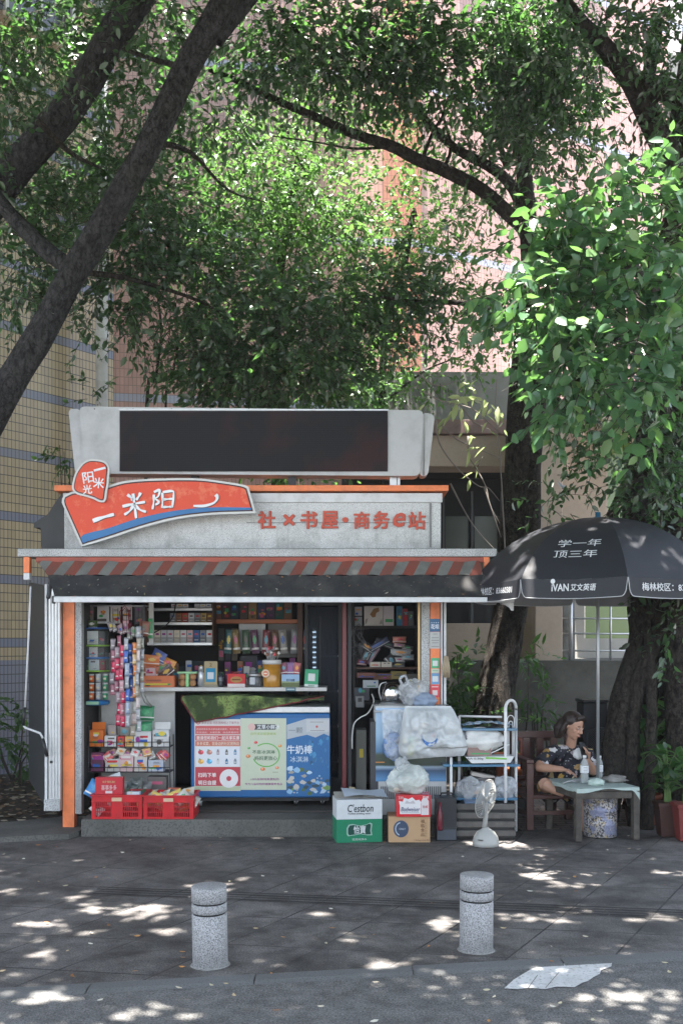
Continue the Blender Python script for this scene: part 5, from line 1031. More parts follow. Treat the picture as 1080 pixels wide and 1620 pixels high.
# ---- cigarette packs in three rows
packs = []; r_ = random.Random(2)
CN = {'white': (.80, .80, .80), 'silver': (.62, .63, .66), 'cream': (.78, .70, .58), 'pink': (.76, .50, .52), 'blue': (.08, .17, .38), 'grey': (.28, .29, .31), 'brown': (.30, .14, .07), 'red': (.55, .10, .08), 'gold': (.5, .34, .12)}
rows = [('top', 963, 955.5, 270, 334, ['white', 'cream', 'white', None, 'silver', 'white', 'white']), ('middle', 985, 970, 268, 336, ['grey', 'brown', 'red', 'silver', 'grey', 'gold', 'brown']), ('bottom', 1017, 997, 243, 336, ['cream', 'silver', 'silver', 'cream', 'white', 'pink', 'blue', 'grey', 'white'])]
ordn = ['first', 'second', 'third', 'fourth', 'fifth', 'sixth', 'seventh', 'eighth', 'ninth']
for rn, yb, yt, x0, x1, cols in rows:
    n_ = len(cols); wd = (x1 - x0)/n_
    for k, cn in enumerate(cols):
        if cn is None: continue
        z0 = WZ(yb, SD) + .001; h = (yb - yt)*SD/FPX; x = hx(x0 + wd*(k + .5)); c = CN[cn]
        carton('cigarette_pack', f'{cn} pack, {ordn[k]} from the left in the {rn} row of the cigarette shelf', 'pack', (x, SD + .04, z0), (wd*SD/FPX*.9, .025, h), c, seed=k*7 + yb, group='packs on the cigarette shelf', tilt=(-.06, 0), bev=0, artwork=False,
            extra=lambda b, T, y, c=c, h=h, k=k: (b.rect(0, y, h*.24, wd*SD/FPX*.86, h*.40, PRC, tuple(q*.55 + .02 for q in c), T=T), b.rect(0, y - .001, h*.68, wd*SD/FPX*.5, h*.16, PRC, r_.choice(BRIGHT), T=T), b.rect(0, y - .001, h*.22, wd*SD/FPX*.6, h*.06, PRC, (.6, .6, .6), T=T)))
# bound magazines / films on the orange shelf
for k in range(9):
    x = WX(343 + k*14, 10.62); c = [(.20, .08, .05), (.10, .06, .06), (.05, .07, .10), (.12, .10, .09), (.30, .20, .10), (.07, .09, .16), (.10, .07, .12), (.04, .12, .10), (.20, .12, .08)][k]
    carton('magazine', f'{ordn[k]} dark picture magazine from the left on the orange brown shelf', 'magazine', (x, 10.66 + .01*(k % 2), WZ(979.8, 10.6)), (.078, .02, .17), c, seed=50 + k, group='magazines on the shelf', tilt=(-.12, 0), n=6, bev=0)
# dangling dark packets below the shelf
for k, (px, c) in enumerate(((350, (.12, .11, .10)), (361, (.07, .07, .08)), (371, (.16, .14, .11)))):
    carton('hanging_packet', f'{["left", "middle", "right"][k]} one of three dark packet strips hanging under the magazine shelf', 'packet', (WX(px, 10.7), 10.72, WZ(1045, 10.7)), (.055, .02, .32), c, seed=70 + k, group='packet strips under the shelf', n=8, bev=0)
b = B(); D_ = 10.68; b.rect(WX(399, D_), D_, WZ(1008, D_), 42*D_/FPX, 44*D_/FPX, M('silver_film', (.26, .27, .28), .35, .3, bump=.4, bscale=10)); b.text('五味·⋯', (WX(399, D_), D_ - .003, WZ(1003.5, D_)), 22*D_/FPX, 7*D_/FPX, None, (.75, .76, .78), bold=.02)
b.quad([W(378, 985, D_ + .003), W(420, 985, D_ + .003), W(420, 986, D_ + .02), W(378, 986, D_ + .02)], m_alu); b.build('hanging_poster', label='silver hanging poster with pale characters behind the counter goods', cat='poster')
for k, (px, w_, h, c) in enumerate(((395, 26, 46, (.05, .05, .055)), (425, 30, 34, (.10, .085, .05)), (455, 20, 22, (.06, .05, .05)), (280, 40, 30, (.05, .06, .07)), (318, 26, 38, (.04, .06, .06)))):
    carton('stock_box', ['dark box behind the metal tin', 'olive box behind the amber jar', 'low dark box at the back right of the counter', 'wide dark box below the cigarette shelf', 'upright dark box left of the card stand'][k], 'box', (WX(px, 10.4), 10.4, CZ), (w_*10.4/FPX, .12, h*10.4/FPX), c, seed=90 + k, bev=0)
# more stock crowding the shade behind the counter and in the right bay
r_ = random.Random(77); CL = [('dark green', (.05, .14, .06)), ('brown', (.22, .11, .06)), ('navy', (.05, .07, .18)), ('ochre', (.42, .28, .08)), ('crimson', (.34, .04, .06)), ('silver', (.40, .41, .43)), ('teal', (.05, .20, .22)), ('plum', (.18, .05, .14)), ('off white', (.50, .48, .44)), ('black', (.03, .03, .032))]
for k in range(22):
    px = 246 + k*10.3; cn, c = CL[(k*7) % 10]; h = r_.uniform(20, 44); carton('stock_box', f'{cn} packet, {("first second third fourth fifth sixth seventh eighth ninth tenth eleventh twelfth thirteenth fourteenth fifteenth sixteenth seventeenth eighteenth nineteenth twentieth").split()[k] if k < 20 else ["second last", "last"][k - 20]} from the left in the crowded row behind the counter', 'packet', (WX(px, 10.22), 10.24 + .03*(k % 2), CZ), (9.2*10.2/FPX, .03, h*10.2/FPX), c, seed=600 + k, group='packets crowded behind the counter goods', n=7, bev=0, tilt=(r_.uniform(-.08, .08), 0), rz=r_.uniform(-.25, .25))
for k in range(9):
    px = 480 - k*15; cn, c = CL[(k*3 + 2) % 10]; snack_bag('hanging_packet', f'{cn} hanging packet under the magazines, number {k + 1} from the right', 'packet', W(px, 1034, 10.55), 12*10.5/FPX, 38*10.5/FPX, .03, tuple(x*.6 for x in c), rot=(0, r_.uniform(-.12, .12), 0), seed=640 + k, group='packets hanging under the magazines')
b = B(); b.tube([Vector(q) for q in smooth_path([W(278, 955, 10.2), W(274, 975, 10.15), W(262, 990, 10.1), W(246, 1000, 10.1), W(236, 1004, 10)], 5)], .006, m_blk, n=6); b.build('power_cable', label='black cable drooping in front of the cigarette shelf', cat='cable')
# goods on the counter
ct = lambda p: WX(p, 9.93); cs = 9.93/FPX
def snacks_ctr():
    carton('display_box', 'open orange display box at the left end of the counter', 'box', (ct(250), 9.95, CZ), (54*cs, .16, 18*cs), (.66, .20, .09), seed=3, open_=False, n=4)
    carton('small_box', 'small pink and white box standing on the orange display box', 'box', (ct(239), 9.93, CZ + 18*cs), (15*cs, .06, 12*cs), (.6, .42, .42), seed=5)
    r_ = random.Random(12)
    for k, (px, py, c, cn) in enumerate(((237, 1062, (.50, .12, .04), 'dark orange'), (246, 1052, (.14, .05, .05), 'dark brown'), (262, 1050, (.68, .27, .03), 'yellow orange'), (240, 1046, (.62, .18, .04), 'bright orange'), (254, 1060, (.35, .30, .12), 'olive'), (268, 1062, (.10, .06, .06), 'black'), (232, 1052, (.4, .08, .05), 'brick red'), (248, 1038, (.08, .12, .35), 'navy and orange'))):
        snack_bag('snack_bag', f'{cn} crinkled snack bag heaped above the orange display box', 'snack bag', W(px, py + 7, 9.95 + .02*(k % 3)), 25*cs, 17*cs, .03, c, rot=(r_.uniform(-.4, .4), r_.uniform(-.7, .7), r_.uniform(-.3, .3)), seed=k, group='snack bags heaped on the counter', col2=(.7, .45, .1) if k % 2 else None)
    t = thing('biscuit_pack', 'clear pack of round biscuits with a green wrapper on the counter', 'biscuits', (ct(297), 9.94, CZ)); b = B()
    for i in range(2):
        for j in range(2): b.tube([(ct(289 + i*16), 9.91, CZ + (6 + j*10)*cs), (ct(289 + i*16), 9.99, CZ + (6 + j*10)*cs)], 5.2*cs, PRC, (.42, .22, .10), n=12)
    b.build('biscuits', t); b = B(); b.box((ct(297), 9.905, CZ + 12*cs), (5*cs, .012, 23*cs), PRG, (.22, .55, .20)); b.box((ct(297), 9.93, CZ + 23*cs), (31*cs, .08, 3*cs), PRG, (.3, .58, .28)); b.build('wrapper', t, bevel=.003)
    t = thing('metal_tin', 'brushed metal bottle beside the wooden card stand', 'bottle', (ct(318), 9.93, CZ)); b = B(); b.lathe([(5*cs, 0), (5*cs, 22*cs), (3.6*cs, 24*cs), (3.6*cs, 25*cs)], (ct(318), 9.93, CZ), m_alu, n=16); b.build('body', t); b = B(); b.lathe([(4*cs, 25.2*cs), (4*cs, 32*cs), (3.4*cs, 33*cs)], (ct(318), 9.93, CZ), m_alu, n=16); b.build('cap', t)
    t = thing('card_stand', 'tan payment card stand with a blue panel on the counter', 'stand', (ct(333), 9.94, CZ)); b = B(); T = Matrix.Translation((ct(333), 9.93, CZ)) @ Matrix.Rotation(-.12, 4, 'X')
    b.prism(rr([(-10.5*cs, .006), (10.5*cs, .006), (10.5*cs, 41*cs), (-10.5*cs, 41*cs)], .012, 3), 0, .008, PRC, (.42, .34, .20), T=T); b.build('board', t); b = B(); b.rect(0, -.002, 19*cs, 15*cs, 22*cs, PRC, (.03, .25, .42), T=T); b.rect(0, -.004, 18*cs, 10*cs, 11*cs, PRC, (.6, .65, .68), T=T); b.text('2', (0, 0, 0), 4*cs, 5*cs, PRC, (.15, .08, .02), fn=lambda u, v: T @ Vector((u, -.003, 35*cs + v))); b.build('panel', t)
    b = B(); b.box((ct(333), 9.95, CZ + .012), (24*cs, .07, .022), PRC, (.30, .27, .2)); b.build('base', t, bevel=.003)
    bottle('dark_bottle', 'small dark bottle right of the card stand', ct(349), 9.95, CZ, 4.5*cs, 24*cs, (.05, .05, .06), M('dark_liquid', (.03, .035, .045), .2, bump=0), (.09, .1, .12))
    carton('tea_box', 'red and white box with a gold oval on the counter', 'box', (ct(374.5), 9.93, CZ), (28*cs, .08, 21*cs), (.55, .05, .05), seed=1, artwork=False, extra=lambda b, T, y: (b.rect(0, y, 3*cs, 27.5*cs, 5*cs, PRC, (.66, .6, .58), T=T), b.disc(0, y - .001, 12*cs, 9.5*cs, PRC, (.42, .22, .08), T=T, ry=5*cs), b.rect(0, y - .002, 12*cs, 13*cs, 2*cs, PRC, (.16, .07, .03), T=T)))
    b = B(); b.quad([(ct(368), 9.95, CZ + 21.3*cs), (ct(380), 9.95, CZ + 22.5*cs), (ct(382), 9.91, CZ + 26*cs), (ct(369), 9.91, CZ + 23*cs)], PRC, (.6, .3, .3)); b.build('paper_slip', label='folded paper slip on top of the red box', cat='paper')
    t = thing('glass_jar', 'squat clear glass jar with a steel lid on the counter', 'jar', (ct(403), 9.95, CZ)); b = B(); b.lathe([(10*cs, 0), (11.5*cs, 3*cs), (11.5*cs, 14*cs), (10*cs, 17*cs)], (ct(403), 9.95, CZ), glassy('jar_glass', (.15, .16, .17), .6, .06), n=20); b.box((ct(400), 9.95 - 11.6*cs, CZ + 10*cs), (8*cs, .002, 11*cs), PRC, (.5, .52, .55)); b.build('body', t); b = B(); b.lathe([(11*cs, 17.3*cs), (11.6*cs, 20*cs), (10*cs, 21*cs)], (ct(403), 9.95, CZ), m_alu, n=20); b.build('lid', t)
    t = thing('lollipop_jar', 'tall amber jar full of wrapped lollipops', 'jar', (ct(430), 9.94, CZ)); b = B()
    amb = M('amber_plastic', (.42, .20, .03), .15, var=.5, scale=14, spec=.7, bump=.2, bscale=25); b.lathe([(13*cs, 0), (14*cs, 2*cs), (14.6*cs, 36*cs)], (ct(430), 9.94, CZ), amb, n=26); b.build('body', t)
    b = B(); b.lathe([(15*cs, 36.2*cs), (15.3*cs, 42*cs), (14*cs, 43*cs)], (ct(430), 9.94, CZ), m_inw, n=26); b.build('rim', t)
    b = B(); yy = 9.94 - 14.6*cs; b.disc(ct(421), yy - .004, CZ + 22*cs, 6.5*cs, None, (.66, .50, .35), n=9); b.disc(ct(421), yy - .006, CZ + 22*cs, 4*cs, None, (.62, .16, .08), n=12); b.rect(ct(421), yy - .008, CZ + 22*cs, 5*cs, 1.6*cs, None, (.8, .75, .6)); b.build('label', t)
    rr_ = random.Random(5)
    for k in range(16):
        a_ = rr_.uniform(0, 6.28); q = rr_.uniform(0, 9)*cs; p0 = Vector((ct(430) + q*math.cos(a_), 9.94 + q*math.sin(a_), CZ + 43*cs)); p1 = p0 + Vector((math.cos(a_)*.02, math.sin(a_)*.02, rr_.uniform(.03, .10)))
        l_ = thing('lollipop', f'{ordn[k % 9]} wrapped sweet standing in the amber jar', 'lollipop', p0, group='lollipops in the amber jar'); l_['label'] = 'wrapped lollipop sticking up out of the amber jar'
        b = B(); b.tube([p0, p1], .002, m_inw, n=5); b.build('stick', l_); b = B(); blob(b, p1 + Vector((0, 0, .012)), (.015, .015, .016), PRG, k, .15, (8, 6), col=rr_.choice([(.6, .45, .2), (.6, .1, .12), (.65, .62, .55), (.3, .14, .1), (.66, .4, .1), (.35, .33, .4)])); b.build('sweet', l_)
    carton('card_holder', 'small printed holder showing a blue sky and grass', 'holder', (ct(459.5), 9.93, CZ), (28*cs, .05, 20*cs), (.33, .48, .66), seed=1, artwork=False, extra=lambda b, T, y: (b.rect(0, y, 3.5*cs, 28*cs, 7*cs, PRC, (.14, .17, .08), T=T), b.quad([(-14*cs, y - .0006, 7*cs), (14*cs, y - .0006, 7*cs), (14*cs, y - .0006, 10*cs), (4*cs, y - .0006, 8.4*cs), (-14*cs, y - .0006, 9.6*cs)], PRC, (.3, .36, .2), T=T), b.text('至于咕咖', (0, 0, 0), 13*cs, 4*cs, PRC, (.04, .05, .08), fn=lambda u, v: T @ Vector((u, y - .001, 11*cs + v)))))
    for k in range(3): snack_bag('snack_bag', f'{["maroon", "purple", "dark red"][k]} sachet standing behind the small blue sky holder', 'snack bag', W(450 + k*9, 1068, 9.98), 11*cs, 20*cs, .015, [(.25, .03, .08), (.22, .08, .25), (.4, .06, .07)][k], rot=(0, .15*(k-1), 0), seed=40 + k, group='sachets in the card holder')
    t = thing('payment_sign', 'green payment sign leaning at the right end of the counter', 'sign', (ct(492), 9.93, CZ)); b = B(); T = Matrix.Translation((ct(492), 9.92, CZ)) @ Matrix.Rotation(.05, 4, 'Y') @ Matrix.Rotation(-.14, 4, 'X')
    b.box((0, 0, 14.3*cs), (22*cs, .008, 28*cs), None, (.01, .30, .13), T=T); b.build('board', t, bevel=.002); b = B(); b.rect(0, -.0055, 15.5*cs, 11*cs, 12*cs, None, (.62, .65, .63), T=T); b.rect(0, -.0055, 2.4*cs, 21*cs, 4*cs, None, (.6, .65, .62), T=T); b.text('微信支付', (0, 0, 0), 10*cs, 2*cs, None, (.02, .2, .08), fn=lambda u, v: T @ Vector((u, -.007, 2.4*cs + v))); b.build('panel', t)
snacks_ctr()
# drinks fridge behind
VD = 10.35; vx = lambda p: WX(p, VD); V_ = thing('drinks_fridge', 'dark glass-door drinks fridge with a lit strip inside', 'fridge', (vx(511), VD, .17))
b = B(); b.box2(vx(482), vx(487), VD, VD + .6, .17, 2.1, m_dkmetal); b.box2(vx(535), vx(540), VD, VD + .6, .17, 2.1, m_dkmetal); b.box2(vx(482), vx(540), VD + .57, VD + .6, .17, 2.1, m_dkmetal); b.box2(vx(487), vx(535), VD, VD + .56, .17, .35, m_dkmetal); b.box2(vx(487), vx(535), VD, VD + .56, 2.0, 2.1, m_dkmetal); b.build('cabinet', V_)
b = B(); b.box2(vx(488), vx(534), VD - .012, VD - .004, .36, 1.99, glassy('fridge_glass', (.012, .02, .035), .7, .3)); b.build('door', V_, label='dark glass door'); b = B(); b.box2(vx(506), vx(507.2), VD - .03, VD - .014, .6, 1.9, m_dkmetal); b.build('handle', V_)
_mc['fridge_glass'].node_tree.nodes['Principled BSDF'].inputs['Specular IOR Level'].default_value = .12
em = bpy.data.materials.new('led_lamp'); em.use_nodes = True; en = em.node_tree.nodes['Principled BSDF']; en.inputs['Emission Color'].default_value = (.55, .78, 1, 1); en.inputs['Emission Strength'].default_value = 1.6
for k in range(8):
    zz = WZ(1000 + k*8, VD); b = B(); b.box((vx(497), VD + .02, zz), (.032, .01, .010), em); b.build('lamp', V_)
b = B(); b.box2(vx(494), vx(500), VD + .03, VD + .04, WZ(1060, VD), WZ(993, VD), m_alu); b.build('light_strip', V_)
for k in range(4):
    for j in range(3): b = B(); b.lathe([(.028, 0), (.028, .14), (.012, .19), (.012, .21)], (vx(512 + j*9), VD + .25, .5 + k*.34), M('drink', [(.10, .04, .02), (.03, .07, .03), (.02, .04, .10)][j], .2, bump=0) if False else M('drink_%d' % j, [(.10, .04, .02), (.03, .07, .03), (.02, .04, .10)][j], .2, bump=0), n=10); tag(b.build('drink_bottle'), f'{["brown", "green", "blue"][j]} drink bottle on the {["lowest", "second", "third", "top"][k]} level of the drinks fridge', 'bottle', 'bottles in the drinks fridge')
for k in range(4): b = B(); b.box2(vx(504), vx(535), VD + .1, VD + .5, .485 + k*.34, .498 + k*.34, m_alu); b.build('shelf', V_)
# ============================================================ LEFT DISPLAY
JD = 9.62; jx = lambda p: WX(p, JD); jz = lambda p: WZ(p, JD); js = JD/FPX
t = thing('gum_display', 'tiered clear gum and sweets display hanging by the left post', 'display', (jx(148), JD + .05, jz(1116)))
b = B()
for py, c in ((995, (.04, .12, .35)), (1022.5, (.25, .45, .06)), (1042, (.05, .16, .42)), (1063, (.25, .45, .06))): b.lathe([(22*js, 0), (22*js, 2.4*js)], (jx(148), JD + .09, jz(py)), None, c, n=24)
b.build('tier', t)
b = B(); b.lathe([(21*js, jz(1062) - jz(1114)), (21*js, -.002)], (jx(148), JD + .09, jz(1062)), GLS, n=24, cap=False); b.lathe([(20.5*js, 0), (20.5*js, jz(996) - jz(1061))], (jx(148), JD + .09, jz(1061)), GLS, n=24, cap=False); b.build('cover', t)
b = B(); b.lathe([(20*js, 0), (22*js, 2*js), (22*js, 7*js)], (jx(148), JD + .09, jz(1116)), None, (.02, .16, .40), n=24); b.box((jx(148), JD + .09 - 22.2*js, jz(1112)), (20*js, .002, 5*js), None, (.28, .5, .32)); b.build('base', t)
for k, (px, py, w_, h, c) in enumerate(((146, 1009, 17, 21, (.66, .68, .66)), (147, 1032, 13, 16, (.68, .62, .62)), (148, 1052, 16, 17, (.6, .64, .68)))):
    carton('price_card', ['large white card in the top tier of the gum display', 'narrow pinkish card in the second tier of the gum display', 'pale blue card in the third tier of the gum display'][k], 'card', (jx(px), JD + .03, jz(py + h/2)), (w_*js, .02, h*js), c, seed=60 + k, n=3, bev=0)
r_ = random.Random(3)
for k in range(12):
    i, j = k % 4, k // 4; c = [(.70, .42, .04), (.66, .14, .03), (.50, .52, .56), (.10, .36, .20)][i]
    b = B(); x, z0 = jx(133 + i*10.5), jz(1107 - j*14); b.lathe([(4.1*js, 0), (4.1*js, 9*js), (3.2*js, 10*js)], (x, JD + .045 + (.015 if i in (0, 3) else 0), z0), None, c, n=12); b.lathe([(4.3*js, 10.1*js), (4.3*js, 12.6*js)], (x, JD + .045 + (.015 if i in (0, 3) else 0), z0), None, (.66, .66, .64), n=12)
    b.rect(x, JD + .045 + (.015 if i in (0, 3) else 0) - 4.3*js, z0 + 5*js, 4*js, 3*js, None, (.7, .6, .4)); tag(b.build('gum_tub'), f'{["yellow", "red orange", "silver", "green"][i]} gum tub in the {["bottom", "middle", "upper"][j]} row of the clear display', 'tub', 'gum tubs in the clear display')
for k, (px, py, w_, h, c, cn) in enumerate(((135, 1010, 10, 22, (.07, .12, .03), 'dark green'), (160, 1010, 9, 22, (.10, .10, .11), 'charcoal'), (135, 1033, 8, 15, (.04, .05, .12), 'navy'), (159, 1033, 8, 15, (.09, .05, .06), 'plum'), (135, 1053, 8, 15, (.08, .22, .04), 'leaf green'), (161, 1053, 8, 15, (.35, .05, .07), 'crimson'))):
    carton('sweet_box', f'{cn} sweet box in the gum display beside the price card', 'box', (jx(px), JD + .06, jz(py + h/2)), (w_*js, .04, h*js), c, seed=80 + k, n=3, bev=0)
snack_bag('snack_bag', 'olive green bag lying on top of the gum display', 'snack bag', (jx(143), JD + .08, jz(995)), 17*js, 14*js, .05, (.08, .13, .03), seed=7)
# cards hanging at the top left
for k, (px, py, w_, h, c) in enumerate(((137, 970, 12, 24, (.16, .15, .14)), (158, 972, 19, 28, (.62, .62, .63)), (177, 972, 16, 28, (.56, .53, .52)), (195, 968, 15, 24, (.64, .52, .52)), (214, 972, 18, 30, (.14, .14, .15)))):
    carton('hanging_card', ['narrow dark card hanging at the far top left of the opening', 'large white printed card hanging at the top left of the opening', 'off white printed card beside the large white one', 'pinkish card behind the red bag handles', 'dark netted card right of the pinkish one'][k], 'card', (jx(px), 9.75 + .02*k, jz(py + h/2)), (w_*js, .015, h*js), c, seed=30 + k, group='cards hanging at the top left', n=6, bev=0)
b = B(); b.tube([(jx(133), 9.74, jz(957.5)), (jx(232), 9.84, jz(957.5))], .007, m_alu, n=6); b.build('hanging_rail', K)
snack_bag('snack_bag', 'green bag hanging by the white batten', 'snack bag', (jx(235), 9.72, jz(1010)), 8*js, 32*js, .02, (.02, .30, .09), seed=8, col2=(.02, .24, .07))
snack_bag('snack_bag', 'bunch of brown and red sticks bag beside the green hanging bag', 'snack bag', (jx(224), 9.70, jz(1006)), 17*js, 24*js, .03, (.30, .10, .06), rot=(0, .15, 0), seed=9, col2=(.20, .16, .08))
# red handbag loops
t = thing('net_bag', 'dark red net bag with looped handles above the sachet strips', 'bag', (jx(197), 9.62, jz(992))); b = B(); blob(b, (jx(198), 9.64, jz(990)), (11*js, .04, 8*js), M('dark_red_cloth', (.22, .012, .03), .7, var=.4, scale=30), 4, .3, (16, 10)); b.rect(jx(200), 9.598, jz(984), 9*js, 5*js, None, (.6, .32, .36)); b.build('body', t)
b = B()
for o_ in (0, 4): b.tube([(jx(191 + o_), 9.63, jz(984)), (jx(189 + o_), 9.63, jz(968)), (jx(197), 9.63, jz(958 + o_)), (jx(205 - o_/2), 9.63, jz(968)), (jx(204), 9.63, jz(984))], .004, M('dark_red_cloth', (.22, .012, .03), .7), n=6)
b.build('handle', t)
# sachet strips: chains of small sachets
def strip(px, y, py0, py1, wpx, cols, label, sway=0, seed=0, alt=1.0):
    r_ = random.Random(seed); b = B(); n = max(2, round((py1 - py0)/19)); h = (py1 - py0)/n
    for k in range(n):
        c = cols[k % len(cols)]; x0 = px + sway*math.sin(k*.9 + seed) + r_.uniform(-1, 1)
        T = Matrix.Translation(W(x0, py0 + h*(k+1), y)) @ Euler((r_.uniform(-.1, .1), 0, r_.uniform(-.6, .6))).to_matrix().to_4x4(); s_ = y/FPX; ww, hh = wpx*s_, h*s_*.98
        def cf(u, v, c=c): return tuple(q*.6 for q in lin(c)) if v < .12 or v > .88 else ((.62, .58, .56) if (.36 < v < .5 and .25 < u < .75) else lin(c))
        for sg in (-1, 1): b.grid(lambda u, v: ((u-.5)*ww*(1 - .18*math.sin(v*math.pi)), sg*.011*(1 - abs(2*u-1)**2)*math.sin(v*math.pi)**.6*(1 + .5*noise.noise((u*5+k, v*5, seed))), v*hh), 5, 9, PRG, colfn=cf, T=T)
    b.tube([W(px, py0, y), W(px, 962, y + .04)], .0025, m_blk, n=4)
    return b.build('sachet_strip', label=label, cat='sachet strip', group='strips of sachets hanging at the left')
CR, BL, OR, SV, TN = (.52, .012, .07), (.012, .10, .42), (.70, .20, .02), (.34, .35, .38), (.36, .31, .24)
strip(179, 9.50, 1010, 1100, 9, [(.25, .22, .24), (.30, .10, .14), CR], 'leftmost crimson and grey sachet strip', 1, 1); strip(187, 9.49, 1005, 1148, 9.5, [(.28, .08, .12), (.35, .25, .28), CR, CR], 'long crimson sachet strip second from the left', 1.5, 2)
strip(194, 9.46, 1020, 1150, 8, [CR, (.5, .18, .22), CR, (.55, .3, .33)], 'pale and crimson sachet strip left of the blue ones', 1, 3); strip(201, 9.44, 1008, 1150, 8, [SV, BL, (.35, .42, .55)], 'silver and blue sachet strip', 1.2, 4)
strip(207, 9.49, 1018, 1110, 8, [BL, (.03, .10, .35)], 'deep blue sachet strip', 1.2, 5); strip(213.5, 9.45, 1016, 1104, 8, [OR, (.66, .45, .2)], 'bright orange sachet strip', 1, 6)
strip(219, 9.42, 990, 1158, 8, [SV, TN, (.6, .5, .48), SV], 'tan and silver sachet strip right of the orange one', 1.5, 7); strip(212, 9.52, 1090, 1165, 9, [TN, (.5, .48, .42), (.55, .42, .38)], 'short low beige sachet strip below the orange one', 1.5, 8)
strip(225, 9.47, 1008, 1096, 7, [(.32, .33, .26), SV, (.28, .3, .28)], 'greyish green sachet strip nearest the counter', 1, 9)
b = B(); b.tube([W(222, 1080, 9.5), W(226, 1098, 9.48), W(231, 1110, 9.46), W(240, 1118, 9.5)], [.012, .016, .018, .012], PRG, (.22, .22, .20), n=8); b.build('wrapper_twist', label='twisted grey wrapper trailing from the strips to the green bags', cat='wrapper')
r_ = random.Random(15)
for k in range(9):
    c = r_.choice([(.35, .35, .38), (.2, .18, .2), (.4, .25, .28), (.3, .32, .26), (.45, .4, .36)]); snack_bag('sachet', f'{ordn[k]} sachet from the left in the tangle above the strips', 'sachet', W(178 + k*5.6, r_.uniform(998, 1014), 9.54 + .01*(k % 3)), 8*js, 16*js, .02, c, rot=(r_.uniform(-.3, .3), r_.uniform(-.6, .6), r_.uniform(-.5, .5)), seed=k + 20, group='tangle of sachets above the strips')
# big green bags
for k, (px, py, h, rz) in enumerate(((228, 1141, 24, .1), (226, 1166, 24, -.1))): snack_bag('snack_bag', ['upper shiny green bag with white print by the counter support', 'lower shiny green bag standing on the white boxes'][k], 'snack bag', (jx(px), 9.70, jz(py)), 27*js, h*js, .06, (.01, .22, .08), rot=(-.1, rz*.3, 0), seed=60 + k, col2=(.03, .34, .12))
# tiered wire rack with boxes
WD = 9.62; wx = lambda p: WX(p, WD); wz = lambda p: WZ(p, WD); ws = WD/FPX
t = thing('wire_rack', 'three-tier wire rack full of small boxes beside the left post', 'rack', (wx(205), WD + .1, .17)); m_wire = M('dark_wire', (.06, .06, .065), .4, .5)
for px in (141, 270):
    for dy in (0, .22): b = B(); b.tube([(wx(px), WD + dy, .17), (wx(px) - (.01 if px > 200 else 0), WD + dy, wz(1148 if px < 200 else 1165))], .005, m_wire, n=6); b.build('upright', t)
for py in (1182, 1222, 1262):
    b = B(); 
    for q in range(9): b.tube([(wx(141), WD + q*.027, wz(py)), (wx(270), WD + q*.027, wz(py))], .0025, m_wire, n=4)
    for pz in (py - 8, py): b.tube([(wx(141), WD - .004, wz(pz)), (wx(270), WD - .004, wz(pz))], .0035, m_wire, n=5)
    for q in range(14): b.tube([(wx(141 + q*9.9), WD - .004, wz(py)), (wx(141 + q*9.9), WD - .004, wz(py - 8))], .002, m_wire, n=4)
    b.build('tier', t)
TB = [(152, 22, 26, (.68, .17, .03), 'orange open box with black print at the left of the upper tier', True), (174, 18, 17, (.66, .66, .64), 'white box second from the left in the upper tier', False), (190.5, 11, 16, (.60, .05, .05), 'narrow red and white box in the upper tier', False), (204, 13, 16, (.68, .42, .14), 'pale orange box with a drawn burger in the upper tier', False), (225, 27, 24, (.66, .66, .66), 'white box with a magenta shape under the green bags', False), (254, 26, 26, (.62, .61, .60), 'white and dark green open box at the right of the upper tier', True)]
for k, (px, w_, h, c, lab, op) in enumerate(TB): carton('sweet_box', lab, 'box', (wx(px), WD + .07, wz(1181.5)), (w_*ws, .10, h*ws), c, seed=100 + k, open_=op, group='boxes on the wire rack', n=5)
carton('sweet_box', 'small patterned box behind the white boxes of the upper tier', 'box', (wx(172), WD + .17, wz(1181)), (12*ws, .05, 32*ws), (.5, .42, .40), seed=111)
snack_bag('snack_bag', 'grey crumpled bag behind the upper tier', 'snack bag', (wx(192), WD + .16, wz(1172)), 22*ws, 22*ws, .05, (.30, .28, .25), seed=112)
MB_ = [(153, 20, 30, (.16, .05, .10), 'tall purple and brown box at the left of the middle tier', False), (177, 22, 20, (.5, .48, .46), 'pale box of wrappers second in the middle tier', False), (199, 23, 28, (.62, .42, .42), 'pinkish white box with a brown round print in the middle tier', False), (222, 20, 24, (.55, .50, .46), 'crumpled cream box in the middle tier', True), (246, 24, 18, (.42, .45, .52), 'pale blue and pink box at the right of the middle tier', False)]
for k, (px, w_, h, c, lab, op) in enumerate(MB_): carton('sweet_box', lab, 'box', (wx(px), WD + .07, wz(1221.5)), (w_*ws, .10, h*ws), c, seed=120 + k, open_=op, group='boxes on the wire rack', n=7, tilt=(-.06, 0))
r_ = random.Random(33)
for k in range(14):
    px, py = r_.uniform(165, 268), r_.uniform(1194, 1206); c = r_.choice([(.55, .52, .48), (.6, .32, .1), (.62, .10, .10), (.3, .3, .28), (.62, .55, .45), (.4, .2, .16)])
    snack_bag('wrapped_snack', f'wrapped snack in the middle tier, {["first", "second", "third", "fourth", "fifth", "sixth", "seventh", "eighth", "ninth", "tenth", "eleventh", "twelfth", "thirteenth", "last"][k]} in the heap', 'snack', W(166 + k*7.6, py, WD + .03 + .02*(k % 3)), 14*ws, 13*ws, .02, c, rot=(r_.uniform(-.6, .3), r_.uniform(-1.1, 1.1), r_.uniform(-.4, .4)), seed=200 + k, group='loose snacks on the middle tier')
carton('flat_box', 'open grey cardboard box on the lowest tier of the wire rack', 'box', (wx(247), WD + .10, wz(1260)), (30*ws, .12, 30*ws), (.16, .14, .13), seed=130, n=1)
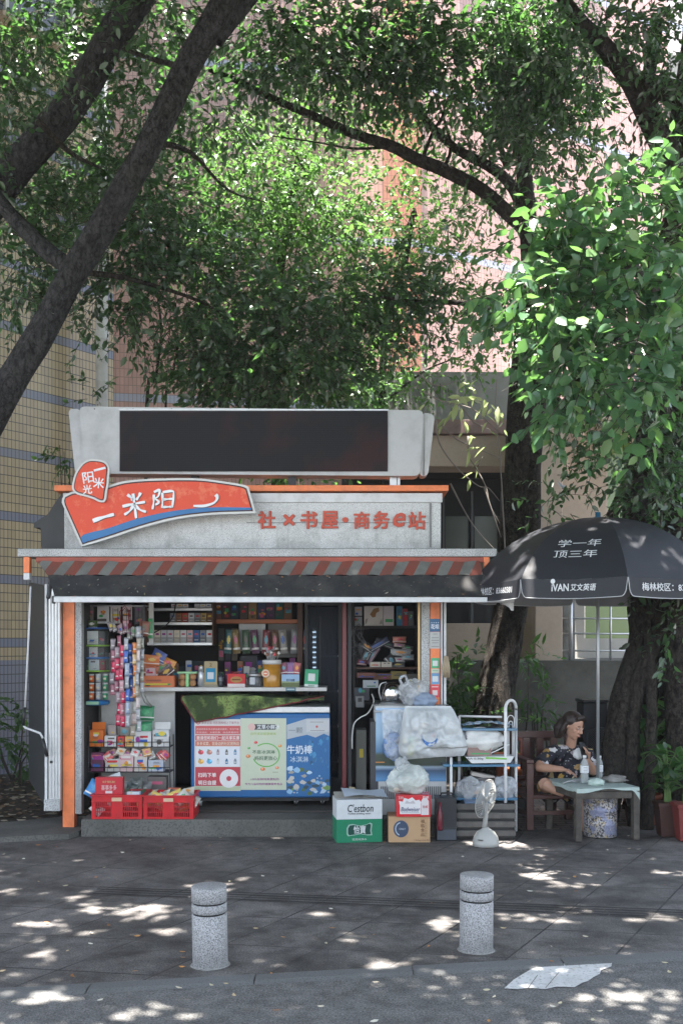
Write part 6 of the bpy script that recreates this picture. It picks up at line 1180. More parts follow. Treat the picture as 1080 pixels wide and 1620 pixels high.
for k, (px, py, c, cn) in enumerate(((205, 1262, (.02, .04, .035), 'black and green'), (216, 1255, (.05, .06, .05), 'dark glossy'), (197, 1262, (.35, .34, .32), 'silver'), (228, 1262, (.10, .10, .10), 'black'))): snack_bag('snack_bag', f'{cn} bag in front of the lowest tier', 'snack bag', (WX(px, 9.5), 9.5 + .02*k, WZ(py + 12, 9.5)), 20*ws, 36*ws, .05, c, rot=(-.1, r_.uniform(-.4, .4), 0), seed=140 + k, col2=(.3, .32, .3), group='dark bags below the wire rack')
b = B(); b.quad([W(158, 1233, 9.46), W(190, 1221, 9.55), W(193, 1237, 9.5), W(160, 1245, 9.42)], None, (.62, .66, .68)); b.build('paper_sheet', label='pale folded paper sheet behind the red gift box', cat='paper')
# ---- two red plastic crates
def crate(name, label, x0, x1, D, z0, h, skew=0):
    s_ = D/FPX; X0, X1 = WX(x0, D), WX(x1, D); dp = .34; t = thing(name, label, 'crate', ((X0 + X1)/2, D + dp/2, z0), group='red plastic crates on the kiosk step'); b = B(); ta = .012
    wT = X1 - X0; tk = .008
    def wall(p0, p1, nrm):                      # lattice wall from p0 to p1
        p0, p1 = Vector(p0), Vector(p1); d = p1 - p0; L_ = d.length; a_ = math.atan2(d.y, d.x); T = Matrix.Translation((p0.x, p0.y, z0)) @ Matrix.Rotation(a_, 4, 'Z'); q = B()
        b.box((L_/2, 0, h*.05), (L_, tk, h*.10), m_red, T=T); b.box((L_/2, 0, h*.86), (L_, tk, h*.28), m_red, T=T)
        for u in (.03, .5, .97): b.box((L_*u, 0, h*.41), (L_*(.06 if u != .5 else .22), tk, h*.62), m_red, T=T)
        for lo, hi in ((.07, .38), (.62, .93)):
            for k in range(9): b.box((L_*(lo + (hi - lo)*k/8), 0, h*.41), (L_*.013, tk, h*.62), m_red, T=T)
            for v in (.30, .52): b.box((L_*(lo + hi)/2, -.0005, h*v), (L_*(hi - lo), tk*.8, h*.035), m_red, T=T)
        b.box((L_/2, -.006, h*.985), (L_ + .02, .022, h*.05), m_red, T=T); b.box((L_/2, -.004, h*.72), (L_, .014, h*.03), m_red, T=T)
    wall((X0, D), (X1, D), 0); wall((X0, D + dp), (X0, D), 0); wall((X1, D), (X1, D + dp), 0); wall((X1, D + dp), (X0, D + dp), 0); b.box(((X0+X1)/2, D + dp/2, z0 + .01), (wT - .02, dp - .02, .012), m_red)
    b.build('body', t); xm = (X0 + X1)/2
    b = B(); b.box((xm, D - .007, z0 + h*.82), (wT*.20, .006, h*.15), None, (.60, .40, .26)); b.build('handle', t); return t
crate('plastic_crate', 'red lattice crate holding the red gift box', 146, 224.5, 9.14, .154, 38*9.14/FPX)
crate('plastic_crate', 'red lattice crate heaped with orange and cream snacks, beside the freezer', 228, 305.5, 9.14, .154, 37*9.14/FPX)
r_ = random.Random(44); q9 = 9.25/FPX
for cr, (x0, x1, pal) in enumerate(((150, 222, [(.5, .5, .5, 'grey'), (.10, .10, .11, 'black'), (.62, .62, .64, 'white'), (.06, .12, .06, 'dark green')]), (232, 302, [(.68, .34, .05, 'orange'), (.62, .55, .45, 'cream'), (.6, .58, .52, 'ivory'), (.45, .42, .36, 'grey'), (.68, .5, .12, 'yellow'), (.5, .12, .06, 'red')]))):
    n_ = 12 if cr == 0 else 22
    for k in range(n_):
        c = pal[k % len(pal)]; px = x0 + (x1 - x0)*(k + .5)/n_; zz = .154 + (.03 if k % 3 == 0 else .10) + r_.uniform(0, .06)*(1.3 if cr else .6)
        snack_bag('snack_bag', f'{c[3]} packet in the {"crate beside the freezer" if cr else "crate under the gift box"}, number {k + 1} from its left', 'snack bag', (WX(px, 9.3), 9.19 + .07*(k % 4), zz), 24*q9, 18*q9, .035, c[:3], rot=(r_.uniform(-1.2, -.2), r_.uniform(-.7, .7), r_.uniform(-.8, .8)), seed=300 + k + cr*40, group=f'packets in the {"second" if cr else "first"} red crate')
carton('gift_box', 'glossy red gift box with pale writing standing in the left crate', 'box', (WX(173, 9.2), 9.23, .154 + .075), (43*q9, .08, 50*q9), (.48, .015, .03), seed=5, artwork=False, m=printed('printed_gloss', .25, .6), extra=lambda b, T, y: (b.text('好丽友', (0, 0, 0), 20*q9, 3.4*q9, PRC, (.55, .42, .2), bold=.02, fn=lambda u, v: T @ Vector((u, y, 43*q9 + v))), b.text('喜事多多', (0, 0, 0), 24*q9, 8*q9, PRC, (.68, .42, .42), fn=lambda u, v: T @ Vector((u, y, 34*q9 + v))), b.rect(0, y, 27*q9, 11*q9, 4*q9, PRC, (.66, .55, .55), T=T)))
snack_bag('snack_bag', 'bright blue bag at the left end of the left crate', 'snack bag', (WX(143, 9.3), 9.3, .154 + .16), 26*q9, 28*q9, .06, (.01, .20, .50), rot=(-.2, .5, 0), seed=6, col2=(.03, .30, .6))
carton('small_box', 'small white and blue box in the left crate right of the gift box', 'box', (WX(212, 9.25), 9.25, .154 + .17), (20*q9, .06, 9*q9), (.6, .64, .7), seed=8, n=2)

# ============================================================ RIGHT SHELF UNIT AND STACKED STOCK
Rz = lambda p: WZ(p, RD); rs = RD/FPX; r_ = random.Random(51)
carton('picture_calendar', 'white boxed set with a brown horse-like print on the top right shelf', 'box', (rx(591), RD + .08, Rz(989.8)), (30*rs, .08, 31*rs), (.62, .58, .54), seed=2, artwork=False, extra=lambda b, T, y: (b.quad([(u*rs, y, v*rs) for u, v in ((-6, 18), (0, 27), (8, 29), (9, 23), (4, 20), (3, 14), (-2, 13))], PRC, (.30, .16, .07), T=T), b.quad([(u*rs, y - .001, v*rs) for u, v in ((-14, 2), (-13, 10), (-9, 12), (-11, 4))], PRC, (.3, .28, .26), T=T), b.quad([(u*rs, y - .001, v*rs) for u, v in ((9, 3), (13, 12), (14, 3))], PRC, (.3, .28, .26), T=T)))
carton('white_box', 'plain pale box beside the printed box on the top right shelf', 'box', (rx(615), RD + .08, Rz(989.8)), (16*rs, .08, 31*rs), (.62, .56, .58), seed=3, n=1)
for k, (px, w_, c, cn) in enumerate(((632, 9, (.06, .20, .32), 'teal'), (641, 8, (.40, .07, .08), 'red'), (650, 8, (.16, .16, .17), 'dark grey'))): carton('small_box', f'{cn} box at the right end of the top right shelf', 'box', (rx(px), RD + .08, Rz(989.8)), (w_*rs, .07, (31 - k*4)*rs), c, seed=10 + k)
for k in range(2): carton('can', ['upper grey canister at the left of the top right shelf', 'lower pale canister at the left of the top right shelf'][k], 'can', (rx(566), RD + .06, Rz(989.8 - (1-k)*16)), (13*rs, .06, 14*rs), [(.4, .4, .42), (.28, .29, .31)][k], seed=14 + k, n=2)
SHB = [(600, 1020, 40, 11, -.5, (.05, .06, .12), 'navy umbrella case leaning across'), (585, 1035, 30, 13, -1.1, (.10, .10, .12), 'dark tube bag at the left'), (594, 1034, 32, 12, -1.0, (.30, .16, .24), 'speckled pink pouch'), (608, 1018, 34, 10, .35, (.05, .05, .07), 'black pouch'), (577, 1022, 26, 12, .6, (.08, .08, .09), 'charcoal pouch'), (632, 1012, 22, 10, 0, (.60, .22, .16), 'coral printed pouch'), (632, 1021, 18, 6, .1, (.5, .36, .34), 'flat pink packet'), (634, 1033, 34, 12, .08, (.45, .46, .47), 'silver roll'), (645, 1040, 20, 9, 0, (.35, .35, .36), 'grey roll'), (632, 1044, 18, 8, 0, (.52, .53, .54), 'pale bow-shaped packet'), (630, 1052, 22, 8, 0, (.16, .16, .17), 'dark flat packet'), (645, 1025, 18, 8, .2, (.10, .10, .11), 'black packet'), (572, 1048, 16, 9, .1, (.20, .03, .05), 'dark red packet'), (612, 1042, 18, 16, .9, (.09, .09, .10), 'black coil pack')]
for k, (px, py, w_, h, a_, c, lab) in enumerate(SHB): snack_bag('soft_packet', f'{lab} on the middle right shelf', 'packet', (rx(px) - .5*0, RD + .05 + .025*(k % 4), Rz(py + h*.5)), w_*rs, h*rs, .045, c, rot=(0, a_, 0), seed=400 + k, group='packets heaped on the middle right shelf')
for k in range(2): carton('soap_box', ['cream box at the left of the pair on the wooden shelf edge', 'cream box at the right of the pair on the wooden shelf edge'][k], 'box', (rx(593 + k*18), RD + .01, Rz(1055.3)), (16.5*rs, .05, 8*rs), (.66, .60, .52), seed=420 + k, n=2)
for k, (px, py, w_, h, c, lab) in enumerate(((578, 1068, 30, 8, (.22, .10, .08), 'flat brown box below the wooden shelf'), (606, 1070, 30, 10, (.18, .09, .06), 'reddish brown flat box below the wooden shelf'), (630, 1068, 24, 12, (.28, .22, .08), 'yellowish brown round pack below the wooden shelf'), (586, 1082, 24, 12, (.55, .58, .6), 'white and blue box with a blue car print'), (648, 1076, 22, 20, (.12, .12, .10), 'dark bag at the right of the lower shelf'), (572, 1098, 24, 20, (.10, .10, .11), 'black box behind the kettle'))):
    carton('stock_box', lab, 'box', (rx(px), RD + .0 + .03*(k % 2), Rz(py + h/2)), (w_*rs, .12, h*rs), c, seed=430 + k, n=3)
t = thing('cable_tangle', 'tangle of black plastic hooks and cables hung at the left of the right shelves', 'cables', (rx(566), 9.98, 1.5)); b = B(); r_ = random.Random(6)
for k in range(14):
    p = W(565 + r_.uniform(-12, 10), r_.uniform(995, 1030), 9.98); pts = [p + Vector((r_.uniform(-.07, .07), r_.uniform(-.04, .04), r_.uniform(-.09, .07))) for _ in range(4)]; b.tube([Vector(q) for q in smooth_path(pts, 4)], .004, M('mid_plastic', (.08, .08, .085), .3, spec=.7, bump=0), n=5)
b.tube([W(566, 1010, 9.97), W(563, 1050, 9.97), W(565, 1085, 9.97)], .004, m_blk, n=5); b.build('cable', t)
# wall socket box and white cable
t = thing('meter_box', 'small grey electrical box with a hanging cable left of the kettle', 'meter', (rx(570), 9.9, WZ(1118, 9.9))); b = B(); b.box((WX(569, 9.9), 9.9, WZ(1110, 9.9)), (13*.0058, .05, 18*.0058), M('box_grey', (.20, .20, .20), .5)); b.rect(WX(569, 9.9), 9.873, WZ(1107, 9.9), .035, .035, m_blk); b.build('case', t, bevel=.004)
b = B(); b.tube([Vector(q) for q in smooth_path([W(588, 1098, 9.6), W(591, 1110, 9.55), W(582, 1128, 9.5), W(570, 1135, 9.5), W(560, 1145, 9.5), W(557, 1165, 9.5), W(557, 1185, 9.5)], 5)], .006, m_inw, n=6); b.build('cable', t)
carton('cream_cabinet', 'narrow cream plastic cabinet behind the blue cooler', 'cabinet', (WX(571, 9.8), 9.9, .17), (16*.0057, .25, 120*.0057), (.20, .20, .18), seed=1, n=1)
# blue and white cooler
QD = 9.33; ox = lambda p: WX(p, QD); oz = lambda p: WZ(p, QD); qs = QD/FPX
t = thing('drinks_cooler', 'white based cooler with a blue sea picture and slotted vents, half hidden by bags', 'cooler', (ox(648), QD + .25, .155))
b = B(); b.box2(ox(593), ox(706), QD, QD + .5, .155, oz(1116), M('cooler_white', (.52, .53, .53), .4, var=.06, stain=(.3, .3, .28), stain_amt=.4)); b.build('body', t, bevel=.01)
b = B(); g = G('sea_picture'); sp = g.n('ShaderNodeSeparateXYZ'); g.l(g.coord(), sp.inputs[0]); zz_ = g.math('ADD', sp.outputs[2], g.math('MULTIPLY', g.math('SUBTRACT', g.noise(9, 3), .5), .012))
k_ = g.ramp(g.math('DIVIDE', zz_, .92), [(.24, (.04, .13, .30)), (.34, (.10, .26, .48)), (.42, (.03, .07, .15)), (.455, (.30, .40, .50)), (.47, (.03, .05, .035)), (.57, (.05, .07, .05)), (.60, (.08, .2, .36)), (.76, (.30, .46, .62)), (1.0, (.36, .50, .66))]); g.base(k_); g.set(.3)
b.box2(ox(594), ox(705), QD - .005, QD - .001, oz(1236), oz(1120), g.m); b.box2(ox(594), ox(608), QD - .008, QD - .0055, oz(1206.5), oz(1205), None, (.6, .22, .05)); b.build('picture', t)
b = B()
for k in range(8): b.rect(ox(603 + k*3.2), QD - .002, oz(1254), 1.5*qs, 20*qs, m_blk)
for k in range(8): b.rect(ox(674 + k*3.2), QD - .002, oz(1254), 1.5*qs, 20*qs, m_blk)
b.build('vent', t)
b = B(); b.box2(ox(586), ox(598), QD - .004, QD + .45, oz(1270), oz(1142), M('dark_grey_panel', (.05, .05, .055), .5)); b.build('side', t)
b = B(); b.box2(ox(590), ox(708), QD - .01, QD + .5, oz(1116) + .001, oz(1116) + .012, glassy('lid_glass', (.2, .22, .22), .5, .08)); b.tube([(ox(590), QD - .03, oz(1125)), (ox(716), QD - .03, oz(1126))], .008, m_alu, n=8); b.build('lid', t)
# kettle pot
t = thing('steel_kettle', 'shiny steel kettle pot standing on the cooler lid', 'kettle', (ox(623), QD + .12, oz(1113))); b = B(); chrome = M('polished_steel', (.55, .55, .54), .1, 1.0, bump=.05, bscale=8, var=.1); b.lathe([(17*qs, 0), (19*qs, .01), (17.5*qs, 20*qs), (14*qs, 29*qs), (9*qs, 32*qs), (.001, 33*qs)], (ox(622), QD + .14, oz(1113)), chrome, n=28); b.build('body', t)
b = B(); b.tube([Vector(q) for q in smooth_path([(ox(604), QD + .13, oz(1110)), (ox(600), QD + .12, oz(1095)), (ox(603), QD + .12, oz(1083)), (ox(612), QD + .13, oz(1080))], 5)], .005, m_alu, n=6); b.build('handle', t)
b = B(); b.lathe([(22*qs, 0), (22*qs, 5*qs), (20*qs, 6*qs)], (ox(622), QD + .14, oz(1119.5)), m_alu, n=28); b.build('tray', label='low round steel tray under the kettle pot', cat='tray')
# plastic bags
b = B(); blob(b, (ox(652), QD - .03, oz(1095)), (22*qs, .10, 20*qs), PLW, 3, .35, (40, 26), fr=2.2); b.tube([Vector(q) for q in smooth_path([(ox(637), QD - .02, oz(1085)), (ox(632), QD - .04, oz(1074)), (ox(640), QD - .05, oz(1069)), (ox(644), QD - .03, oz(1079)), (ox(650), QD - .02, oz(1088))], 5)], [.012]*21, PLW, n=8); b.build('plastic_bag', label='clear knotted plastic bag with ear-like handles on the cooler', cat='plastic bag')
b = B(); blob(b, (ox(667), QD - .06, oz(1107)), (20*qs, .07, 12*qs), M('blue_grey_film', (.22, .28, .38), .35, var=.5, scale=8, bump=.6, bscale=14), 8, .35, (30, 20)); b.build('plastic_bag', label='blue-grey folded bag tucked behind the big white bag', cat='plastic bag')
# big milky bag: pillow with smile print
def bagf(x0, x1, ytop, ybot, D, dep, seed, squash=.0):
    def f(u, v, sgn):
        xt0, xt1 = 641, 712; xb0, xb1 = x0, x1; tt = min(1, v*1.35)**.75; xl, xr = xt0 + (xb0 - xt0)*tt, xt1 + (xb1 - xt1)*tt
        if v > .82: q = (v - .82)/.18; xl += 12*q*q; xr -= 6*q*q
        px = xl + (xr - xl)*u; py = ytop + (ybot - ytop)*v + 6*(u - .5)**2*(1 if v > .8 else 0) - (6*(u) if v > .8 else 0)
        th = dep*(1 - abs(2*u - 1)**2.6)**.6*max(0, (1 - abs(2*v - 1.08)**3))**.6 + .004; n_ = noise.noise((u*5 + seed, v*5, sgn))*.05 + noise.noise((u*15 + seed, v*4, sgn))*.018 + abs(noise.noise((u*9 + v*6, v*9 - u*5, seed)))*-.03
        return (WX(px, D), D - sgn*(th + n_*(th/dep)), WZ(py, D))
    return f
f_ = bagf(630, 739, 1117, 1200, 9.16, .13, 2.5); b = B()
for sg in (1, -1): b.grid(lambda u, v: f_(u, v, sg), 50, 36, PLB)
t_ = b.build('plastic_bag', label='big milky white plastic bag with a blue smile mark hanging off the cooler', cat='plastic bag')
def on_bag(px, py):                       # nearest point of the bag front at that place
    x, z = WX(px, 9.02), WZ(py, 9.02); best = min(((f_(u/40, v/30, 1)) for u in range(4, 37) for v in range(3, 28)), key=lambda q: (q[0]-x)**2 + (q[2]-z)**2); return Vector((x, best[1] - .006, z))
b = B(); up_, lo_ = [], []
for k in range(15):
    a_ = math.pi*(1.05 + .9*k/14); w_ = 2.6*math.sin(math.pi*(k + .5)/15) + .5; up_.append((679.5 + 13*math.cos(a_), 1160 - 18*math.sin(a_) - w_)); lo_.append((679.5 + 13*math.cos(a_), 1160 - 18*math.sin(a_) + w_))
for k in range(14): b.quad([on_bag(*up_[k]), on_bag(*up_[k+1]), on_bag(*lo_[k+1]), on_bag(*lo_[k])], M('blue_print', (.05, .16, .42), .4, bump=0))
b.build('print', t_)
b = B(); r_ = random.Random(8)
for k in range(7): p = W(652 + r_.uniform(-4, 5), 1190 - k*3 + r_.uniform(-2, 2), 9.14); blob(b, p, (.035, .025, .03), PRG, k, .4, (8, 6), col=r_.choice([(.10, .55, .10), (.6, .6, .1), (.2, .6, .25), (.6, .55, .4)]))
b.build('packet_cluster', label='green and yellow packets showing through the lower left of the big bag', cat='packet')
for k in range(7): snack_bag('folded_bag', f'{["grey", "beige", "white", "blue", "silver", "cream", "dark"][k]} folded wrapper faintly seen inside the big milky bag', 'wrapper', W(652 + k*11, 1178 - (k % 3)*9, 9.17), .11, .13, .03, [(.16, .16, .17), (.36, .30, .22), (.5, .5, .5), (.1, .16, .3), (.3, .3, .32), (.45, .42, .34), (.06, .06, .07)][k], rot=(0, (k - 3)*.35, .3*(k % 2)), seed=700 + k, group='wrappers inside the big bag')
# hanging clear bag left of it
b = B(); g_ = bagf(0, 0, 0, 0, 9.2, .06, 1)
def lb(u, v, sg):
    xl, xr = 604 + 6*v**2, 640 + 2*math.sin(v*4); 
    if v > .85: q = (v - .85)/.15; xl += 8*q*q; xr -= 12*q*q
    th = .05*(1 - abs(2*u-1)**2.5)*(.3 + v*.9)*(1 - max(0, v - .9)*8) + .003; n_ = noise.noise((u*6, v*9, sg))*.02
    return (WX(xl + (xr - xl)*u, 9.24), 9.24 - sg*(th + n_), WZ(1122 + 80*v, 9.24))
for sg in (1, -1): b.grid(lambda u, v: lb(u, v, sg), 20, 30, PLW)
b.build('plastic_bag', label='clear bag of blue wrappings hanging left of the big white bag', cat='plastic bag')
b = B(); blob(b, W(622, 1180, 9.25), (.085, .04, .12), M('blue_wrap', (.12, .22, .42), .4, var=.7, scale=30, bump=.8, bscale=40), 3, .3, (16, 14)); b.build('wrapping_bundle', label='crumpled blue wrapping inside the clear hanging bag', cat='wrapping')
# cardboard boxes in front
XD = 8.86; s8 = XD/FPX
def cest():
    c = (WX(565, XD), XD + .13, .008); w_, dp, h = 73*s8, .27, 68*s8; rz = .13; T = Matrix.Translation(c) @ Matrix.Rotation(rz, 4, 'Z'); t = thing('water_carton', 'white over green water carton with big lettering, lid covered by a paper', 'carton', c); m = printed('printed_matt', .75, .25, var=.25); b = B()
    b.box((0, 0, h*.27), (w_, dp, h*.54), m, (.015, .20, .10), T=T); b.box((0, 0, h*.77), (w_ - .0006, dp - .0006, h*.459), m, (.60, .62, .63), T=T); b.build('box', t, bevel=.003)
    y = -dp/2 - .0012; P = lambda u, v, k=0: T @ Vector((u, y - .001*k, v)); b = B(); gr = (.03, .04, .045)
    b.text("C'estbon", (0, 0, 0), w_*.56, h*.18, m, gr, bold=.015, shear=.15, fn=lambda u, v: P(u + w_*.02, h*.80 + v)); b.text('Purified drinking water', (0, 0, 0), w_*.5, h*.055, m, gr, bold=.01, shear=.1, fn=lambda u, v: P(u + w_*.0, h*.67 + v))
    wv = [(-.5, .12), (-.42, .38), (-.25, .42), (0, .3), (.25, .36), (.42, .5), (.5, .42), (.47, -.1), (.5, -.42), (.3, -.42), (.05, -.32), (-.2, -.4), (-.45, -.46), (-.5, -.3)]
    b.quad([P(u*w_*.56, h*.30 + v*h*.32, 0) for u, v in wv], m, (.30, .45, .38)); b.quad([P(u*w_*.50, h*.30 + v*h*.27, 1) for u, v in wv], m, (.01, .06, .045)); b.text('怡寶', (0, 0, 0), w_*.26, h*.18, m, (.66, .68, .68), bold=.02, fn=lambda u, v: P(u, h*.30 + v, 2)); b.text('饮用纯净水', (0, 0, 0), w_*.32, h*.05, m, (.5, .56, .52), bold=.02, fn=lambda u, v: P(u, h*.075 + v))
    P2 = lambda u, v: T @ Vector((w_/2 + .0012, u, v)); b.text('怡寶', (0, 0, 0), dp*.5, h*.13, m, (.5, .54, .52), bold=.02, fn=lambda u, v: P2(u, h*.34 + v)); b.rect(-w_*.36, y, h*.965, .001, .001, m, T=T); b.build('print', t)
    b = B(); b.box((-w_*.05, .02, h + .02), (w_*.9, dp*.5, .003), m, (.42, .40, .36), rot=(.25, 0, 0), T=T); b.box((w_*.30, -.08, h + .014), (w_*.4, dp*.35, .003), m, (.5, .5, .48), rot=(-.2, .1, 0), T=T); b.build('flap', t)
    b = B(); b.grid(lambda u, v: T @ Vector(((u - .35)*w_*.95, (v - .62)*dp*.9, h + .028 + .03*v + .012*math.sin(u*4 + v*2))), 10, 8, None, (.50, .56, .64)); b.build('paper_sheet', label='pale blue printed paper lying on the water carton', cat='paper')
cest()
t = thing('brown_carton', 'plain brown carton with a dark blue round logo, under the red box', 'carton', (WX(647, XD), XD + .13, .008)); b = B(); w_, h = 66*s8, 41*s8; x_, y_ = WX(647, XD), XD; b.box((x_, y_ + .13, .008 + h/2), (w_, .26, h), M('kraft_card', (.42, .27, .15), .8, var=.1, scale=7), ); b.build('box', t, bevel=.003)
b = B(); zc = .008 + h/2; b.disc(x_ - 13*s8, y_ - .0012, zc + 1*s8, 12*s8, None, (.03, .05, .10), n=26, ry=13.5*s8); b.quad([(x_ - 13*s8 + 9.5*s8*math.cos(a_)*q, y_ - .0025, zc + 1*s8 + 11*s8*math.sin(a_)*q) for q, rng_ in ((1, range(9)), (.82, range(8, -1, -1))) for a_ in [math.pi*(.55 + .85*k/8) for k in rng_]], None, (.35, .42, .5)); b.text('ONLY', (x_ - 11*s8, y_ - .0025, zc + 1*s8), 10*s8, 3*s8, None, (.4, .45, .5)); 
for k, ch in enumerate('福临食品'): b.text(ch, (x_ + 21*s8, y_ - .0012, zc + (13 - k*7)*s8), 6*s8, 5.6*s8, None, (.16, .07, .03))
for k in range(6): b.text('口', (x_ + 26*s8, y_ - .0012, zc + (10 - k*4)*s8), 2.4*s8, 2.4*s8, None, (.2, .1, .05))
b.text('100g×20包', (x_ + 20*s8, y_ - .0012, zc - 17*s8), 24*s8, 3*s8, None, (.16, .08, .04)); b.build('print', t)
t = thing('beer_carton', 'red and white beer carton standing on the brown carton', 'carton', (WX(653.5, XD), XD + .1, .008 + h)); z0 = .009 + h; h2 = 34*s8; b = B(); b.box((WX(653.5, XD), XD + .09, z0 + h2/2), (54*s8, .22, h2), printed('printed_gloss', .25, .6), (.56, .015, .025)); b.build('box', t, bevel=.003)
b = B(); yb = XD - .0215; xb = WX(653.5, XD); zc = z0 + h2/2; wh = (.66, .64, .64)
b.rect(xb - 5*s8, yb, zc - 5*s8, 33*s8, 15*s8, None, wh); b.quad([(xb - 5*s8 + u*s8, yb - .001, zc + v*s8) for u, v in ((-17, 2), (-18, 8), (-12, 7), (-10, 13), (-3, 11), (3, 14), (8, 9), (14, 10), (17, 6), (16, 2))], None, wh); b.quad([(xb + 18*s8 + u*s8, yb - .001, zc + v*s8) for u, v in ((-6, -14), (6, -14), (6, 8), (3, 13), (-3, 13), (-6, 8))], None, (.6, .55, .55))
b.text('Budweiser', (xb - 5*s8, yb - .002, zc - 5*s8), 30*s8, 7*s8, None, (.12, .12, .2), shear=.3, bold=.02); b.text('百威', (xb + 18*s8, yb - .002, zc - 1*s8), 8*s8, 4*s8, None, (.4, .05, .06)); b.text('330', (xb - 20*s8, yb - .001, zc + 13*s8), 7*s8, 4*s8, None, (.7, .5, .5)); b.text('百威', (xb + 19*s8, yb - .001, zc + 14*s8), 10*s8, 4*s8, None, (.72, .6, .6)); b.rect(xb - 5*s8, yb - .002, zc - 10*s8, 28*s8, .8*s8, None, (.3, .3, .35))
b.quad([(xb - 14*s8 + u*s8, yb - .002, zc + v*s8) for u, v in ((0, 4), (3, 9), (8, 6), (14, 9), (17, 4))], None, (.45, .4, .42)); b.build('print', t)
# bag of bread / eggs on the beer carton
b = B(); zt_ = z0 + h2; blob(b, (WX(646, XD), XD + .09, zt_ + .11), (33*s8, .12, .125), glassy('crinkled_bag', (.62, .66, .62), .6, .14, .9, 20), 5, .22, (44, 26), flat=.108, fr=1.4)
blob(b, (WX(636, XD), XD + .07, zt_ + .24), (.06, .05, .07), PLW, 9, .4, (20, 12)); b.build('plastic_bag', label='crinkled see-through bag of rolls on the red beer carton', cat='plastic bag')
for k in range(6): b = B(); blob(b, (WX(628 + k*7.5, XD), XD + .05 + .03*(k % 2), zt_ + .055 + .03*(k % 3)), (.034, .04, .034), M('bread_roll', (.55, .50, .42), .8, var=.2), k, .15, (12, 8)); tag(b.build('bread_roll'), 'pale roll inside the crinkled bag on the beer carton', 'bread roll', 'rolls in the crinkled bag')
# black case, bottle
t = thing('black_case', 'tall black case with a dark red bottle shape beside the brown carton', 'case', (WX(705, 8.93), 9.0, .008)); b = B(); s_ = 8.93/FPX; b.box((WX(706, 8.93), 9.03, .008 + 34*s_), (32*s_, .2, 68*s_), M('case_black', (.022, .023, .027), .4)); b.box((WX(706, 8.93), 8.925, .008 + 10*s_), (30*s_, .01, 17*s_), M('case_grey', (.05, .06, .075), .5)); b.build('body', t, bevel=.012)
b = B(); b.lathe([(4*s_, 0), (4.4*s_, 3*s_), (4.4*s_, 26*s_), (1.8*s_, 34*s_), (1.8*s_, 44*s_)], (WX(695, 8.93), 8.9, .008 + 18*s_), M('wine_plastic', (.12, .008, .02), .25), n=14); b.build('bottle', t); b = B(); b.tube([(WX(697, 8.93), 9.03, .008 + 68*s_), (WX(700, 8.93), 9.03, .008 + 73*s_), (WX(716, 8.93), 9.03, .008 + 73*s_), (WX(718, 8.93), 9.03, .008 + 68*s_)], .007, m_blk, n=6); b.build('handle', t)
b = B(); b.box((WX(554, 9.3), 9.3, .155 + .12), (.05, .02, .26), None, (.38, .32, .2), rot=(0, .12, 0)); b.box((WX(556, 9.3), 9.286, .36), (.035, .002, .05), None, (.15, .2, .12), rot=(0, .12, 0)); b.build('product_card', label='narrow folded cardboard card standing left of the cooler', cat='card')
# stickered hook bundle on the right trim
b = B(); 
for k in range(4): b.tube([W(703 + k*1.5, 1038, 9.25), W(700 + k*3.2, 1058, 9.24), W(702 + k*2.6, 1072, 9.25)], [.008, .012, .006], M('tan_strap', (.35, .28, .19), .7, var=.3), n=6)
b.build('strap_bundle', label='tan folded straps hung on the white trim by the stickers', cat='straps')
# awning crank
t = thing('awning_crank', 'bent white crank handle hanging on the dark side panel', 'crank handle', (WX(45, 9.2), 9.2, WZ(1195, 9.2))); b = B(); kk = lambda px, py: W(px, py, 9.2); b.tube([kk(49, 928), kk(46, 1000), kk(40, 1119)], .0085, m_whitem, n=8); b.tube([kk(37.5, 1147), kk(40, 1151), kk(64, 1160), kk(69, 1170)], .0095, m_whitem, n=8); b.build('rod', t)
b = B(); b.tube([kk(39.5, 1119), kk(37.5, 1148)], .014, m_blk, n=10); b.build('grip', t); b = B(); b.tube([kk(68, 1168), kk(75, 1197)], .015, m_blk, n=10); b.build('grip', t)
# ============================================================ RIGHT-HAND SIDE
def bollard(name, label, px, py):
    D = GD(py) + .09; x = WX(px, D); r_ = .0895; h = .405; t = thing(name, label, 'bollard', (x, D, .008), group='stone bollards at the kerb')
    g = _mc.get('bollard_granite') or speck('bollard_granite', (.36, .36, .365), (.10, .10, .105), .85, 170, .6, (.20, .20, .195), 6, thr=.52)
    b = B(); z = lambda k: .008 + h*k
    for lo, hi in ((0, .655), (.675, .785), (.805, 1)):
        b.lathe([(r_ - .003, h*lo), (r_, h*lo + .003), (r_, h*hi - .004), (r_ - .004, h*hi)], (x, D, .008), g, n=48)
    b.build('shaft', t); b = B()
    for lo in (.655, .785): b.lathe([(r_ - .007, 0), (r_ - .007, h*.02)], (x, D, .008 + h*lo), M('groove', (.018, .017, .017), .9), n=40)
    b.build('groove', t)
    t.rotation_euler = (R(.8 if px < 500 else -.5), R(-1.0 if px < 500 else .7), 0)
    b = B(); b.lathe([(r_ + .012, 0), (r_ + .008, .003)], (x, D, .009), speck('mortar_ring', (.24, .235, .22), (.1, .1, .1), .6, 90), n=30); b.build('mortar', t)
bollard('bollard', 'grey granite bollard in front of the freezer, standing on pale mortar', 333, 1537); bollard('bollard', 'grey granite bollard in front of the brown carton and fan', 752.5, 1513)
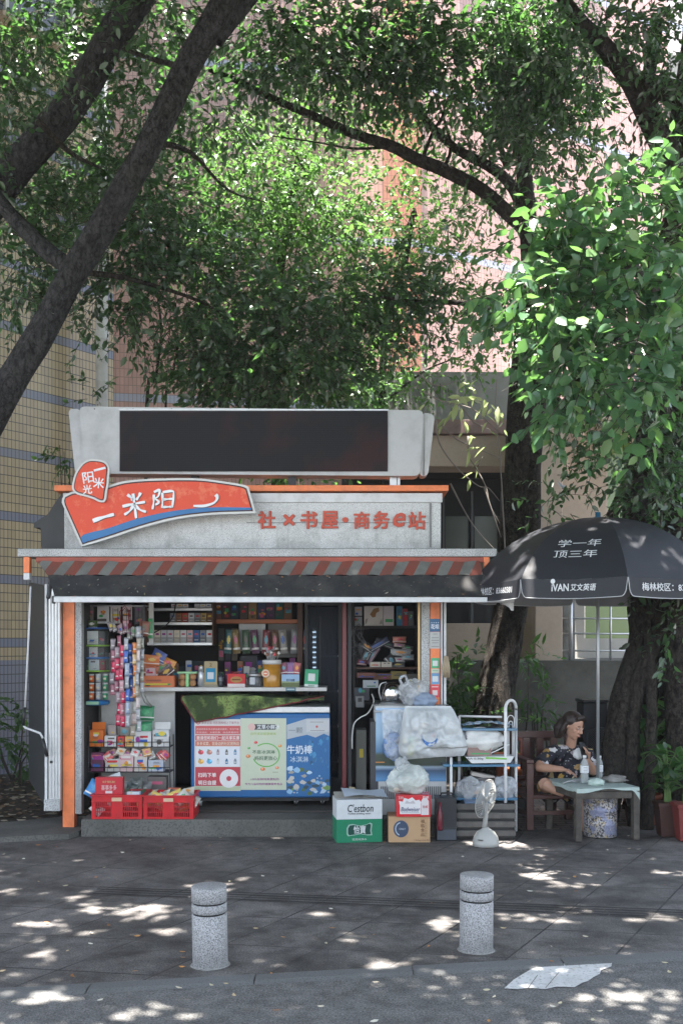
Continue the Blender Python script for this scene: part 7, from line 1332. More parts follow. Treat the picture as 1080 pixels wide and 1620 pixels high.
# ---- tubular shelf rack
RK = 9.15; ux = lambda p, D=RK: WX(p, D); uz = lambda p, D=RK: WZ(p, D)
t = thing('metal_rack', 'white tubular rack with an arched end and two blue glass shelves', 'rack', (ux(770), RK + .15, .01)); m_tube = M('white_tube', (.66, .66, .66), .3, var=.05)
b = B(); arch = [(ux(799), RK, .012), (ux(799), RK, uz(1125))] + [(ux(810.5) - 11.5*RK/FPX*math.cos(math.pi*k/10), RK + .22*k/10, uz(1125) + 16*RK/FPX*math.sin(math.pi*k/10)) for k in range(11)] + [(ux(822), RK + .22, uz(1125)), (ux(822), RK + .22, .012)]; b.tube(arch, .0135, m_tube, n=10); b.build('arch', t)
b = B()
for q in (1, 2): 
    w_ = 8 - q*2.6; b.tube([(ux(810.5 - w_), RK + .11 - .02*(2 - q), uz(1200))] + [(ux(810.5) - w_*RK/FPX*math.cos(math.pi*k/8), RK + .11, uz(1134 + q*6) + w_*1.3*RK/FPX*math.sin(math.pi*k/8)) for k in range(9)] + [(ux(810.5 + w_), RK + .11, uz(1200))], .004, m_tube, n=6)
for px in (806, 815): b.tube([(ux(px), RK + .11, uz(1198)), (ux(px), RK + .11, uz(1150))], .0035, m_tube, n=6)
b.build('scroll', t)
b = B(); b.tube([(ux(713), RK, .012), (ux(713), RK, uz(1198))], .012, m_tube, n=8); b.build('leg', t); b = B(); b.tube([(ux(731), RK + .25, .012), (ux(731), RK + .25, uz(1136))], .012, m_tube, n=8); b.build('leg', t)
b = B(); b.tube([(ux(731), RK + .25, uz(1136)), (ux(799), RK + .2, uz(1137))], .010, m_tube, n=8); b.tube([(ux(764), RK + .02, uz(1198)), (ux(806), RK + .02, uz(1178))], .005, m_tube, n=6); b.build('rail', t)
m_bg = M('blue_glass', (.06, .16, .26), .15, spec=.8, bump=0)
for zz, x0, x1 in ((uz(1152), 728, 817), (uz(1209), 700, 822), (uz(1262), 716, 818)): b = B(); b.box2(ux(x0), ux(x1), RK - .01, RK + .24, zz - .022, zz, m_bg); b.build('shelf', t, bevel=.004)
def crumple(name, label, cat, c, rad, m, seed, amp=.3, flat=None, col=(1, 1, 1), n=(24, 16)): b = B(); blob(b, c, rad, m, seed, amp, n, flat, 2.2, col); return b.build(name, label=label, cat=cat)
m_pap = M('newsprint', (.50, .52, .55), .8, var=.25, scale=25, bump=.4, bscale=25); m_cr = printed('crumpled_paper', .6, .4, crinkle=.8)
b = B(); b.grid(lambda u, v: (ux(733 + 78*u), RK + .01 + .2*v, uz(1151) + .012 + .028*abs(noise.noise((u*6, v*4, 2))) + .02*math.sin(u*3.1)), 40, 12, None, colfn=lambda u, v: (.50, .58, .66) if (int(u*17) + int(v*7)) % 3 else (.12, .26, .40)); b.build('cloth', label='crumpled blue and white cloth on the top shelf of the metal rack', cat='cloth')
crumple('paper_bag', 'crumpled white and grey foil bag on the middle of the metal rack', 'bag', (ux(760), RK + .08, uz(1172)), (.20, .10, .10), M('white_foil', (.62, .62, .60), .4, var=.3, scale=10, bump=.9, bscale=12), 2, .35, .09)
carton('grey_box', 'flat pinkish brown box under the crumpled foil bag', 'box', (ux(758), RK + .08, uz(1196)), (.20, .14, .07), (.30, .20, .18), seed=3, n=1)
t = thing('foam_tray', 'white film-wrapped tray of green beans on the middle shelf', 'tray', (ux(768), RK + .04, uz(1208))); b = B(); b.prism([(ux(735), uz(1197)), (ux(812), uz(1196)), (ux(806), uz(1206)), (ux(745), uz(1207))], RK - .03, RK + .15, None, (.60, .62, .62)); b.build('tray', t, bevel=.006); b = B()
for k in range(7): b.tube([(ux(767 + k), RK - .04 + .02*k, uz(1201) + .015), (ux(800 - k*2), RK - .03 + .02*k, uz(1202) + .012)], .007, None, (.20, .55, .06), n=6)
b.build('beans', t); b = B(); b.text('AA 0.30g', (ux(750), RK - .034, uz(1200)), 26*RK/FPX, 4*RK/FPX, None, (.1, .1, .1)); b.build('label', t)
crumple('plastic_bag', 'clear crumpled bag on the lowest shelf behind the fan', 'plastic bag', (ux(745), RK + .06, uz(1250)), (.13, .09, .09), PLW, 5, .4, .08)
crumple('plastic_bag', 'clear crumpled bag on the lowest shelf right of the fan', 'plastic bag', (ux(800), RK + .08, uz(1248)), (.10, .08, .10), PLW, 6, .4, .09)
carton('grey_box', 'dark box with a roof-like folded lid on the lowest shelf', 'box', (ux(760), RK + .12, uz(1262)), (.26, .10, .16), (.12, .11, .11), seed=7, n=2)
carton('grey_box', 'leaning pale lid above the dark box on the lowest shelf', 'box', (ux(765), RK + .12, uz(1232)), (.20, .10, .03), (.42, .38, .35), seed=9, n=0, tilt=(0, .2))
# stacked slatted dark crates
t = thing('slatted_crate', 'dark weathered slatted wooden crate behind the white fan', 'crate', (ux(770, 9.0), 9.12, .01)); m_slat = M('weathered_slat', (.10, .095, .09), .85, var=.35, scale=14, stain=(.03, .03, .03), stain_scale=6)
for k, py in enumerate((1276, 1290, 1304, 1318)): b = B(); b.box((WX(768, 8.98), 8.98, WZ(py, 8.98)), (94*8.98/FPX, .02, 9*8.98/FPX), m_slat); b.build('slat', t, bevel=.002)
b = B(); b.box2(WX(723, 9.0), WX(813, 9.0), 9.0, 9.24, .014, WZ(1274, 9.0), m_blk); b.build('body', t); b = B(); b.box2(WX(735, 9), WX(775, 9), 9.0, 9.2, WZ(1273, 9), WZ(1268, 9), None, (.10, .16, .26)); b.build('folded_cloth', label='folded dark blue cloth on the slatted crate', cat='cloth')
# ---- desk fan (turned sideways)
FN = 8.72; nx = lambda p: WX(p, FN); nz = lambda p: WZ(p, FN); ns = FN/FPX; t = thing('desk_fan', 'white desk fan turned sideways on the pavement by the slatted crate', 'fan', (nx(769), FN, .008)); m_fan = M('fan_plastic', (.36, .36, .34), .4, var=.05)
b = B(); b.lathe([(21*ns, 0), (21*ns, 5*ns), (19*ns, 14*ns), (14*ns, 22*ns), (6*ns, 27*ns), (4.5*ns, 29*ns)], (nx(768), FN, .010), m_fan, n=28); b.build('base', t); b = B(); b.tube([(nx(757), FN - 18.5*ns*.98, .010 + 12*ns + dz) for dz in (0, .001)], 5*ns, m_blk, n=16, cap=True); b.build('dial', t)
b = B(); b.tube([(nx(766), FN, .010 + 28*ns), (nx(768), FN, nz(1290)), (nx(766), FN, nz(1268))], [4.2*ns, 3.6*ns, 4.2*ns], m_fan, n=10); b.build('stem', t)
b = B(); b.tube([(nx(764), FN, nz(1262)), (nx(776), FN + .01, nz(1258))], [5*ns, 4*ns], m_fan, n=12); b.build('motor', t)
hc = Vector((nx(767), FN - .02, nz(1263))); tl_ = Matrix.Translation(hc) @ Euler((0, R(12), R(-8))).to_matrix().to_4x4() @ Matrix.Rotation(R(62), 4, 'Z'); RR = 31*ns
b = B()
for k in range(36):
    a_ = 2*math.pi*k/36
    b.tube([(RR*q*math.cos(a_), -.055*(1 - q**2.2) , RR*q*math.sin(a_)) for q in (.18, .4, .6, .8, .93, 1)], .0016, m_fan, n=3, T=tl_, cap=False); b.tube([(RR*q*math.cos(a_ + .08), .05*(1 - q**2.2), RR*q*math.sin(a_ + .08)) for q in (.25, .6, .85, 1)], .0016, m_fan, n=3, T=tl_, cap=False)
for q, y in ((1, 0), (.18, -.054), (.6, -.04)): b.tube([(RR*q*math.cos(a_), y, RR*q*math.sin(a_)) for a_ in [2*math.pi*k/28 for k in range(29)]], .0032 if q == 1 else .002, m_fan, n=5, T=tl_, cap=False)
b.build('guard', t); b = B()
for k in range(4):
    a0 = k*math.pi/2
    b.grid(lambda u, v: (RR*(.12 + .75*v)*math.cos(a0 + (u-.5)*(.9 - .2*v)), .02*(u - .5), RR*(.12 + .75*v)*math.sin(a0 + (u-.5)*(.9 - .2*v))), 5, 5, M('fan_blade', (.35, .38, .40), .3), T=tl_)
b.lathe([(.02, -.02), (.02, .02)], (0, 0, 0), m_fan, n=12, T=tl_ @ Matrix.Rotation(R(90), 4, 'X')); b.build('blade', t)
b = B(); b.tube([Vector(q) for q in smooth_path([(nx(788), FN + .05, .014), (nx(800), FN + .12, .014), (nx(812), FN + .1, .016), (WX(826, 9.3), 9.3, .018), (WX(815, 9.4), 9.5, .018)], 5)], .005, m_blk, n=5); b.build('cord', t)
# ---- orange planters behind
def pot(name, label, px, D, z0, rt, rb, h, col, cat='flower pot', square=False, group=None):
    x = WX(px, D); t = thing(name, label, cat, (x, D, z0), group=group); m = M('terracotta_%d' % int(col[0]*1000), col, .6, var=.12, stain=tuple(q*.4 for q in col), stain_amt=.5, stain_scale=6); b = B()
    if square:
        b.box((x, D, z0 + h*.44), (rb*2, rb*2, h*.88), m, taper=rt/rb*.95); b.box((x, D, z0 + h*.93), (rt*2.1, rt*2.1, h*.11), m)
    else: b.lathe([(rb, 0), (rt*.93, h*.84), (rt*1.05, h*.85), (rt*1.05, h), (rt*.95, h), (rt*.93, h*.9)], (x, D, z0), m, n=26, cap=False); b.lathe([(.001, h*.88), (rt*.93, h*.9)], (x, D, z0), m_soil, n=20, cap=False)
    b.build('pot', t, bevel=.004 if square else 0)
    return t
pot('plant_pot', 'bright orange pot behind the arched rack end, the front one of two', 816, 10.3, .18, .125, .09, .27, (.62, .19, .07), group='orange pots behind the rack')
pot('plant_pot', 'orange pot behind the arched rack end, the rear one of two', 800, 10.6, .30, .12, .09, .26, (.58, .18, .08), group='orange pots behind the rack')
b = B(); b.box2(WX(785, 10.2), WX(835, 10.2), 10.15, 10.75, .016, .178, m_slat); b.build('low_stand', label='low dark timber stand under the orange pots', cat='stand', bevel=.004)
# ---- umbrella
UD = 9.15; UX = WX(945, UD); UR = 1.06; th0 = R(24); nP = 8; zA = 2.70; zR = 2.145; zV = 2.0
t = thing('parasol', 'large black sun umbrella printed with white characters, its pole through the small table', 'umbrella', (UX, UD, .3))
m_canv = M('black_canvas', (.016, .017, .022), .6, var=.25, scale=3, bump=.25, bscale=9); m_under = M('canvas_underside', (.22, .22, .23), .8, var=.25)
def prof(v):                                   # v 0 apex .. 1 rim : radius fraction and height
    return math.sin(v*math.pi/2*.96)/math.sin(math.pi/2*.96), zA - (zA - zR)*(1 - math.cos(v*math.pi/2*.96))/(1 - math.cos(math.pi/2*.96))
def prof(v): a_ = v*R(62); return math.sin(a_)/math.sin(R(62)), zA - (zA - zR)*(1 - math.cos(a_))/(1 - math.cos(R(62)))
def rib(k, v): rr_, z = prof(v); a_ = -math.pi/2 + th0*-1 + (k - .5)*2*math.pi/nP; return Vector((UX + UR*rr_*math.cos(a_), UD + UR*rr_*math.sin(a_), z))
def panel(k, u, v, off=0):
    p = rib(k, v).lerp(rib(k + 1, v), u); sg = math.sin(u*math.pi)*v; p.z -= .025*sg*(1 - v*.4); c = Vector((UX, UD, p.z)); 
    if off: d = (p - Vector((UX, UD, 1.2))).normalized(); p = p + d*off
    return p
for k in range(nP):
    b = B(); b.grid(lambda u, v: panel(k, u, .04 + .96*v) + Vector((0, 0, .004*noise.noise((u*9, v*9, k)))), 14, 16, m_canv)
    def val(u, v):                             # rounded-corner valance
        p = panel(k, u, 1); e = min(u, 1 - u)*2; dpt = (1 - max(0, 1 - e/.13)**2.4)**.5 if e < .13 else 1; dpt = max(.04, dpt)
        d = (p - Vector((UX, UD, p.z))).normalized(); return p + Vector((0, 0, -(.145)*dpt*v)) + d*(.012*v + .006*math.sin(u*11 + k)*v)
    b.grid(val, 40, 6, m_canv); o = b.build('panel', t)
    b = B(); b.tube([val(u/60, 1) + Vector((0, 0, -.002)) for u in range(61)], .0035, M('pale_binding', (.42, .43, .44), .7), n=5, cap=False); q = b.build('binding', o)
    b = B(); b.tube([rib(k, v/8) - Vector((0, 0, .012)) for v in range(1, 9)], .005, m_alu, n=5); b.tube([rib(k, .5) - Vector((0, 0, .015)), Vector((UX, UD, 2.15))], .004, m_alu, n=5); b.build('rib', t)
    b = B(); b.grid(lambda u, v: panel(k, u, .05 + .94*v) - Vector((0, 0, .007)), 8, 8, m_under)
    b.grid(lambda u, v: val(u, v) + (Vector((UX, UD, 0)) - Vector((val(u, v).x, val(u, v).y, 0))).normalized()*.004, 40, 4, m_under); b.build('lining', o)
b = B(); b.tube([(UX, UD, .36), (UX, UD, 2.68)], .0135, M('grey_pole', (.30, .31, .32), .35, .5), n=14); b.build('pole', t); b = B(); b.lathe([(.028, 0), (.03, .02), (.018, .05)], (UX, UD, 2.12), m_alu, n=14); b.build('runner', t)
b = B(); b.lathe([(.05, 0), (.045, .008), (.022, .012), (.022, .05), (.018, .052)], (UX, UD, zA - .002), M('blue_cap', (.02, .09, .16), .4), n=16); b.build('finial', t)
m_wp = M('white_print', (.60, .61, .62), .6, bump=0)
def on_panel(k):
    e0, e1 = rib(k, 1), rib(k + 1, 1); wd = (e1 - e0).length; mid = (e0 + e1)/2; ax = (e1 - e0).normalized()
    def f(x, z):                               # x metres from panel middle, z height -> point on the dome
        lo, hi = 0.0, 1.0
        for _ in range(18):
            v = (lo + hi)/2; 
            if prof(v)[1] - .02*v*.6 > z: lo = v
            else: hi = v
        a_, c_ = rib(k, v), rib(k + 1, v); L_ = (c_ - a_).length; u = .5 + x/L_; p = panel(k, u, v, .007); return p
    def g_(x, z): p = mid + ax*x; d = Vector((mid.x - UX, mid.y - UD, 0)).normalized(); tt = (zR - z)/.145; return Vector((p.x, p.y, z)) + d*(.012*tt + .012)
    return f, g_
f0, g0 = on_panel(0); ps = 8.15/FPX; b = B()
b.text('学一年', (0, 0, 0), .335, .062, m_wp, bold=.0, fn=lambda u, v: f0(u + .0, 2.425 + v)); b.text('顶三年', (0, 0, 0), .335, .062, m_wp, bold=.0, fn=lambda u, v: f0(u - .015, 2.335 + v))
b.text('iVAN', (0, 0, 0), .13, .055, m_wp, bold=.03, fn=lambda u, v: g0(u - .10, 2.068 + v)); b.text('艾文英语', (0, 0, 0), .195, .052, m_wp, bold=.02, shear=.15, fn=lambda u, v: g0(u + .075, 2.068 + v)); b.quad([g0(-.155 + .018*math.cos(a_), 2.118 + .02*math.sin(a_)) for a_ in [k*.628 for k in range(10)]], m_wp)
b.build('lettering', t)
for k in (-1, 1): f_, g_ = on_panel(k); b = B(); b.text('梅林校区：83660381', (0, 0, 0), .58, .062, m_wp, bold=.012, fn=lambda u, v: g_(u, 2.068 + v)); b.build('lettering', t)
# ---- low table with pale cloth
tbl = thing('low_table', 'small low dark table under a pale green cloth', 'table', (2.12, 9.15, .012)); m_tw = M('worn_dark_wood', (.05, .042, .035), .7, var=.3, scale=12, stain=(.20, .18, .15), stain_amt=.4, stain_scale=9)
cor = [Vector((1.93, 8.87)), Vector((2.46, 8.97)), Vector((2.33, 9.62)), Vector((1.80, 9.52))]; cc_ = sum(cor, Vector((0, 0)))/4
for c in cor: p = c.lerp(cc_, .06); b = B(); b.box((p.x, p.y, .012 + .205), (.052, .052, .41), m_tw, rot=(0, 0, .19), taper=1.1); b.build('leg', tbl, bevel=.004)
b = B()
for i in range(4): p, q = cor[i].lerp(cc_, .07), cor[(i+1) % 4].lerp(cc_, .07); d = q - p; b.box(((p.x+q.x)/2, (p.y+q.y)/2, .385), (d.length - .06, .02, .06), m_tw, rot=(0, 0, math.atan2(d.y, d.x)))
b.build('apron', tbl, bevel=.003); b = B(); b.add([(*c, z) for z in (.422, .44) for c in cor], [(3, 2, 1, 0), (4, 5, 6, 7), (0, 1, 5, 4), (1, 2, 6, 5), (2, 3, 7, 6), (3, 0, 4, 7)], m_tw); b.build('top', tbl)
m_cl = M('pale_green_cloth', (.36, .44, .41), .6, var=.12, scale=9, stain=(.22, .28, .27), stain_amt=.5, stain_scale=7, bump=.3, bscale=20)
b = B()
def tc(u, v):
    a_ = cor[0].lerp(cor[1], u); c_ = cor[3].lerp(cor[2], u); p = a_.lerp(c_, v); o_ = Vector((p.x - cc_.x, p.y - cc_.y)); return (p.x + o_.x*.02, p.y + o_.y*.02, .447 + .003*noise.noise((u*8, v*8, 0)))
b.grid(tc, 16, 16, m_cl)
for i in range(4):
    p, q = cor[i], cor[(i+1) % 4]
    def hg(u, v, p=p, q=q, i=i):
        c = p.lerp(q, u); o_ = (c - cc_)*.022; dr = (.035 + .02*noise.noise((u*3, i, 0)) - (.02*math.sin(u*math.pi) if i == 0 else 0)) + (.07*max(0, (u - .9)/.1) if i == 0 else (.07*max(0, (.12 - u)/.12) if i == 1 else 0)); return (c.x + o_.x*(1 + v*.4), c.y + o_.y*(1 + v*.4), .447 - dr*v)
    b.grid(hg, 24, 4, m_cl)
b.build('table_cloth', label='pale green oilcloth hanging over the low table', cat='cloth')
bottle('water_bottle', 'larger labelled clear water bottle on the table, left of the pole', 2.065, 9.20, .45, .036, .235, (.66, .66, .66), glassy('bottle_clear', (.45, .48, .48), .45, .08)); bottle('water_bottle', 'slim clear water bottle right of the pole', 2.225, 9.32, .45, .026, .22, (.7, .7, .7), glassy('bottle_clear', (.45, .48, .48), .45, .08))
crumple('paper_bag', 'small crumpled pale green paper on the table below the bottles', 'paper', (2.13, 9.06, .475), (.07, .05, .033), m_cr, 3, .3, .028, (.45, .55, .50))
crumple('paper_bag', 'crumpled black and white bag at the right of the table', 'bag', (2.335, 9.25, .475), (.10, .06, .035), printed('crumpled_bw', .5, .5, var=.8, crinkle=1), 4, .45, .028, (.35, .34, .32))
b = B(); 
for k in range(5): b.tube([(1.87 + .03*k, 9.15 + .04*k, .455), (1.95 + .03*k, 9.22 + .02*k, .470), (2.0 + .02*k, 9.20 + .03*k, .456)], .004, M('foil_scrap', (.45, .45, .46), .3, .5), n=4)
b.build('wrapper_scraps', label='thin silvery wrapper scraps at the left of the table', cat='wrappers')
# paint bucket = umbrella foot
t = thing('paint_bucket', 'paint-splattered dented metal bucket under the low table', 'bucket', (WX(950, 9.12), 9.15, .012)); x = WX(950, 9.12); g = G('splattered_metal'); k_ = g.mix(g.ramp(g.noise(60, 3, rough=.7), [(.47, 0.0), (.53, 1.0)]), (.42, .40, .40), (.05, .045, .05)); k_ = g.mix(g.ramp(g.noise(28, 4, rough=.8), [(.56, 0.0), (.6, 1.0)]), k_, (.42, .32, .16)); k_ = g.mix(g.ramp(g.noise(9, 4), [(.52, 0.0), (.58, .8)]), k_, (.22, .24, .36)); g.base(k_); g.set(.55, .2); g.bump(g.noise(45, 3), .3, .005)
b = B(); rb = .138; b.lathe([(rb*.96, 0), (rb, .008), (rb, .10), (rb*1.025, .108), (rb, .116), (rb*1.01, .22), (rb*1.035, .228), (rb*1.01, .236), (rb*1.03, .31), (rb*1.06, .315), (rb*1.06, .328), (rb*1.0, .33)], (x, 9.15, .013), g.m, n=36); b.build('body', t); b = B(); b.lathe([(rb*.99, 0), (rb*.98, .012)], (x, 9.15, .344), m_soil, n=26); b.build('lid', t)
# ---- chairs
m_rw = M('red_brown_wood', (.055, .016, .013), .35, var=.3, scale=8, spec=.6)
ch = thing('wooden_chair', 'dark red wooden armchair with the seated person in it', 'chair', (1.80, 9.75, .014)); rz = .12
def chp(x, y, z): c, s_ = math.cos(rz), math.sin(rz); return Vector((1.86 + x*c - y*s_, 9.72 + x*s_ + y*c, z))
for lx_, ly_, h in ((-.26, -.28, .58), (.26, -.28, .34), (-.26, .24, .86), (.26, .24, .86)):
    b = B(); T = Matrix.Translation(chp(lx_, ly_, 0)) @ Matrix.Rotation(rz, 4, 'Z'); b.box((0, 0, .014 + h/2), (.062, .05, h), m_rw, T=T); b.build('leg', ch, bevel=.006)
b = B(); T = Matrix.Translation(chp(0, 0, 0)) @ Matrix.Rotation(rz, 4, 'Z'); b.box((0, -.02, .30), (.58, .56, .035), m_rw, T=T); b.build('seat', ch, bevel=.006)
b = B(); b.box((0, .26, .80), (.62, .03, .06), m_rw, T=T); b.box((-.0, .26, .40), (.5, .025, .04), m_rw, T=T)
for k in range(3): b.box((-.13 + k*.13, .262, .60), (.07, .018, .36), m_rw, T=T)
b.build('backrest', ch, bevel=.005); b = B(); b.box((-.26, -.02, .61), (.07, .56, .03), m_rw, T=T); b.build('armrest', ch, bevel=.005); b = B(); b.box((0, -.27, .16), (.5, .02, .035), m_rw, T=T); b.box((-.26, 0, .14), (.02, .5, .035), m_rw, T=T); b.box((.26, 0, .14), (.02, .5, .035), m_rw, T=T); b.build('stretcher', ch)
c2 = thing('wooden_bench', 'dark red wooden bench back behind the arched rack end', 'bench', (WX(835, 10.2), 10.3, .014)); b = B(); b.box2(WX(818, 10.2), WX(876, 10.2), 10.2, 10.25, WZ(1172, 10.2), WZ(1160, 10.2), m_rw); b.build('back_rail', c2, bevel=.006); b = B(); b.box2(WX(829, 10.2), WX(845, 10.2), 10.2, 10.24, .35, WZ(1172.5, 10.2), m_rw); b.build('back_panel', c2, bevel=.004)
for px in (822, 872): b = B(); b.box2(WX(px, 10.22), WX(px + 7, 10.22), 10.2, 10.26, .014, WZ(1162, 10.2) - .03, m_rw); b.build('leg', c2)
b = B(); b.box2(WX(818, 10.2), WX(878, 10.2), 9.95, 10.19, .33, .36, m_rw); b.build('seat', c2)
# wicker chair behind
g = G('dark_wicker'); sp = g.n('ShaderNodeSeparateXYZ'); g.l(g.coord(), sp.inputs[0]); a1 = g.math('SINE', g.math('MULTIPLY', sp.outputs[0], 260)); a2 = g.math('SINE', g.math('MULTIPLY', sp.outputs[2], 300)); hh = g.math('MULTIPLY', a1, a2); k_ = g.mix(g.math('GREATER_THAN', hh, .1), (.012, .012, .013), (.06, .058, .055)); g.base(k_); g.set(.5); g.bump(hh, .6, .005); m_wk = g.m
t = thing('wicker_chair', 'dark woven wicker chair back behind the umbrella pole', 'chair', (WX(950, 10.15), 10.3, .014)); wkx = lambda p: WX(p, 10.15); wkz = lambda p: WZ(p, 10.15)
b = B(); b.grid(lambda u, v: (wkx(928 + (44 - 4*v*0)*u + (2 - 6*u)*(1 - v)), 10.15 + .05*math.sin(u*math.pi) - .06*(1 - v), wkz(1245 - 90*v)), 16, 16, m_wk); b.grid(lambda u, v: (wkx(928 + 44*u + (2 - 6*u)*(1 - v)), 10.17 + .05*math.sin(u*math.pi) - .06*(1 - v), wkz(1245 - 90*v)), 16, 16, m_wk); b.build('backrest', t)
b = B(); b.tube([(wkx(928), 10.1, .014), (wkx(928), 10.14, wkz(1156)), (wkx(950), 10.2, wkz(1153)), (wkx(973), 10.14, wkz(1155)), (wkx(968), 10.1, .014)], .013, m_dkmetal, n=8); b.build('frame', t); b = B(); b.box2(wkx(929), wkx(968), 9.85, 10.1, .36, .41, m_wk); b.build('seat', t, bevel=.01)
for px in (931, 966): b = B(); b.tube([(wkx(px), 9.86, .014), (wkx(px), 9.87, .36)], .012, m_dkmetal, n=6); b.build('leg', t)
b = B(); b.box2(WX(922, 10.5), WX(960, 10.5), 10.5, 10.8, .014, WZ(1112, 10.5), M('bin_black', (.02, .02, .022), .5)); b.box2(WX(920, 10.5), WX(962, 10.5), 10.48, 10.82, WZ(1112, 10.5) + .001, WZ(1107, 10.5), m_blk); b.build('black_bin', label='tall black bin standing behind the wicker chair', cat='bin', bevel=.01)
# ---- potted plants at the right
def big_leaf_plant(name, label, px, D, z0, hgt, n, seed, pot_rt, pot_h, spread, col=(.36, .10, .055), square=False, leafsz=.17, group=None):
    t = pot(name, label, px, D, z0, pot_rt, pot_rt*.72, pot_h, col, 'potted plant', square, group); x = WX(px, D); r_ = np.random.default_rng(seed); b = B(); P, Dn, S = [], [], []
    for k in range(n):
        f = .25 + .75*k/max(1, n - 1); a_ = k*2.4 + r_.uniform(-.4, .4); e = Vector((x + math.cos(a_)*spread*r_.uniform(.3, 1), D + math.sin(a_)*spread*.6*r_.uniform(.3, 1), z0 + pot_h + hgt*f)); m_ = Vector((x + (e.x - x)*.25, D + (e.y - D)*.25, z0 + pot_h + hgt*f*.7)); pts = smooth_path([(x + r_.uniform(-.03, .03), D, z0 + pot_h*.9), m_, e], 4); b.tube([Vector(q) for q in pts], [.008 - .005*i/len(pts) for i in range(len(pts))], M('green_stem', (.10, .17, .05), .6, bump=0), n=5)
        for j in range(2 if leafsz > .12 else 5):
            P.append(tuple(e if j == 0 else m_.lerp(e, r_.uniform(.3, 1)))); Dn.append((math.cos(a_ + j*1.3)*.8, math.sin(a_ + j*1.3)*.6, r_.uniform(-.7, .2))); S.append(leafsz*r_.uniform(.7, 1.25))
    b.build('stem', t); leaves('foliage', np.array(P), np.array(Dn), np.array(S), m_leafd if seed % 2 else m_leafp, t, .55, seed=seed, tilt=.3); return t
m_leafp = leaf_mat('potted_leaf', (.03, .09, .03), (.05, .13, .04), (.14, .28, .05), (.12, .3, .04), rough=.35)
big_leaf_plant('potted_plant', 'tall leafy potted plant in a terracotta pot against the banyan roots', 1025, 9.75, .014, .86, 40, 92, .115, .27, .30)
big_leaf_plant('potted_plant', 'shorter plant in a dark red pot just left of the tall one', 1000, 9.95, .014, .35, 16, 94, .08, .2, .18, (.20, .05, .035), leafsz=.12)
big_leaf_plant('potted_plant', 'leafy plant in a square dark brown planter at the right', 1055, 9.15, .014, .5, 16, 95, .10, .29, .16, (.06, .025, .02), True, .11)
big_leaf_plant('potted_plant', 'plant in a square red planter cut by the right edge', 1085, 8.95, .014, .5, 14, 97, .10, .31, .16, (.16, .03, .025), True, .10)
# ---- the seated person
def remesh_obj(b, name, parent, mat, voxel, smooth=3, **kw):
    o = b.build(name, parent, **kw); m = o.modifiers.new('r', 'REMESH'); m.mode = 'VOXEL'; m.voxel_size = voxel; m.use_smooth_shade = True
    s = o.modifiers.new('s', 'SMOOTH'); s.iterations = smooth; s.factor = .5
    dg = bpy.context.evaluated_depsgraph_get(); me = bpy.data.meshes.new_from_object(o.evaluated_get(dg)); o.modifiers.clear(); old = o.data; o.data = me; bpy.data.meshes.remove(old)
    me.materials.clear(); me.materials.append(mat); return o
m_skin = M('skin', (.42, .235, .16), .5, var=.08, scale=20, bump=.05); m_hair = M('dark_hair', (.028, .018, .014), .45, var=.4, scale=50, bump=.4, bscale=90)
PS = W(898, 1240, 9.62); px0 = lambda px, py, D: W(px, py, D)
per = thing('person', 'seated person in a black floral blouse looking down at a phone', 'person', (WX(885, 9.7), 9.72, .014))
hd = W(906, 1149, 9.62); hR = .098
b = B(); S_ = [px0(872, 1190, 9.66), px0(928, 1192, 9.70)]                    # shoulders
pel = px0(884, 1243, 9.76); ches = px0(900, 1200, 9.70); nk = px0(902, 1180, 9.67)
b.tube([pel + Vector((0, 0, -.06)), pel, px0(890, 1228, 9.73), px0(896, 1212, 9.71), ches, px0(901, 1190, 9.69)], [.12, .135, .125, .13, .135, .10], n=16, rfun=lambda i, a_, p: 1.12 if abs(math.sin(a_)) > .7 else .86)
b.tube([nk + Vector((0, .01, -.05)), nk, hd + Vector((-.005, .01, -.06))], [.052, .045, .045], n=12)
b.tube([S_[0].lerp(ches, .35), S_[0], S_[1], S_[1].lerp(ches, .35)], [.06, .055, .055, .06], n=10)
# head: skull, jaw, nose, ears, turned to the right and down
Th = Matrix.Translation(hd) @ Euler((R(20), R(6), R(42))).to_matrix().to_4x4()
def sph(b, c, r3, T=Th, n=(20, 14)): b.grid(lambda u, v: T @ (Vector(c) + Vector((r3[0]*math.cos(u*6.2832)*math.cos((v-.5)*3.1416), r3[1]*math.sin(u*6.2832)*math.cos((v-.5)*3.1416), r3[2]*math.sin((v-.5)*3.1416)))), n[0], n[1])
sph(b, (0, .01, .03), (.074, .092, .088)); sph(b, (0, -.02, -.035), (.056, .068, .072)); sph(b, (0, -.055, -.085), (.026, .024, .022)); b.tube([Th @ Vector((0, -.085, .02)), Th @ Vector((0, -.105, -.022)), Th @ Vector((0, -.088, -.032))], [.009, .016, .010], n=8)
sph(b, (-.020, -.098, -.028), (.008, .009, .008), n=(8, 6)); sph(b, (.020, -.098, -.028), (.008, .009, .008), n=(8, 6)); sph(b, (0, -.086, -.055), (.022, .012, .006), n=(10, 6)); sph(b, (0, -.084, -.064), (.019, .011, .006), n=(10, 6))
for s_ in (-1, 1): sph(b, (s_*.074, .012, -.005), (.008, .018, .028), n=(10, 8)); sph(b, (s_*.033, -.070, .012), (.022, .014, .012), n=(10, 8)); sph(b, (s_*.042, -.055, -.02), (.022, .02, .018), n=(10, 8))
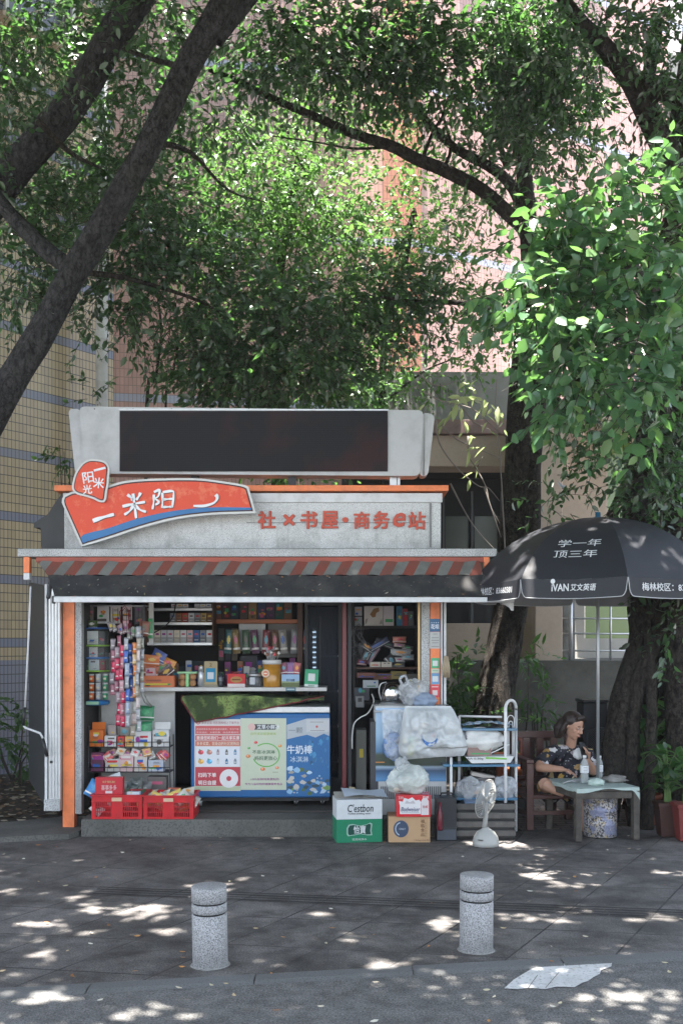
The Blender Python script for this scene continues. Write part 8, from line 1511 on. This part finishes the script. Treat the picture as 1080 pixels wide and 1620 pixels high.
# arms
eL, wL = px0(849, 1214, 9.50), px0(890, 1217, 9.36); eR, wR = px0(938, 1222, 9.62), px0(927, 1200, 9.46)
for s0, e_, w_ in ((S_[0], eL, wL), (S_[1], eR, wR)):
    b.tube([s0, s0.lerp(e_, .5), e_], [.052, .046, .036], n=12); b.tube([e_, e_.lerp(w_, .3), e_.lerp(w_, .75), w_], [.037, .040, .029, .024], n=12)
def hand(b, w_, d, palm_n, curl, sz=1.0):
    d = d.normalized(); palm_n = palm_n.normalized(); sd = d.cross(palm_n).normalized(); b.tube([w_ - d*.01, w_ + d*.03, w_ + d*.07], [.022*sz, .026*sz, .024*sz], n=10, rfun=lambda i, a_, p: 1.25 if abs(math.sin(a_)) > .6 else .65)
    for k in range(4):
        L_ = [.065, .075, .070, .055][k]*sz; p0 = w_ + d*.072 + sd*((k - 1.5)*.0165*sz); q = [p0 - d*.01]; dd = d.copy()
        for j in range(3): dd = (dd + palm_n*curl*(.45 + .25*j)).normalized(); q.append(q[-1] + dd*L_*(.42, .33, .27)[j])
        b.tube(q, [.0092, .0088, .008, .0062], n=7)
    p0 = w_ + d*.022 - sd*.026; b.tube([p0 + sd*.01, p0 + d*.022 - sd*.018 + palm_n*.008, p0 + d*.05 - sd*.014 + palm_n*.024], [.012, .0105, .008], n=7)
hand(b, wL, Vector((.85, -.25, -.30)), Vector((-.1, -.2, -1)), .45); hand(b, wR, Vector((-.02, -.45, .75)), Vector((-.95, -.25, .05)), .75)
# legs: one folded on the seat, one down
hipL, hipR = pel + Vector((-.08, -.02, -.05)), pel + Vector((.09, -.04, -.05)); kL = px0(861, 1240, 9.42); aL = px0(880, 1252, 9.36); kR = px0(921, 1247, 9.50); aR = px0(925, 1310, 9.42)
b.tube([hipL, hipL.lerp(kL, .5), kL], [.085, .075, .056], n=14); b.tube([kL, kL.lerp(aL, .4), aL, aL + Vector((.06, -.02, -.02))], [.055, .05, .034, .028], n=12); b.tube([hipR, hipR.lerp(kR, .5), kR], [.085, .072, .055], n=14); b.tube([kR, kR.lerp(aR, .35), aR], [.053, .052, .032], n=12); b.tube([aR + Vector((0, .02, -.02)), aR + Vector((.0, -.05, -.035)), aR + Vector((.01, -.15, -.045))], [.034, .034, .024], n=10)
body = remesh_obj(b, 'body', per, m_skin, .0062)
# blouse and skirt with flower print
g = G('floral_print'); co = g.coord(); v1 = g.n('ShaderNodeTexVoronoi', i_Scale=11.0); nz = g.n('ShaderNodeTexNoise', i_Scale=22.0, i_Detail=3.0); g.l(co, nz.inputs['Vector']); ad = g.n('ShaderNodeVectorMath', operation='MULTIPLY_ADD'); g.l(nz.outputs['Color'], ad.inputs[0]); ad.inputs[1].default_value = (.07, .07, .07); g.l(co, ad.inputs[2]); g.l(ad.outputs[0], v1.inputs['Vector'])
sep = g.n('ShaderNodeSeparateColor'); g.l(v1.outputs['Color'], sep.inputs[0]); fl = g.ramp(sep.outputs[0], [(0.0, (.42, .25, .04)), (.35, (.5, .40, .22)), (.5, (.55, .55, .56)), (.7, (.20, .16, .17)), (.85, (.38, .22, .05))]); k_ = g.mix(g.math('LESS_THAN', v1.outputs['Distance'], .40), (.010, .010, .018), fl); k_ = g.mix(g.math('LESS_THAN', v1.outputs['Distance'], .11), k_, (.12, .06, .02)); v2 = g.n('ShaderNodeTexVoronoi', i_Scale=27.0); g.l(ad.outputs[0], v2.inputs['Vector']); k_ = g.mix(g.math('LESS_THAN', v2.outputs['Distance'], .16), k_, (.40, .40, .40)); g.base(k_); g.set(.75); g.bump(g.noise(16, 4), .5, .02); m_fl = g.m
b = B(); b.tube([pel + Vector((0, 0, -.05)), pel, px0(890, 1228, 9.73), px0(896, 1212, 9.71), ches, px0(901, 1192, 9.69), px0(902, 1185, 9.68)], [.150, .172, .164, .166, .164, .132, .07], n=18, rfun=lambda i, a_, p: (1.12 if abs(math.sin(a_)) > .7 else .88)*(1 + .03*math.sin(a_*5 + i)))
b.tube([S_[0].lerp(ches, .35), S_[0].lerp(S_[1], .04), S_[1].lerp(S_[0], .04), S_[1].lerp(ches, .35)], [.08, .072, .072, .08], n=10)
for s0, e_ in ((S_[0], eL), (S_[1], eR)): b.tube([s0.lerp(ches, .2), s0, s0.lerp(e_, .45), s0.lerp(e_, .78)], [.07, .066, .066, .070], n=12)
for h_, k_ in ((hipL, kL), (hipR, kR)): b.tube([h_, h_.lerp(k_, .45), h_.lerp(k_, .72)], [.115, .10, .085], n=12)
remesh_obj(b, 'floral_dress', per, m_fl, .007)
# hair: cap with locks falling at the back left, pale highlight comes from the light
b = B(); sph(b, (0, .028, .045), (.086, .096, .088)); sph(b, (0, .06, -.01), (.084, .062, .09)); b.tube([Th @ Vector((-.02, .09, .02)), Th @ Vector((-.05, .10, -.07)), Th @ Vector((-.055, .07, -.15))], [.05, .055, .03], n=10); b.tube([Th @ Vector((-.078, .02, .03)), Th @ Vector((-.085, .035, -.05)), Th @ Vector((-.075, .04, -.12))], [.022, .028, .018], n=8); b.tube([Th @ Vector((.07, .03, .04)), Th @ Vector((.078, .04, -.04))], [.025, .024], n=8)
b.tube([Th @ Vector((-.06, -.05, .085)), Th @ Vector((0, -.055, .105)), Th @ Vector((.06, -.05, .085))], [.022, .026, .022], n=8); remesh_obj(b, 'hair', per, m_hair, .006)
b = B()
for s_ in (-1, 1):
    for c_, r3, cl in (((s_*.032, -.083, .008), (.010, .005, .0045), (.6, .57, .54)), ((s_*.032, -.087, .008), (.0042, .003, .0042), (.02, .012, .01))):
        b.grid(lambda u, v: Th @ (Vector(c_) + Vector((r3[0]*math.cos(u*6.2832)*math.cos((v-.5)*3.1416), r3[1]*math.sin(u*6.2832)*math.cos((v-.5)*3.1416), r3[2]*math.sin((v-.5)*3.1416)))), 8, 6, None, cl)
    b.tube([Th @ Vector((s_*.018, -.088, .028)), Th @ Vector((s_*.034, -.087, .033)), Th @ Vector((s_*.050, -.078, .028))], .0028, None, (.03, .018, .014), n=5)
b.tube([Th @ Vector((-.02, -.094, -.059)), Th @ Vector((0, -.099, -.060)), Th @ Vector((.02, -.094, -.059))], .0035, None, (.30, .07, .06), n=5); b.build('face_details', per)
b = B(); T = Matrix.Translation(wR + Vector((-.035, -.035, .075))) @ Euler((R(-25), R(10), R(35))).to_matrix().to_4x4(); b.box((0, 0, 0), (.074, .009, .145), m_blk, T=T); b.box((0, .0055, 0), (.068, .001, .135), M('phone_screen', (.05, .06, .08), .1, bump=0), T=T); b.build('mobile_phone', label='dark phone held up in the right-hand side hand of the seated person', cat='phone', bevel=.002)
crumple('chest_highlight', 'white shape standing in for a highlight at the chest of the seated person', 'chest_highlight', tuple(px0(914, 1193, 9.50)), (.045, .025, .045), M('highlight_white', (.70, .70, .70), .8, var=.1, bump=.6, bscale=16), 5, .35)  # crumpled white shape added at the chest, standing in for a highlight
# ============================================================ thin scattering volume added to lift the dark tones
hb = B(); hb.box2(-14, 14, -3, 26, -1.2, 14); hz = bpy.data.materials.new('added_haze_air'); hz.use_nodes = True; ht = hz.node_tree; ht.nodes.remove(ht.nodes['Principled BSDF'])
pv = ht.nodes.new('ShaderNodeVolumePrincipled'); pv.inputs['Color'].default_value = (.93, .96, 1, 1); pv.inputs['Density'].default_value = .0011; pv.inputs['Anisotropy'].default_value = .3
ht.links.new(pv.outputs[0], ht.nodes['Material Output'].inputs['Volume']); hb.mats = [hz]
hb.build('added_haze', kind='stuff', label='thin volume added across the street to lift the dark tones', cat='added_haze')
